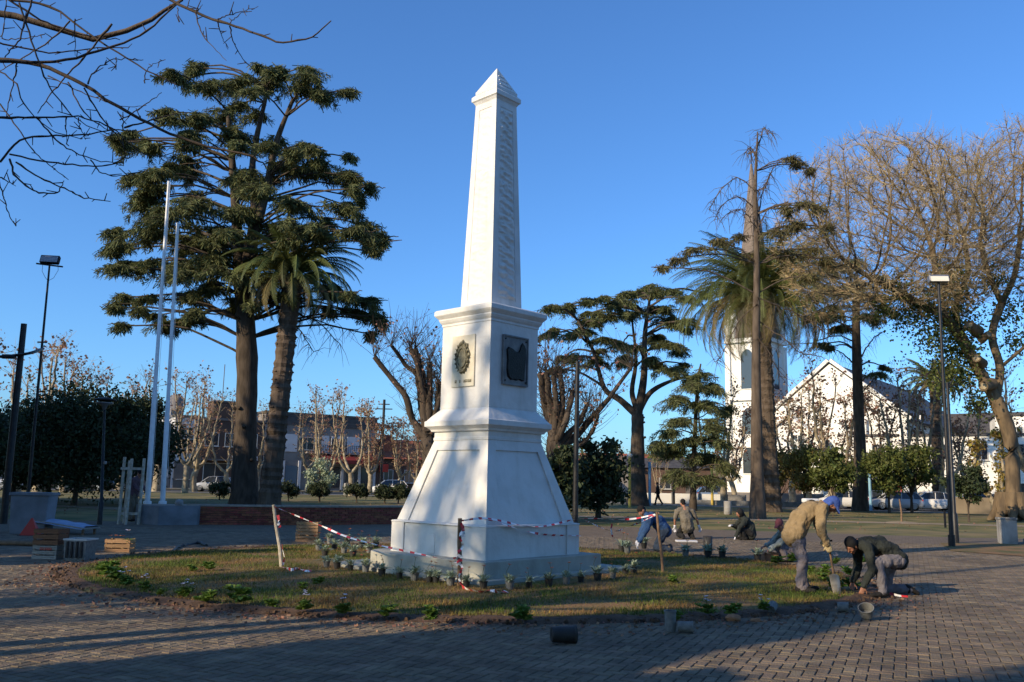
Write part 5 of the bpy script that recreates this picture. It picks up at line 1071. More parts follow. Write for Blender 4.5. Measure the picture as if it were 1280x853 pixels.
BR2 = [(777, 690, 'shaded pot left of the blue worker'), (784, 692, 'second shaded pot left of the blue worker'), (805, 686, 'yellow green plant in front of the blue worker'), (885, 697, 'dark pot standing between the shirt worker and the capped man'), (857, 696, 'dark short pot behind the lawn right of the stake'), (903, 698, 'dark pot with a bushy top behind the lawn'), (947, 702, 'small plant left of the clay block')]
for k, (u, v, lb) in enumerate(BR2): potted(u, v, k + 5, lb, 1.3, 'plants along the far rim of the lawn')
b = MB(); b.lathe([(.001, 0), (.10, 0), (.115, .44), (.10, .44), (.001, .40)], (0, 0, 0), 12); tag(b.build('tall_pot', M['pot'], None, G(885, 694)), 'tall black stack of empty pots on the paving beyond the lawn', 'pot stack')
# seedlings on the rim
def seed_mesh(k, big=1.0):
    rng = np.random.default_rng(600 + k); b = MB()
    for _ in range(9): tuft(b, np.array([rng.normal(0, .03), rng.normal(0, .03), rng.uniform(.01, .10)]), 12, .085 * big, .018, rng, 1, 0, .7)
    return b.mesh('leaves', M['seedleaf'])
sm_ = [seed_mesh(k) for k in range(4)]
fm_ = []
for k in range(3):
    rng = np.random.default_rng(640 + k); f = MB()
    for _ in range(4): c_ = (rng.normal(0, .04), rng.normal(0, .04), rng.uniform(.15, .2)); f.tube([(0, 0, .05), c_], .003, 3, mi=1); flower(f, c_, .026, 0, rng)
    fm_.append(f.mesh('flowers', [M['petal'], M['green']]))
SD = [(128, 716, 1.5, 0), (136, 722, 1.9, 0), (146, 727, 1.7, 0), (157, 733, 1.3, 1), (181, 739, 1.1, 1), (201, 746, .8, 0), (229, 748, 1.2, 1), (259, 754, 1.3, 0), (300, 757, 1.9, 0), (338, 762, 1.0, 0), (380, 765, 1.2, 1), (428, 769, 1.2, 1), (482, 773, 1.2, 0), (537, 778, 1.4, 0), (262, 714, 1.3, 0), (240, 715, 1.0, 0), (378, 738, 1.0, 0), (399, 733, 1.1, 0), (652, 778, 1.5, 0), (845, 776, 1.0, 0), (885, 770, 1.2, 1), (955, 766, 1.1, 1), (1012, 716, 1.1, 0), (1045, 706, 1.2, 1), (1032, 718, 1.4, 0), (1060, 722, 1.5, 0), (1046, 738, 1.6, 0), (1063, 736, 1.5, 0), (970, 706, 1.5, 0), (993, 704, 1.7, 0), (842, 730, 1.1, 0), (1078, 704, 1.3, 0), (1030, 728, 1.3, 0)]
dsc = ['big clump at the far left tip of the lawn', 'biggest leafy clump at the left tip', 'leafy clump right of the biggest one at the left tip', 'low plant with a pale bloom at the left rim', 'small plant with lilac blooms on the left rim', 'flat dark little plant on the left rim', 'plant with a white bloom above the rim shadow', 'yellow green plant, third along the front rim', 'tall bushy green plant on the front left rim', 'small plant right of the bushy one', 'plant with a white bloom, middle of the front left rim', 'plant with a pinkish bloom on the front rim', 'lone green plant near the edge of the big shadow', 'dark upright plant just inside the shadow', 'grassy clump inside the lawn at left', 'thin clump inside the lawn at far left', 'clump in the lawn below the white stake', 'clump in the lawn right of the white stake', 'dark plant on the shaded front rim', 'plant behind the upright grey pot', 'flowering plant between the pots and the clod', 'plant beside the small tipped pot', 'plant between the standing man and the spade, rear', 'plant with a bloom right of the spade shaft', 'plant left of the spade blade', 'plant under the kneeling man\'s face', 'plant at the right of the spade blade', 'plant at the kneeling man\'s hands', 'plant beside the clay block', 'bushy plant between the squatting and the standing man', 'thin clump in the middle right of the lawn', 'plant behind the kneeling man\'s shoulder', 'plant at the tip of the spade']
for k, (u, v, s_, f_) in enumerate(SD):
    p = G(u, v, .05); root = empty('bedding_plant', p, k * 1.1, 'young bedding plant, ' + dsc[k], 'plant', 'bedding plants along the rim of the lawn'); root.scale = (s_,) * 3; link('leaves', sm_[k % 4], root)
    if f_: link('flowers', fm_[k % 3], root)
g2c = (g2[0], g2[1] + .17)
for k in range(7):
    rng = np.random.default_rng(700 + k); root = empty('crate_flower', (g2c[0] - .2 + k * .065, g2c[1] + rng.uniform(-.08, .08), .17), 0, 'small potted flower in the orange crate, ' + ['leftmost', 'second from left', 'third from left', 'middle', 'third from right', 'second from right', 'rightmost and leafiest'][k], 'flower', 'flowers in the orange crate'); b = MB(); tuft(b, np.array([0, 0, 0.03]), 16 if k < 5 else 40, .12 if k < 5 else .2, .015, rng); b.build('leaves', M['seedleaf'] if k > 4 else M['green'], root)
    f = MB(); flower(f, (0, -.02, .16 if k < 5 else .28), .04, 0, rng); f.build('bloom', M['orange'] if k < 5 else M['petal'], root)
# empty pots on the paving
def loosepot(u, v, r, h, rot, m_, lb, dz=0, rz=0):
    b = MB(); b.lathe([(.001, .004), (r * .55, 0), (r * .86, 0), (r * .9, .01), (r * .93, h * .15), (r, h * .9), (r * 1.08, h * .92), (r * 1.08, h), (r * .96, h), (r * .85, .02), (.001, .02)], (0, 0, 0), 22, smooth=False); p = G(u, v, 0); o = b.build('plant_pot', M[m_], None, (p[0], p[1], dz), (rot, 0, rz)); return tag(o, lb, 'plant pot')
loosepot(689, 806, .085, .26, R(90), 'pot', 'large black pot lying on its side in the shaded foreground', .10, R(100))
loosepot(838, 791, .065, .23, 0, 'potgrey', 'grey pot standing upright on the paving at the lawn edge', .012); loosepot(847, 792, .062, .17, R(90), 'potgrey', 'grey pot lying against the upright one', .075, R(80)); loosepot(964, 770, .06, .13, R(70), 'potgrey', 'small grey pot tipped over near the lawn edge', .075, R(150))
loosepot(1047, 766, .065, .14, R(90), 'potgrey', 'grey pot on its side nearest the spade', .078, R(70)); loosepot(1084, 776, .09, .13, R(35), 'potgrey', 'round squashed grey pot on the sunny paving below the kneeling man', .06, R(-30)); 
def rock(u, v, s_, m_, lb, cat='clod', nm='soil_clod'):
    bm = bmesh.new(); bmesh.ops.create_icosphere(bm, subdivisions=3, radius=1)
    for v_ in bm.verts: v_.co *= 1 + .35 * noise.noise(v_.co * 1.6 + Vector((u, 0, 0)))
    for v_ in bm.verts: v_.co = Vector((v_.co.x * s_[0], v_.co.y * s_[1], v_.co.z * s_[2]))
    me = bpy.data.meshes.new(nm); bm.to_mesh(me); bm.free(); me.materials.append(M[m_]); p = G(u, v, 0); return tag(link(nm, me, None, (p[0], p[1], s_[2] * .6)), lb, cat)
rock(916, 777, (.10, .08, .055), 'clay', 'large brown clod of earth at the lawn edge with a seedling on it'); rock(945, 778, (.08, .05, .03), 'clay', 'flat brown clod right of the large one'); rock(810, 776, (.05, .04, .03), 'clay', 'small clod at the lawn rim left of the upright pot'); rock(1020, 764, (.05, .04, .025), 'clay', 'small clod left of the grey pots'); rock(850 , 757, (.07,.05,.02),'clay','flat clod lying on the lawn shade'); rock(352, 748, (.07, .05, .03), 'clay', 'orange brown clod on the left of the lawn')
for k, (u, v) in enumerate(((917, 771),)): root = empty('bedding_plant', G(u, v, .1), 0, 'pale yellow green seedling growing on the large clod', 'plant'); root.scale = (1.2,) * 3; link('leaves', sm_[1], root)
rng = np.random.default_rng(8); b = MB(); n = 1700
a = rng.uniform(math.pi, 2 * math.pi, n); k = 1 + abs(rng.normal(0, .06, n)) + .015; c_ = np.stack([ICX + IRX * k * np.cos(a), ICY + IRY * k * np.sin(a), np.full(n, .022)], 1); leafquads(b, c_, .018, .6, flat=.9, rng=rng); tag(b.build('dry_leaf_litter', M['brownleaf']), 'crumbs of soil and dry leaves scattered on the paving round the lawn', 'litter', kind='stuff')
b = MB(); n = 900; x = rng.uniform(-22, 26, n); y = rng.uniform(34, 58, n); leafquads(b, np.stack([x, y, np.full(n, .03)], 1), .03, .7, flat=.9, rng=rng); tag(b.build('fallen_leaves', M['brownleaf']), 'dry leaves fallen on the far lawns', 'leaves', kind='stuff')
# hose on the paving
b = MB(); p0 = [G(u, v, .03) for u, v in ((215, 690), (222, 684), (235, 681), (248, 679), (258, 682))]; b.tube(curve(p0, 20, .02), .035, 8); tag(b.build('garden_hose', M['pot'], None), 'short length of black hose on the shaded paving behind the lawn', 'hose')

# ------------------------------------------------------------------ stakes and barrier tape
def stake(base, top, r, m_, lb):
    p = G(*base, .04); t_ = P(top[0], top[1], p[1]); root = empty('stake', p, 0, lb, 'stake', 'stakes carrying the barrier tape'); b = MB(); d = t_ - p; b.tube([(0, 0, -.1), d * .33 + [.008, 0, 0], d * .66 - [.006, 0, 0], d], [r, r * 1.05, r * .95, r * .9], 7, smooth=False); b.build('post', M[m_], root); return p, t_, root
sa, ta, rA = stake((353, 711), (342, 631), .032, 'stakepale', 'whitish leaning stake at the left with torn tape at its foot')
sb_, tb, rB = stake((574, 734), (575, 648), .035, 'stake', 'rough brown stake wrapped in tape before the lit face of the monument')
sc_, tc_, rC = stake((829, 717), (821, 640), .026, 'stake', 'thin brown stake on the lawn right of the monument')
def tape(name, pts, label, wd=.05, n=60, sag=.0, twist=3, parent=None, seed=0):
    rng = np.random.default_rng(seed); c = curve(pts, n); s = np.r_[0, np.cumsum(np.linalg.norm(np.diff(c, axis=0), axis=1))]; S = np.arange(0, s[-1], .045); c = np.stack([np.interp(S, s, c[:, i]) for i in range(3)], 1); t = np.gradient(c, axis=0); t /= np.linalg.norm(t, axis=1)[:, None] + 1e-9
    up_ = np.array([0, 0, 1.0]); sd_ = np.cross(t, up_); sd_ /= np.linalg.norm(sd_, axis=1)[:, None] + 1e-9; u2 = np.cross(sd_, t); ph = twist * np.sin(S * 1.7 + seed) + .6 * np.sin(S * 7); w_ = wd * (.55 + .45 * np.sin(S * 2.3 + seed) ** 2)
    d = (np.cos(ph)[:, None] * u2 + np.sin(ph)[:, None] * sd_) * w_[:, None] / 2; b = MB(); m_ = len(c)
    V = np.vstack([c - d, c + d]); F = np.array([[i, i + 1, m_ + i + 1, m_ + i] for i in range(m_ - 1)])
    ir = (np.arange(m_ - 1) % 5) < 2
    b.add(V, F[ir], 0, True); b.v.append(np.zeros((0, 3))); b.f.append(F[~ir]); b.m.append(np.full((~ir).sum(), 1)); b.sm.append(np.full((~ir).sum(), True))
    return tag(b.build(name, [M['tapered'], M['tapewhite']], parent), label, 'barrier tape' if label else None)
mL = ta * .5 + (sb_ + [0, 0, .35]) * .5
tape('barrier_tape', [ta - [0, 0, .03], ta * .72 + (sb_ + [0, 0, .35]) * .28 - [0, 0, .10], mL - [0, 0, .14], sb_ + [0, 0, .36]], 'red and white tape falling from the whitish stake to the foot of the brown stake', .036, seed=1, twist=.9)
cr = lambda h, z: np.array([*(c0 + h * (rd - ld)), z])         # right corner of the pedestal
fcn = lambda h, z: np.array([*(c0 - h * (rd + ld)), z])
kR = cr(1.2, 1.0)
tape('barrier_tape', [tb - [0, 0, .03], fcn(1.2, 1.05), (fcn(1.25, .98) + kR) / 2 - [0, 0, .1], kR, kR + (tc_ - kR) * .5 - [-.2, -.3, .08], tc_ - [0, 0, .04]], 'tape running from the brown stake across the shaded pedestal face to the thin right stake', .04, seed=2, twist=1.2)
tape('barrier_tape', [tb - [0, 0, .04], fcn(1.22, 1.03), (fcn(1.25, .9) * .5 + cr(1.22, .66) * .5), cr(1.22, .70)], 'lower tape sloping down over the shaded pedestal face', .045, seed=3, twist=1.5)
q_ = P(765, 664, 18.5); tape('barrier_tape', [kR + [.02, 0, 0], q_, P(790, 657, 17.5), tc_ - [0, 0, .05]], 'slack tape between the pedestal corner and the thin right stake', .032, seed=4, twist=2)
tape('barrier_tape', [P(765, 655, 18.4), P(764, 663, 18.4), P(766, 672, 18.4)], 'torn white tape end hanging from the tape left of the blue worker', .06, seed=6, twist=.2, n=20)
tape('wrapped_tape', [(-.0, -.04, .95), (.04, -.04, .85), (-.02, -.05, .75), (.045, -.03, .62), (-.04, -.05, .5), (.05, -.05, .42), (-.05, -.05, .38), (.045, -.04, .3), (-.01, -.05, .15), (.06, -.08, .02), (.10, -.12, .0)], None, .055, seed=7, twist=4, parent=rB)
tape('wrapped_tape', [(.03, -.05, .92), (.04, -.05, .8), (.03, -.05, .7)], None, .06, seed=17, twist=1, parent=rB, n=20)
tape('wrapped_tape', [(-.10, -.03, .42), (-.03, -.06, .45), (-.08, -.06, .36), (.02, -.07, .40), (-.07, -.05, .30)], None, .06, seed=18, twist=3, parent=rB, n=30)
tape('wrapped_tape', [(-.13, -.03, .92), (-.10, -.04, .8), (-.12, -.04, .72), (-.05, -.04, .74)], None, .05, seed=8, twist=3, parent=rA, n=24)
tape('wrapped_tape', [(-.02, -.04, .42), (.0, -.04, .3), (.03, -.04, .2), (.02, -.05, .06)], None, .05, seed=9, twist=3, parent=rA, n=24)
gp = lambda u, v: G(u, v, .075)
tape('barrier_tape', [gp(353, 709), gp(364, 713), gp(372, 711), gp(384, 714), gp(390, 713)], 'crumpled tape lying on the lawn at the foot of the whitish stake', .07, seed=10, twist=3)
tape('barrier_tape', [gp(578, 735), gp(590, 738), gp(604, 740), gp(612, 738), gp(625, 741), gp(634, 739)], 'crumpled red and white tape on the ground right of the brown stake', .08, seed=11, twist=3)
tape('barrier_tape', [G(1112, 742, .06), G(1125, 745, .05), G(1137, 746, .05)], 'strip of red and white tape under the kneeling man\'s shin', .06, seed=12, twist=1)

# ------------------------------------------------------------------ houses across the left street
OX, OY, AN = -52.0, 87.0, math.atan2(.57, .82)
dx_, dy_ = math.cos(AN), math.sin(AN)
def tfor(u):
    k = _ray(u, 600); s_ = k[0] / k[1]; t = (s_ * OY - OX) / (dx_ - s_ * dy_); return t, OY + dy_ * t
def window(parent, x, z, w_, h_, y=0, fm='frame', gm='glass', arch=False, ax='x'):
    r = empty('window', (x, y, z)); r.parent = parent
    b = MB(); t_ = .07
    for c_, d_ in (((-w_ / 2, 0, 0), (t_, .12, h_ + t_)), ((w_ / 2, 0, 0), (t_, .12, h_ + t_)), ((0, 0, h_ / 2), (w_ - t_, .12, t_)), ((0, 0, -h_ / 2), (w_ - t_, .12, t_)), ((0, -.01, 0), (.05, .08, h_ - t_))): b.box(c_, d_)
    b.build('frame', M[fm], r); boxo('pane', (0, -.02, 0), (w_ - t_, .03, h_ - t_), M[gm], r)
    boxo('sill', (0, -.08, -h_ / 2 - .08), (w_ + .2, .2, .06), M[fm], r); return r
def house(name, label, u0, u1, vt, depth, wm, roof=None, parapet=.5, cat='building'):
    t0, Y0 = tfor(u0); t1, Y1 = tfor(u1); x, y = OX + dx_ * t0, OY + dy_ * t0; H = P(u0, vt, Y0)[2]; W_ = t1 - t0
    root = empty(name, (x, y, 0), AN, label, cat); b = MB(); b.box((W_ / 2, depth / 2, H / 2), (W_, depth, H)); b.build('wall', M[wm], root)
    if roof: b = MB(); b.box((W_ / 2, depth / 2, H + .12), (W_ + .3, depth + .3, .25)); b.build('roof', M[roof], root)
    return root, W_, H
r, W_, H = house('brick_building', 'low brown building at far left behind the dark evergreens', -80, 100, 560, 12, 'wall_brown', 'wall_dark')
for k in range(5): window(r, 3 + k * 4.4, 2.2, 1.4, 1.6, -.02)
r, W_, H = house('house', 'grey house glimpsed behind the dark evergreens and the street lamp', 101, 212, 556, 12, 'wall_grey', 'wall_dark')
for k in range(3): window(r, 2 + k * 4.2, 2.0, 1.5, 1.8, -.02); window(r, 2 + k * 4.2, 5.2, 1.5, 1.4, -.02)
r, W_, H = house('white_building', 'white two storey building right behind the flagpoles with a roof tank', 213, 243, 521, 10, 'wall_white', 'wall_dark')
window(r, W_ * .5, H * .78, 1.6, 1.2, -.02); boxo('garage_door', (W_ / 2, -.05, 1.6), (W_ * .8, .12, 3.0), M['wall_dark'], r); boxo('string_course', (W_ / 2, -.08, H * .52), (W_, .16, .25), M['tile'], r)
b = MB(); b.lathe([(.8, 0), (.85, 1.4), (.6, 1.75), (.001, 1.85)], (W_ * .25, 3, H + .9), 14); b.box((W_ * .25, 3, H + .45), (1.3, 1.3, .9)); b.build('water_tank', M['wall_grey'], r)
r, W_, H = house('brick_building', 'brown shopfront building left of the big cedar trunk, with a brick tower on top', 244, 326, 524, 12, 'wall_brown', 'wall_dark')
b = MB(); b.box((W_ * .47, 4, H + 1.1), (2.6, 2.6, 2.4)); b.build('brick_tower', M['wall_brown'], r); b = MB(); b.box((W_ * .47, 4, H + 2.4), (2.9, 2.9, .2)); b.tube([(W_ * .47, 4, H + 2.4), (W_ * .47, 4, H + 7)], .05, 5); b.build('tower_cap', M['wall_dark'], r)
for k in range(3): window(r, W_ * (.2 + .3 * k), H * .72, 1.5, 1.5, -.02)
for k in range(2): window(r, W_ * (.28 + .45 * k), 1.7, 2.6, 2.4, -.02, gm='glass')
boxo('sign_board', (W_ * .72, -.12, 3.6), (3.0, .15, .5), M['wall_white'], r); boxo('shop_canopy', (W_ * .35, -.6, 3.3), (5.2, 1.2, .18), M['wall_dark'], r)
r, W_, H = house('shop_building', 'long two storey shop building with pale upper panels and a dark red awning', 327, 468, 516, 16, 'wall_grey', 'slate')
b = MB(); b.box((W_ / 2, .6, H - .55), (W_, 1.4, 1.5)); o = b.build('parapet', M['slate'], r)
for k in range(7):
    x = W_ * (.08 + .14 * k)
    if k in (0, 1, 3, 4, 5): boxo('wall_panel', (x, -.06, H * .62), (W_ * .115, .12, 2.1), M['wall_white'], r)
    if k in (2, 4, 6): window(r, x, H * .62, 1.8, 1.5, -.16)
b = MB(); x0, x1 = W_ * .38, W_ * .98; z_ = 3.7; b.add([(x0, -.05, z_ + .9), (x1, -.05, z_ + .9), (x1, -2.0, z_), (x0, -2.0, z_), (x0, -2.0, z_ - .45), (x1, -2.0, z_ - .45)], [[3, 2, 1, 0], [4, 5, 2, 3]]); b.build('awning', M['awning'], r)
boxo('balcony', (W_ * .62, -.5, H * .5), (W_ * .55, 1.0, .2), M['wall_grey'], r)
b = MB()
for k in range(30): b.box((W_ * (.36 + .0177 * k), -.98, H * .5 + .5), (.04, .04, .9))
b.box((W_ * .62, -.98, H * .5 + .97), (W_ * .55, .06, .05)); b.build('balcony_railing', M['blackmetal'], r)
for k, x in enumerate((.10, .24, .47, .62, .78, .92)): boxo('shop_window', (W_ * x, -.06, 1.6), (W_ * .10, .1, 2.5), M['glassblue' if k < 3 else 'glass'], r); boxo('pier', (W_ * (x + .07), -.1, 1.8), (.35, .2, 3.4), M['wall_white'], r)
r, W_, H = house('tiled_house', 'orange roofed house behind the white hatchback', 469, 560, 572, 10, 'wall_brown')
b = MB(); b.add([(-.4, -.5, H - .1), (W_ + .4, -.5, H - .1), (W_ + .4, 5, H + 2.6), (-.4, 5, H + 2.6), (-.4, 10.5, H - .1), (W_ + .4, 10.5, H - .1)], [[0, 1, 2, 3], [3, 2, 5, 4]]); b.add([(0, 0, H - .2), (0, 10, H - .2), (0, 5, H + 2.5)], [[2, 1, 0]]); b.build('roof', M['tile'], r)
b = MB(); b.box((3, 3.5, H + 2.2), (1.4, .8, 1.8)); b.build('chimney', M['brick'], r); b = MB()
boxo('upper_storey', (W_ * .3, 3.5, H + .8), (W_ * .34, 4, 2.6), M['tile'], r)
for k in range(4): window(r, 1.8 + k * 3.0, 1.9, 1.3, 1.6, -.02, fm='wall_white')
boxo('shop_sign', (1.0, -.3, 2.9), (1.2, .12, 1.0), M['red'], r)
# low houses right of the obelisk
for k, (u, Y, w_, h_, wm, lb) in enumerate(((690, 104, 9, 3.2, 'wall_white', 'small white house just right of the obelisk foot'), (742, 108, 10, 3.8, 'wall_grey', 'grey low house behind the ivy clad tree'), (790, 112, 13, 4.2, 'wall_dark', 'dark low house with blue doors behind the layered cedar'), (862, 108, 12, 3.6, 'wall_brown', 'brown low house behind the white barrier wall'))):
    p = ground(P(u, 600, Y)); r = empty('low_house', (p[0], p[1], 0), R(-6), lb, 'house'); b = MB(); b.box((0, 4, h_ / 2), (w_, 8, h_)); b.build('wall', M[wm], r); b = MB(); b.add([(-w_ / 2 - .3, -.4, h_), (w_ / 2 + .3, -.4, h_), (w_ / 2 + .3, 4, h_ + 1.3), (-w_ / 2 - .3, 4, h_ + 1.3), (-w_ / 2 - .3, 8.4, h_), (w_ / 2 + .3, 8.4, h_)], [[0, 1, 2, 3], [3, 2, 5, 4]]); b.build('roof', M['slate' if k % 2 else 'tile'], r)
    window(r, -w_ * .25, 1.7, 1.4, 1.3, -.02); window(r, w_ * .25, 1.7, 1.4, 1.3, -.02); boxo('door', (0, -.05, 1.1), (1.0, .1, 2.1), M['bluepost' if k == 2 else 'wall_dark'], r)

# ------------------------------------------------------------------ church
CA = R(-38); p = P(957, 620, 97); ch = empty('church', (p[0], p[1], 0), CA, 'white gabled church with a tall square tower, grey brown spire and dark slate roof', 'church')
fw = 15.0; Le = 38.0
hE = P(1085, 524, 90)[2]; hA = P(1030, 456, 93)[2]
hE = max(6, hE); b = MB()
xm = fw * .5
b.add([(0, 0, 0), (fw, 0, 0), (fw, 0, hE), (xm, 0, hA), (0, 0, hE), (0, Le, 0), (fw, Le, 0), (fw, Le, hE), (xm, Le, hA), (0, Le, hE)], [[1, 6, 7, 2], [5, 0, 4, 9]]); b.ng = [([0, 1, 2, 3, 4], 0), ([6, 5, 9, 8, 7], 0)]; b.build('nave_wall', M['chwhite'], ch)
def slab(b, A, B_, C_, D_, th, mi=0):
    A, B_, C_, D_ = map(lambda q: np.array(q, float), (A, B_, C_, D_)); n = np.cross(B_ - A, D_ - A); n = n / np.linalg.norm(n) * th; V = [A, B_, C_, D_, A + n, B_ + n, C_ + n, D_ + n]; b.add(V, [[0, 3, 2, 1], [4, 5, 6, 7], [0, 1, 5, 4], [1, 2, 6, 5], [2, 3, 7, 6], [3, 0, 4, 7]], mi)
sl_ = (hA - hE) / xm
b = MB(); slab(b, (fw + .5, .35, hE - .5 * sl_ + .03), (fw + .5, Le, hE - .5 * sl_ + .03), (xm, Le, hA + .03), (xm, .35, hA + .03), .2); slab(b, (xm, .35, hA + .03), (xm, Le, hA + .03), (-.5, Le, hE - .5 * sl_ + .03), (-.5, .35, hE - .5 * sl_ + .03), .2); b.build('nave_roof', M['slate'], ch)
b = MB(); slab(b, (fw + .4, -.3, hE - .2), (fw + .4, .4, hE - .2), (xm, .4, hA + .25), (xm, -.3, hA + .25), .35); slab(b, (xm, -.3, hA + .25), (xm, .4, hA + .25), (-.4, .4, hE - .2), (-.4, -.3, hE - .2), .35); b.build('gable_coping', M['chwhite'], ch)
# lower side aisle on the visible right side
b = MB(); ah = hE * .62; b.box((fw + 2.5, Le * .5 + 1, ah / 2), (5, Le - 4, ah)); b.build('aisle_wall', M['chwhite'], ch)
b = MB(); slab(b, (fw + 5.4, 2.6, ah), (fw + 5.4, Le - .6, ah), (fw + .0, Le - .6, ah + 2.0), (fw + .0, 2.6, ah + 2.0), .15); b.build('aisle_roof', M['slate'], ch)
# transept at the back right
b = MB(); b.box((fw + 3, Le * .80, hE * .45), (12, 9, hE * .9)); b.build('transept_wall', M['chwhite'], ch); b = MB(); zt = hE * .9; slab(b, (fw + 9.3, Le * .8 - 4.8, zt), (fw + 9.3, Le * .8, zt + 3.4), (fw - 4, Le * .8, zt + 3.4), (fw - 4, Le * .8 - 4.8, zt), .2); slab(b, (fw + 9.3, Le * .8, zt + 3.4), (fw + 9.3, Le * .8 + 4.8, zt), (fw - 4, Le * .8 + 4.8, zt), (fw - 4, Le * .8, zt + 3.4), .2); b.build('transept_roof', M['slate'], ch)
def archwin(parent, x, z, w_, h_, y=0, rz=0, px=None):
    r = empty('arched_window', (x, y, z)); r.parent = parent; r.rotation_euler = (0, 0, rz); prof = [(-w_ / 2, 0), (w_ / 2, 0)] + [(w_ / 2 * math.cos(t), h_ - w_ / 2 + w_ * .75 * math.sin(t)) for t in np.linspace(0, math.pi, 9)]
    b = MB(); n = len(prof); b.add([(q[0], -.03, q[1]) for q in prof] + [(q[0], .1, q[1]) for q in prof], [[(i + 1) % n, i, n + i, n + (i + 1) % n] for i in range(n)]); b.ng = [(list(range(n)), 0)]; b.build('pane', M['glass'], r)
    b = MB(); o_ = [(q[0] * 1.18, q[1] * 1.03 + (-.08 if q[1] == 0 else 0)) for q in prof]
    b.add([(q[0], -.10, q[1]) for q in prof] + [(q[0], -.10, q[1]) for q in o_] + [(q[0], .05, q[1]) for q in o_], [[i, (i + 1) % n, n + (i + 1) % n, n + i] for i in range(n)] + [[n + i, n + (i + 1) % n, 2 * n + (i + 1) % n, 2 * n + i] for i in range(n)]); b.build('surround', M['chwhite'], r)
for k in range(5): archwin(ch, fw + 5.0, 1.6, 1.1, 2.6, 6 + k * 6, R(90))
for k in range(5): archwin(ch, fw, ah + 2.2, .9, 1.6, 6 + k * 6, R(90))
for x in (2.2, fw - 2.2): archwin(ch, x, hE * .42, 1.2, 3.2)
for x in (.25, fw * .28, fw * .72, fw - .25): boxo('buttress', (x, -.3, hE * .46), (.7, .6, hE * .92 + (1.4 if 1 < x < fw - 1 else 0)), M['chwhite'], ch)
# porch gable with round window
pz = P(1008, 522, 92)[2]; b = MB(); w2 = 6.6; xx = 3.6 ; pe = pz - 2.6
b.add([(xx - w2 / 2, -2.2, 0), (xx + w2 / 2, -2.2, 0), (xx + w2 / 2, -2.2, pe), (xx, -2.2, pz), (xx - w2 / 2, -2.2, pe), (xx - w2 / 2, 0, 0), (xx + w2 / 2, 0, 0), (xx + w2 / 2, 0, pe), (xx, 0, pz), (xx - w2 / 2, 0, pe)], [[1, 6, 7, 2], [5, 0, 4, 9]]); b.ng = [([0, 1, 2, 3, 4], 0)]; b.build('porch_wall', M['chwhite'], ch)
b = MB(); slab(b, (xx + w2 / 2 + .3, -2.6, pe - .1), (xx + w2 / 2 + .3, 0, pe - .1), (xx, 0, pz + .12), (xx, -2.6, pz + .12), .25); slab(b, (xx, -2.6, pz + .12), (xx, 0, pz + .12), (xx - w2 / 2 - .3, 0, pe - .1), (xx - w2 / 2 - .3, -2.6, pe - .1), .25); b.build('porch_roof', M['chwhite'], ch)
rw = empty('rose_window', (xx + 1.0, -2.25, pe - .2)); rw.parent = ch; b = MB(); b.tube([(1.0 * math.cos(t), 0, 1.0 * math.sin(t)) for t in np.linspace(0, 2 * math.pi, 25)], .16, 6); b.build('ring', M['chwhite'], rw)
b = MB(); pr_ = [(.95 * math.cos(t), .95 * math.sin(t)) for t in np.linspace(0, 2 * math.pi, 24, endpoint=False)]; b.add([(q[0], .0, q[1]) for q in pr_] + [(q[0], .05, q[1]) for q in pr_], [[(i + 1) % 24, i, 24 + i, 24 + (i + 1) % 24] for i in range(24)]); b.ng = [(list(range(24)), 0)]; b.build('pane', M['glass'], rw)
b = MB(); [b.box((0, -.04, 0), (1.9, .06, .08), ry=k * math.pi / 4) for k in range(4)]; b.build('tracery', M['chwhite'], rw)
boxo('main_door', (xx, -2.25, 1.7), (2.4, .12, 3.4), M['wall_brown'], ch)
# tower and spire
Yt_ = 100; pt = P(949, 610, Yt_); tw_ = 4.7
inv = Matrix.Rotation(-CA, 3, 'Z'); lt = inv @ Vector((pt[0] - p[0], pt[1] - p[1], 0)); zt = P(905, 425, Yt_)[2]; za = P(944, 196, Yt_)[2]
tr = empty('tower', (lt.x, lt.y, 0)); tr.parent = ch; tr.rotation_euler = (0, 0, R(-2))
b = MB(); b.box((0, 0, zt / 2), (tw_, tw_, zt)); b.build('tower_wall', M['chwhite'], tr)
b = MB()
for z_ in (zt * .33, zt * .62, zt - .3): b.box((0, 0, z_), (tw_ + .7, tw_ + .7, .45))
for sx in (-1, 1):
    for sy in (-1, 1): b.box((sx * tw_ / 2, sy * tw_ / 2, zt * .48), (.6, .6, zt * .96))
b.build('tower_mouldings', M['chwhite'], tr)
b = MB(); n8 = 8; h1 = tw_ * .60; V = []
for (r__, z_) in ((h1 * 1.05, zt), (h1 * .82, zt + 3.0), (.12, za - 1)): V += [(r__ * math.cos(k * math.pi / 4 + math.pi / 8), r__ * math.sin(k * math.pi / 4 + math.pi / 8), z_) for k in range(8)]
b.add(V, [[j * 8 + i, j * 8 + (i + 1) % 8, (j + 1) * 8 + (i + 1) % 8, (j + 1) * 8 + i] for j in range(2) for i in range(8)]); b.build('spire', M['spire'], tr)
b = MB(); b.tube([(0, 0, za - 1.4), (0, 0, za + 1.2)], .07, 5); b.box((0, 0, za + .5), (.9, .1, .1)); b.build('cross', M['blackmetal'], tr)
for sx in (-1, 1):
    for sy in (-1, 1):
        b = MB(); b.lathe([(.75, 0), (.7, 1.8), (.85, 1.9), (.001, 5.2)], (sx * (tw_ / 2 - .3), sy * (tw_ / 2 - .3), zt), 8, smooth=False); b.build('pinnacle', M['chwhite'], tr)
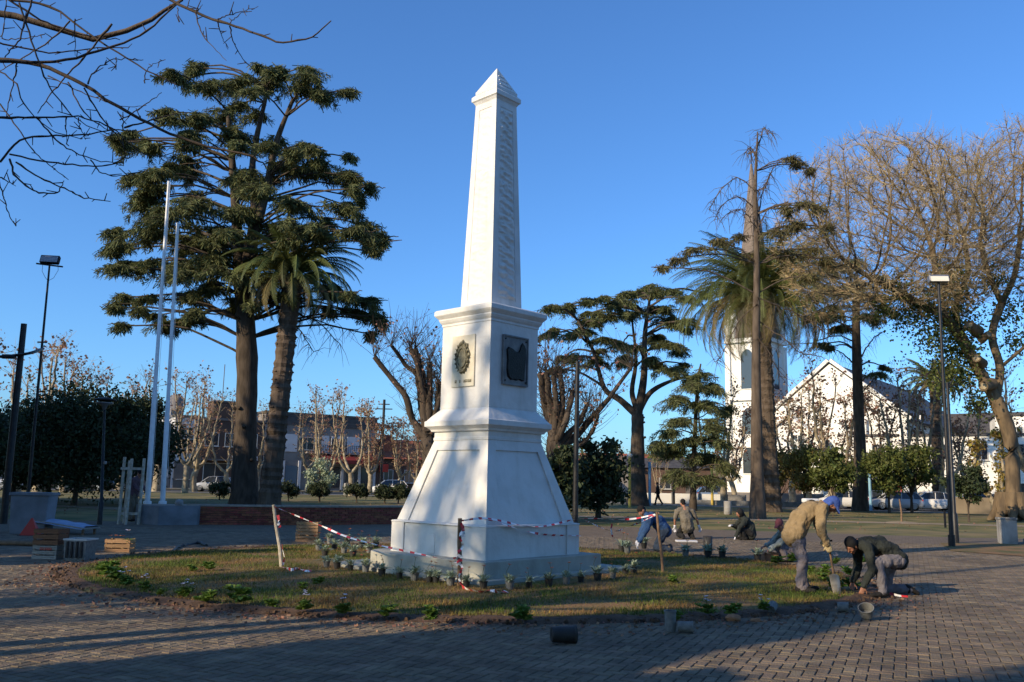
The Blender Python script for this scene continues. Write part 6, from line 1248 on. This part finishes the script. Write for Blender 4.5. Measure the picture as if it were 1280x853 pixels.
for k, z_ in enumerate((3, zt * .40, zt * .68)): archwin(tr, 0, z_, 1.5, 4.2 if k == 2 else 2.6, -tw_ / 2 - .02); archwin(tr, tw_ / 2 + .02, z_, 1.5, 4.2 if k == 2 else 2.6, 0, R(90))
# parish building right of the church, white wall and red door
pB = ground(P(1185, 600, 84)); r = empty('parish_house', (pB[0] - 6, pB[1] + 6, 0), R(-30), 'white walled annex right of the church with a red door', 'building'); hB = P(1185, 545, 86)[2]; b = MB(); b.box((8, 4, hB / 2), (16, 8, hB)); b.build('wall', M['chwhite'], r); boxo('roof', (8, 4, hB + .1), (16.4, 8.4, .22), M['slate'], r)
for k in range(5): window(r, 1.8 + k * 3.1, hB - 1.6, 1.1, 1.5, -.02)
boxo('red_door', (3.3, -.06, 1.2), (1.4, .12, 2.4), M['red'], r)
for k in (0, 2, 3, 4): window(r, 1.4 + k * 3.2, 1.6, 1.1, 1.6, -.02)
pB = ground(P(1262, 600, 96)); r = empty('white_house', (pB[0], pB[1], 0), R(-25), 'white house seen behind the giant shade tree at the right edge', 'house'); hB = P(1262, 520, 96)[2]; b = MB(); b.box((6, 4, hB / 2), (14, 8, hB)); b.build('wall', M['chwhite'], r); boxo('roof', (6, 4, hB + .1), (14.4, 8.4, .22), M['slate'], r)
for k in range(4): window(r, 1 + k * 3.2, hB - 2, 1.2, 1.5, -.02); window(r, 1 + k * 3.2, 2, 1.2, 1.5, -.02)
pB = ground(P(1010, 600, 84)); r = empty('gate_wall', (pB[0], pB[1], 0), R(-8), 'low white and grey wall in front of the church', 'wall'); b = MB(); b.box((0, 0, .5), (17, .25, 1.0)); b.build('wall', M['wall_grey'], r)
for k in range(6): boxo('pier', (-8 + k * 3.2, -.05, .65), (.45, .4, 1.3), M['chwhite'], r)

# ------------------------------------------------------------------ cars
carcache = {}
def car(loc, rz, paint, label, kind='hatch', name='parked_car'):
    root = empty(name, loc, rz, label, 'car', 'cars parked round the square')
    key = (kind, paint)
    if key not in carcache:
        hb = kind == 'hatch'
        st = [(-1.9, .60, .42, .62), (-1.85, .74, .25, .80), (-1.5, .80, .22, .92), (-.9, .82, .20, .93), (0, .83, .20, .92), (.75, .82, .20, .93), (1.2, .80, .22, .86), (1.65, .76, .23, .76), (1.88, .66, .30, .62), (1.95, .5, .40, .52)] if hb else [(-2.15, .60, .42, .70), (-2.05, .76, .27, .92), (-1.5, .82, .22, .96), (-.9, .83, .20, .95), (0, .84, .20, .93), (.75, .83, .20, .93), (1.3, .82, .22, .86), (1.8, .78, .23, .78), (2.1, .68, .30, .62), (2.18, .5, .40, .52)]
        V = []
        for x, w_, z0_, zb in st:
            for (fy, fz) in ((-.85, 0), (-1, .18), (-1.02, .5), (-.97, .85), (-.86, 1.0), (0, 1.03), (.86, 1.0), (.97, .85), (1.02, .5), (1, .18), (.85, 0)): V.append((x, fy * w_, z0_ + (zb - z0_) * fz))
        k = 11; b = MB(); b.add(V, [[i * k + j, i * k + j + 1, (i + 1) * k + j + 1, (i + 1) * k + j] for i in range(len(st) - 1) for j in range(k - 1)], 0, True)
        b.ng = [(list(range(k))[::-1], 0), ([(len(st) - 1) * k + j for j in range(k)], 0)]
        # roof skin
        xr = (-1.35, -.9, .1, .45) if hb else (-1.1, -.7, .2, .5); V = []
        for x, w_, z in ((xr[0], .58, 1.38), (xr[1], .62, 1.45), (xr[2], .62, 1.45), (xr[3], .58, 1.38)): V += [(x, -w_, z), (x, -w_ * .6, z + .03), (x, w_ * .6, z + .03), (x, w_, z)]
        b.add(V, [[i * 4 + j, i * 4 + j + 1, (i + 1) * 4 + j + 1, (i + 1) * 4 + j] for i in range(3) for j in range(3)], 0, True)
        gb = ((-1.80 if hb else -1.65), -1.35 if hb else -1.1, .45, 1.12)     # rear base, rear top, front top, front base
        for s in (-1, 1):
            for (xa, xb_) in ((gb[0], gb[1]), (gb[3], gb[2]), (-.25, -.3), (-1.1 if hb else -.95, -1.1 if hb else -.9)): b.tube([(xa, s * .76, .90), (xb_, s * .60, 1.40)], .035, 5)
        body = b.mesh('body', M[paint])
        b = MB(); V = [(gb[0], -.74, .90), (gb[3], -.74, .90), (gb[2], -.585, 1.385), (gb[1], -.585, 1.385), (gb[0], .74, .90), (gb[3], .74, .90), (gb[2], .585, 1.385), (gb[1], .585, 1.385)]
        b.add(V, [[0, 1, 2, 3], [5, 4, 7, 6], [1, 5, 6, 2], [4, 0, 3, 7]]); gl = b.mesh('windows', M['glass'])
        b = MB(); b.tube([(0, -.09, 0), (0, -.08, 0), (0, .08, 0), (0, .09, 0)], [.27, .30, .30, .27], 18); ty = b.mesh('tyre', M['tyre'])
        b = MB(); b.tube([(0, -.10, 0), (0, -.05, 0)], [.17, .19], 12); [b.box((0, -.10, 0), (.34, .02, .05), ry=k * math.pi / 5) for k in range(5)]; rm = b.mesh('rim', M['rim'])
        b = MB(); b.box((0, 0, 0), (.12, .26, .13)); hl = b.mesh('headlight', M['lampglass']); b = MB(); b.box((0, 0, 0), (.08, .16, .24)); tl = b.mesh('tail_light', M['red'])
        b = MB(); b.box((0, 0, 0), (.1, 1.3, .14)); bp = b.mesh('bumper', M['black']); b = MB(); b.box((0, 0, 0), (.10, .16, .11)); mi_ = b.mesh('mirror', M[paint])
        carcache[key] = (body, gl, ty, rm, hl, tl, bp, mi_, hb)
    body, gl, ty, rm, hl, tl, bp, mi_, hb = carcache[key]; f = 1.85 if hb else 2.06
    link('body', body, root); link('windows', gl, root)
    for x in (-1.15, 1.2) if hb else (-1.3, 1.35):
        for s in (-1, 1):
            w_ = link('wheel', ty, root, (x, s * .76, .30), (0, 0, 0 if s < 0 else math.pi)); link('rim', rm, w_)
    for s in (-1, 1): link('headlight', hl, root, (f - .04, s * .52, .60)); link('tail_light', tl, root, (-f + .04, s * .62, .74)); link('mirror', mi_, root, (.72, s * .88, .97))
    link('bumper', bp, root, (f + .05, 0, .36)); link('bumper', bp, root, (-f - .02, 0, .38)); return root
for nm_, c_ in (('carwhite', (.72, .72, .72)), ('carsilver', (.42, .44, .47)), ('carblue', (.16, .22, .32)), ('cardark', (.02, .022, .028)), ('cargrey', (.09, .10, .11))): M[nm_] = mat('car_paint_' + nm_[3:], c_, None, rough=.28, spec=.6, metal=.0)
def ony(u, Y): p = ground(P(u, 600, Y)); return p
LS = math.atan2(.57, .82)
car(ony(487, 88), LS * .3 + math.pi, 'carwhite', 'white hatchback with its window dark, parked between the clipped shrubs and the pedestal')
car(ony(268, 85), LS * .3 + math.pi, 'carsilver', 'silver hatchback partly hidden by a clipped shrub left of the big cedar trunk')
car(ony(112, 78), math.pi - .1, 'cardark', 'black car below the dark evergreens left of the timber frame', 'sedan'); car(ony(58, 76), .1, 'cardark', 'dark car between the two pale trunks at the far left', 'sedan'); car(ony(4, 74), .1, 'carsilver', 'pale car cut by the left edge of the photo'); car(ony(30, 82), .1, 'cardark', 'dark car in the second row behind the black post')
car(ony(1118, 68), math.pi - .15, 'carsilver', 'silver car left of the plane trunk, at the right'); car(ony(1160, 68.5), math.pi - .15, 'carwhite', 'pale silver low car right of the plane trunk and left of the lamp poles', 'sedan'); car(ony(1082, 71), math.pi - .15, 'carblue', 'blue grey car right behind the pine trunk'); car(ony(1222, 72), math.pi - .1, 'cardark', 'dark car behind the forked pale tree', 'sedan'); car(ony(1052, 69), math.pi, 'carwhite', 'white car behind the bending man\'s cap'); car(ony(700, 95), 0, 'carwhite', 'white van like car right of the obelisk foot'); car(ony(893, 88), 0, 'carblue', 'bluish car behind the layered cedar'); car(ony(734,90),0,'carsilver','silver car half hidden behind the ivy clad tree')
# pedal kart with red wheel
kp = ony(1010, 52); root = empty('pedal_cart', kp, .2, 'small cart with a round red disc behind the bending man', 'cart'); b = MB(); b.tube([(-.05, -.42, .5), (-.05, -.36, .5)], .42, 20); w_ = b.build('wheel', M['tyre'], root); b = MB(); b.tube([(-.05, -.45, .5), (-.05, -.43, .5)], .27, 18); b.build('disc', M['red'], w_); b = MB(); b.box((.5, 0, .45), (1.1, .6, .3)); bevel(b.build('body', M['black'], root), .06, 2); b = MB(); b.tube([(.9, -.42, .32), (.9, -.34, .32)], .3, 16); b.build('wheel', M['tyre'], root); b = MB(); b.box((.1, 0, .85), (.9, .5, .25)); bevel(b.build('hood', M['carwhite'], root), .08, 2)

# ------------------------------------------------------------------ people
def remesh(caps, vox, name, m, sm=3, wob=0.0, seed=0, subtract=None):
    """caps: (p0, r0, p1, r1[, squash]) tapered capsules -> one continuous skin"""
    b = MB()
    for c in caps:
        p0, r0, p1, r1 = [np.array(c[0], float), c[1], np.array(c[2], float), c[3]]
        d = p1 - p0; L_ = np.linalg.norm(d)
        if L_ < 1e-5: d = np.array([0, 0, 1e-3]); p1 = p0 + d; L_ = 1e-3
        d = d / L_; n = 7; P_, R_ = [], []
        for t in np.linspace(-math.pi / 2 + .05, 0, n): P_.append(p0 + d * r0 * math.sin(t)); R_.append(r0 * math.cos(t))
        for t in np.linspace(0, math.pi / 2 - .05, n): P_.append(p1 + d * r1 * math.sin(t)); R_.append(r1 * math.cos(t))
        P_ = np.array(P_); ref = np.array([0, 0, 1.0]) if abs(d[2]) < .8 else np.array([1.0, 0, 0]); a = np.cross(d, ref); a /= np.linalg.norm(a); bb = np.cross(d, a); sq = c[4] if len(c) > 4 else (1, 1)
        if len(c) > 5: a = np.array(c[5], float); a = a - d * a.dot(d); a /= np.linalg.norm(a); bb = np.cross(d, a)
        S = 16; th = np.linspace(0, 2 * math.pi, S, endpoint=False); R_ = np.array(R_)
        V = (P_[:, None] + R_[:, None, None] * (np.cos(th)[None, :, None] * a * sq[0] + np.sin(th)[None, :, None] * bb * sq[1])).reshape(-1, 3); m_ = len(P_)
        b.add(V, [[i * S + j, i * S + (j + 1) % S, (i + 1) * S + (j + 1) % S, (i + 1) * S + j] for i in range(m_ - 1) for j in range(S)]); b.ng = getattr(b, 'ng', []); b.ng.append(([b.n - len(V) + j for j in range(S)][::-1], 0)); b.ng.append(([b.n - S + j for j in range(S)], 0))
    me = b.mesh(name, M[m]); o = bpy.data.objects.new('t', me); C.objects.link(o)
    r = o.modifiers.new('r', 'REMESH'); r.mode = 'VOXEL'; r.voxel_size = vox; r.use_smooth_shade = True
    s = o.modifiers.new('s', 'SMOOTH'); s.iterations = sm; s.factor = .6
    dg = bpy.context.evaluated_depsgraph_get(); out = bpy.data.meshes.new_from_object(o.evaluated_get(dg)); out.name = name
    bpy.data.objects.remove(o); 
    if wob:
        co_ = np.zeros(len(out.vertices) * 3, np.float32); out.vertices.foreach_get('co', co_); co_ = co_.reshape(-1, 3); nn = np.zeros(len(out.vertices) * 3, np.float32); out.vertices.foreach_get('normal', nn); nn = nn.reshape(-1, 3)
        k = np.array([noise.noise((c[0] * 9 + seed, c[1] * 9, c[2] * 7)) + .6 * abs(noise.noise((c[0] * 22 + seed, c[1] * 22, c[2] * 14))) for c in co_]); co_ += nn * (k * wob)[:, None]; out.vertices.foreach_set('co', co_.ravel())
    out.materials.clear(); out.materials.append(M[m]); out.update()
    return out
def lerp(a, b_, t): return np.array(a, float) * (1 - t) + np.array(b_, float) * t
def hand(wr, dirn, pal, curl=.5, s=1.0, side=1):
    """palm and five fingers: wr wrist, dirn pointing of the hand, pal palm normal"""
    d = np.array(dirn, float); d /= np.linalg.norm(d); n = np.array(pal, float); n -= d * n.dot(d); n /= np.linalg.norm(n); t = np.cross(d, n) * side
    wr = np.array(wr, float); caps = [(wr, .026 * s, wr + d * .05 * s, .028 * s, (1.25, .65), t), (wr + d * .04 * s, .030 * s, wr + d * .085 * s, .032 * s, (1.25, .5), t)]
    for k, (off, ln) in enumerate(((-.030, .068), (-.010, .078), (.011, .073), (.031, .058))):
        b0 = wr + d * .09 * s + t * off * s; c_ = curl * (1 + .1 * k); p1 = b0 + (d * math.cos(c_ * .6) + n * math.sin(c_ * .6) + t * off * 1.5) * ln * .45 * s; p2 = p1 + (d * math.cos(c_ * 1.5) + n * math.sin(c_ * 1.5)) * ln * .32 * s; p3 = p2 + (d * math.cos(c_ * 2.3) + n * math.sin(c_ * 2.3)) * ln * .24 * s
        caps += [(b0, .0100 * s, p1, .0092 * s), (p1, .0092 * s, p2, .0085 * s), (p2, .0085 * s, p3, .0075 * s)]
    th0_ = wr + d * .03 * s - t * .030 * s; th1 = th0_ + (d * .6 - t * .75 + n * .25) * .045 * s; th2 = th1 + (d * .85 - t * .3 + n * .4) * .035 * s; caps += [(th0_, .014 * s, th1, .011 * s), (th1, .011 * s, th2, .009 * s)]
    return caps
def person(label, loc, J, fit, vox=.011, group=None, seed=0):
    """J: joints of the pose in metres; fit: what each garment is made of"""
    root = empty('person', loc, 0, label, 'person', group); g = {k: np.array(v, float) for k, v in J.items() if k not in ('face', 'handR', 'handL')}
    fc_ = np.array(J['face'], float); fc_ /= np.linalg.norm(fc_); upv = g['head'] - g['neck']; upv /= np.linalg.norm(upv); upv = upv - fc_ * upv.dot(fc_) * .7; upv /= np.linalg.norm(upv); sdv = np.cross(fc_, upv); sdv /= np.linalg.norm(sdv); upv = np.cross(sdv, fc_)
    hd = g['head']; skin = []
    skin += [(hd + upv * .025 - fc_ * .012, .092, hd + upv * .02 + fc_ * .01, .088, (.86, 1.0), sdv), (hd - upv * .045 + fc_ * .018, .066, hd - upv * .085 + fc_ * .045, .034), (hd + fc_ * .088 + upv * .02, .010, hd + fc_ * .112 - upv * .02, .017), (hd + fc_ * .095 - upv * .032, .011, hd + fc_ * .097 - upv * .034, .011),
             (hd + fc_ * .085 - upv * .060 - sdv * .018, .011, hd + fc_ * .085 - upv * .060 + sdv * .018, .011), (hd + fc_ * .082 + upv * .038 - sdv * .035, .012, hd + fc_ * .082 + upv * .038 + sdv * .035, .012)]
    for s in (-1, 1): skin += [(hd + sdv * s * .082 + upv * .015 - fc_ * .005, .016, hd + sdv * s * .086 - upv * .025, .011, (.5, 1.3), sdv), (hd + fc_ * .062 - upv * .02 + sdv * s * .04, .026, hd + fc_ * .055 - upv * .035 + sdv * s * .04, .022)]
    skin += [(g['neck'], .060, hd - upv * .05 - fc_ * .015, .052), (g['neck'], .07, g['chest'], .11), (g['chest'], .11, g['pelvis'], .11)]
    for s in 'RL':
        skin += [(g['neck'], .055, g['sh' + s], .055), (g['sh' + s], .048, g['el' + s], .038), (g['el' + s], .038, g['wr' + s], .026), (g['pelvis'], .09, g['hip' + s], .085), (g['hip' + s], .075, g['kn' + s], .052), (g['kn' + s], .050, g['an' + s], .036), (g['an' + s], .030, lerp(g['an' + s], g['toe' + s], .7), .018)]
        hdn = J.get('hand' + s, {}); skin += hand(g['wr' + s], hdn.get('d', g['wr' + s] - g['el' + s]), hdn.get('n', (0, 0, -1)), hdn.get('c', .5), hdn.get('s', 1.0), 1 if s == 'R' else -1)
    b_ = link('body', remesh(skin, vox * .85, 'body', 'skin', 2), root)
    for s in (-1, 1):
        e = MB(); e.lathe([(.001, -.008), (.007, -.004), (.008, 0), (.007, .004), (.001, .008)], hd + fc_ * .083 + upv * .016 + sdv * s * .032, 8); e.build('eye', M['black'], root)
    sp_ = lerp(g['chest'], g['pelvis'], .5) + np.array(J.get('belly', (0, 0, 0)), float)
    shv = g['shR'] - g['shL']; a_ = shv / (np.linalg.norm(shv) + 1e-6)
    k_ = fit.get('bulk', 1.0)
    tor = [(g['neck'] - (g['neck'] - g['chest']) * .15, .088 * k_, g['chest'], .135 * k_, (1.18, .85), a_), (g['chest'], .140 * k_, sp_, .142 * k_, (1.22, .9), a_), (sp_, .144 * k_, g['pelvis'] + (g['pelvis'] - sp_) * .18, .164 * k_, (1.2, .95), a_)]
    for s in 'RL': tor += [(g['neck'], .07, g['sh' + s], .078 * k_), (g['sh' + s], .080 * k_, g['el' + s], .058 * k_), (g['el' + s], .058 * k_, lerp(g['el' + s], g['wr' + s], .93), .045 * k_)]
    # rolled collar
    for t in np.linspace(0, 2 * math.pi, 9)[:-1]: tor.append((g['neck'] + upv * .01 + (fc_ * math.cos(t) + sdv * math.sin(t)) * .058, .022, g['neck'] + upv * .03 + (fc_ * math.cos(t + .7) + sdv * math.sin(t + .7)) * .056, .020))
    for s in 'RL':
        if fit.get('short'): pass
    if fit.get('short'):
        tor = [c for c in tor[:3]] + [(g['neck'], .07, g['sh' + s], .078 * k_) for s in 'RL'] + [(g['sh' + s], .078, lerp(g['sh' + s], g['el' + s], .75), .062) for s in 'RL']
    link('jacket', remesh(tor, vox, 'jacket', fit['top'], 3, .032, seed), root)
    leg = [(g['pelvis'], .128 * k_, lerp(g['hipR'], g['hipL'], .5), .135, (1.15, .92), a_)]
    for s in 'RL': leg += [(g['hip' + s], .108, g['kn' + s], .074), (g['kn' + s], .076, g['an' + s], .060), (g['an' + s], .060, lerp(g['an' + s], g['toe' + s], .12), .062)]
    link('trousers', remesh(leg, vox, 'trousers', fit['legs'], 3, .028, seed + 3), root)
    for s in 'RL':
        an, to = g['an' + s], g['toe' + s]; v = to - an; v = v / (np.linalg.norm(v) + 1e-6); dn = J.get('dn' + s); dn = np.array(dn, float) if dn is not None else np.array([0, 0, -1.0])
        sh_ = [(an - v * .035 + dn * .03, .048, lerp(an, to, .5) + dn * .022, .046, (1.05, 1)), (lerp(an, to, .45) + dn * .02, .048, to, .040, (1.15, .85)), (an - dn * .03, .054, an + dn * .03, .050)]
        link('shoe', remesh(sh_, .011, 'shoe', fit.get('shoe', 'boot'), 2), root)
    if fit.get('glove'):
        for s in 'RL': hdn = J.get('hand' + s, {}); gl_ = [(c[0], c[1] * 1.25) + (c[2], c[3] * 1.25) + tuple(c[4:]) for c in hand(g['wr' + s], hdn.get('d', g['wr' + s] - g['el' + s]), hdn.get('n', (0, 0, -1)), hdn.get('c', .5), hdn.get('s', 1.0), 1 if s == 'R' else -1)]; gl_.append((g['wr' + s], .036, lerp(g['wr' + s], g['el' + s], .2), .042)); link('glove', remesh(gl_, .009, 'glove', fit['glove'], 2), root)
    hat = fit.get('hat'); hs = fit.get('hatm', 'hair')
    top_ = [(hd + upv * .055 - fc_ * .018, .094, hd + upv * .050 + fc_ * .005, .092, (.90, 1.02), sdv)]
    if hat == 'cap': top_ += [(hd + upv * .055 + fc_ * .08 + sdv * s * .035, .024, hd + upv * .040 + fc_ * .165 + sdv * s * .03, .014) for s in (-1, -.3, .3, 1)] + [(hd + upv * .15 - fc_ * .01, .012, hd + upv * .155 - fc_ * .01, .012)] + [(hd - fc_ * .06 + upv * .0, .06, hd - fc_ * .05 + upv * .05, .075)]
    elif hat == 'neckcap': top_ += [(hd + upv * .05 + fc_ * .08 + sdv * s * .04, .024, hd + upv * .02 + fc_ * .17 + sdv * s * .035, .014) for s in (-1, -.3, .3, 1)] + [(hd - fc_ * .07 + upv * .03, .055, hd - fc_ * .075 - upv * .06, .045), (hd - fc_ * .03 + sdv * .065, .04, hd - fc_ * .05 + sdv * .06 - upv * .08, .03), (hd - fc_ * .03 - sdv * .065, .04, hd - fc_ * .05 - sdv * .06 - upv * .08, .03)]
    elif hat == 'beanie': top_ = [(hd + upv * .06 - fc_ * .015, .098, hd + upv * .03 - fc_ * .02, .099, (.93, 1.03), sdv), (hd - fc_ * .06 - upv * .02, .065, hd - fc_ * .04 + upv * .03, .08)]
    elif hat == 'hood': top_ = [(hd + upv * .03 - fc_ * .03, .118, hd - upv * .03 - fc_ * .035, .112), (hd - upv * .08 - fc_ * .05, .10, g['neck'] - fc_ * .03, .10)]
    else: top_ += [(hd - fc_ * .055 + upv * .0, .062, hd - fc_ * .05 + upv * .05, .075)]
    link({'cap': 'cap', 'neckcap': 'cap', 'beanie': 'beanie', 'hood': 'hood'}.get(hat, 'hair'), remesh(top_, .011, 'hat', hs, 3, .004, seed), root)
    return root
# standing man bending over his spade
A0 = G(1004, 741, .05)
person('man in tan jacket and blue cap bending over a spade', A0, dict(head=(.47, -.03, 1.335), face=(.50, -.10, -.80), neck=(.33, 0, 1.325), chest=(.17, 0, 1.25), belly=(-.02, 0, .07), pelvis=(-.10, 0, .90), shR=(.28, -.20, 1.27), shL=(.28, .19, 1.29), elR=(.20, -.26, .98), elL=(.33, .24, 1.02), wrR=(.33, -.22, .74), wrL=(.38, .10, .80),
  hipR=(-.10, -.10, .86), hipL=(-.08, .11, .86), knR=(-.04, -.13, .47), knL=(.06, .17, .47), anR=(-.08, -.12, .09), anL=(.10, .22, .09), toeR=(.10, -.17, .05), toeL=(.27, .18, .05), handR=dict(d=(.25, .15, -1), n=(.3, 1, 0), c=.9), handL=dict(d=(.1, -.3, -1), n=(0, -1, 0), c=.9)),
  dict(top='tan', legs='greytrs', hat='neckcap', hatm='cap_blue', glove='tanglove', bulk=1.08), .012, seed=1)
sp_ = A0 + np.array([.36, -.10, 0]); root = empty('spade', sp_, 0, 'shiny steel spade held by the bending man, blade set in the soil', 'spade')
b = MB(); b.tube([(0, -.05, .78), (.06, .0, .45), (.09, .02, .28)], [.017, .017, .019], 8); b.build('shaft', M['stake'], root); b = MB(); b.tube([(-.05, -.03, .80), (.0, -.05, .79), (.05, -.08, .80)], .014, 8); b.build('grip', M['boot'], root)
b = MB(); V = []; n1, n2 = 9, 8
for j in range(n2):
    t = j / (n2 - 1); w_ = .075 * (1 - .35 * t ** 3)
    for i in range(n1): s = i / (n1 - 1) * 2 - 1; V.append((.09 + .05 * t + s * w_, .02 - .025 * (1 - s * s) + .01 * t, .30 - .33 * t - .03 * (s * s) * (t < .1)))
V2 = [(x, y + .006, z) for x, y, z in V]; m_ = len(V); Fq = [[j * n1 + i, j * n1 + i + 1, (j + 1) * n1 + i + 1, (j + 1) * n1 + i] for j in range(n2 - 1) for i in range(n1 - 1)]; b.add(V + V2, Fq + [[m_ + q for q in f[::-1]] for f in Fq], 0, True); b.build('blade', M['steel'], root)
# kneeling man
B0 = G(1101, 746, .0)
person('kneeling man in a black beanie and dark sweater planting beside the spade', B0, dict(head=(-.44, -.06, .76), face=(-.62, -.25, -.62), neck=(-.31, 0, .80), chest=(-.16, .02, .78), belly=(.02, 0, .06), pelvis=(.25, .05, .60), shR=(-.26, .18, .74), shL=(-.24, -.19, .73), elR=(-.26, .20, .44), elL=(-.22, -.26, .42), wrR=(-.38, .10, .20), wrL=(-.35, -.22, .17),
  hipR=(.25, .15, .56), hipL=(.26, -.08, .55), knR=(.14, .16, .10), knL=(-.11, -.22, .53), anR=(.52, .20, .10), anL=(-.05, -.24, .10), toeR=(.66, .20, .04), toeL=(-.24, -.26, .05), dnR=(.35, 0, .5), handR=dict(d=(-.4, -.3, -1), n=(0, -1, 0), c=.6), handL=dict(d=(-.3, .1, -1), n=(.3, 1, 0), c=.6)),
  dict(top='hood', legs='pants', hat='beanie', hatm='beanie', shoe='boot', bulk=1.06), .012, seed=2)
# squatting man with the clay block
C0 = G(976, 703, .0)
person('squatting man in a light grey sweatshirt and maroon cap', C0, dict(head=(-.03, -.10, .80), face=(-.60, -.55, -.50), neck=(.07, -.03, .68), chest=(.15, 0, .56), belly=(.04, 0, .04), pelvis=(.25, .05, .22), shR=(.06, .15, .61), shL=(.13, -.20, .60), elR=(-.12, .16, .42), elL=(-.10, -.26, .42), wrR=(-.30, .05, .34), wrL=(-.32, -.22, .27),
  hipR=(.25, .15, .22), hipL=(.26, -.06, .22), knR=(-.10, .22, .42), knL=(-.08, -.14, .38), anR=(.10, .20, .09), anL=(.08, -.14, .09), toeR=(-.06, .22, .05), toeL=(-.08, -.16, .05), handR=dict(d=(-1, -.2, -.3), n=(0, 0, -1), c=.5), handL=dict(d=(-1, .1, -.5), n=(.2, .2, -1), c=.5)),
  dict(top='lgrey', legs='mauve', hat='cap', hatm='maroon', bulk=1.0), .013, seed=3)
bc = G(962, 703, .0); b = MB(); b.box((0, 0, .12), (.34, .24, .22), rz=.2, ry=.12, taper=.94); o = tag(b.build('clay_block', M['clay'], None, bc), 'orange brown block of root soil in front of the squatting man', 'soil block'); bevel(o, .02, 2)
# hooded man
D0 = G(930, 675, .0)
person('man in a dark hood and coat crouching on the far side of the paving', D0, dict(head=(-.14, -.06, .80), face=(-.75, -.30, -.45), neck=(-.04, 0, .68), chest=(.06, 0, .55), belly=(.05, 0, .03), pelvis=(.20, .04, .20), shR=(-.02, .18, .60), shL=(.02, -.20, .59), elR=(-.22, .16, .40), elL=(-.20, -.24, .36), wrR=(-.34, .06, .42), wrL=(-.30, -.20, .12),
  hipR=(.2, .12, .2), hipL=(.2, -.10, .2), knR=(-.18, .16, .40), knL=(-.14, -.14, .36), anR=(-.02, .16, .08), anL=(.0, -.14, .08), toeR=(-.2, .18, .05), toeL=(-.18, -.16, .05)), dict(top='hood', legs='beanie', hat='hood', hatm='beanie', glove='glove', bulk=1.12), .015, seed=4)
# blue jacket man
E0 = G(820, 691, .0)
person('man in a blue jacket kneeling behind the thin stake', E0, dict(head=(-.34, -.02, .98), face=(-.65, -.35, -.60), neck=(-.24, 0, .90), chest=(-.12, 0, .82), belly=(.02, 0, .05), pelvis=(.18, .05, .56), shR=(-.20, .17, .84), shL=(-.16, -.20, .82), elR=(-.30, .14, .54), elL=(-.28, -.24, .54), wrR=(-.42, .06, .30), wrL=(-.44, -.20, .24),
  hipR=(.2, .14, .52), hipL=(.2, -.08, .52), knR=(.05, .16, .10), knL=(-.02, -.14, .14), anR=(.38, .2, .12), anL=(.28, -.18, .10), toeR=(.44, .2, .02), toeL=(.42, -.18, .02)), dict(top='blue', legs='jeans', hat=None, hatm='hair', glove='glove', bulk=1.1, shoe='tanboot'), .014, seed=5)
# man in taupe shirt, back turned
F0 = G(858, 674, .0)
person('man in a taupe shirt kneeling with his back turned', F0, dict(head=(-.08, .04, 1.06), face=(.05, .9, -.35), neck=(-.06, .0, .92), chest=(-.02, -.02, .76), belly=(0, -.04, 0), pelvis=(.02, -.02, .38), shR=(.18, .02, .84), shL=(-.26, .02, .84), elR=(.34, .04, .58), elL=(-.34, .04, .56), wrR=(.42, .12, .36), wrL=(-.32, .14, .34),
  hipR=(.14, 0, .34), hipL=(-.10, 0, .34), knR=(.20, .36, .12), knL=(-.16, .36, .12), anR=(.18, -.06, .08), anL=(-.12, -.06, .08), toeR=(.2, -.20, .04), toeL=(-.14, -.20, .04)), dict(top='brownshirt', legs='beanie', hat=None, hatm='hair', glove='glove', short=True, bulk=1.05), .015, seed=6)
b = MB(); b.box((0, 0, .03), (.6, .3, .05)); bevel(tag(b.build('white_tray', M['wall_white'], None, G(858, 678, 0)), 'flat white tray on the paving below the man in the taupe shirt', 'tray'), .01, 1)
# gardener at the planter
H0 = ground(P(170, 600, Pc[1] + 1.9))
person('man in a plum brown jacket standing behind the flagpole planter', H0, dict(head=(.12, -.02, 1.62), face=(.8, -.3, -.45), neck=(.06, 0, 1.50), chest=(.0, 0, 1.36), pelvis=(-.04, 0, .98), shR=(.02, -.20, 1.42), shL=(.04, .19, 1.42), elR=(.10, -.26, 1.15), elL=(.16, .22, 1.16), wrR=(.28, -.20, 1.02), wrL=(.32, .14, 1.06), hipR=(-.04, -.1, .92), hipL=(-.04, .1, .92), knR=(.0, -.12, .5), knL=(.02, .12, .5), anR=(-.04, -.12, .09), anL=(-.02, .14, .09), toeR=(.12, -.14, .05), toeL=(.14, .14, .05)), dict(top='purple', legs='khaki', hat=None, hatm='hair', glove='glove'), .015, seed=7)
W0 = ony(822, 68)
person('distant man in dark clothes walking to the left of the white barrier wall', W0, dict(head=(-.02, 0, 1.62), face=(-1, -.2, -.1), neck=(0, 0, 1.46), chest=(.0, 0, 1.34), pelvis=(.02, 0, .96), shR=(.0, .19, 1.40), shL=(.0, -.19, 1.40), elR=(.10, .24, 1.12), elL=(-.06, -.24, 1.12), wrR=(.04, .22, .88), wrL=(-.22, -.22, .94), hipR=(.02, .1, .92), hipL=(.02, -.1, .92), knR=(.14, .1, .5), knL=(-.12, -.1, .5), anR=(.38, .1, .14), anL=(-.22, -.1, .09), toeR=(.28, .1, .03), toeL=(-.38, -.1, .05)), dict(top='beanie', legs='beanie', hat=None, hatm='hair'), .018, seed=8)
print('objects', len(bpy.data.objects), 'tris', sum(len(o.data.polygons) for o in bpy.data.objects if o.type == 'MESH'))
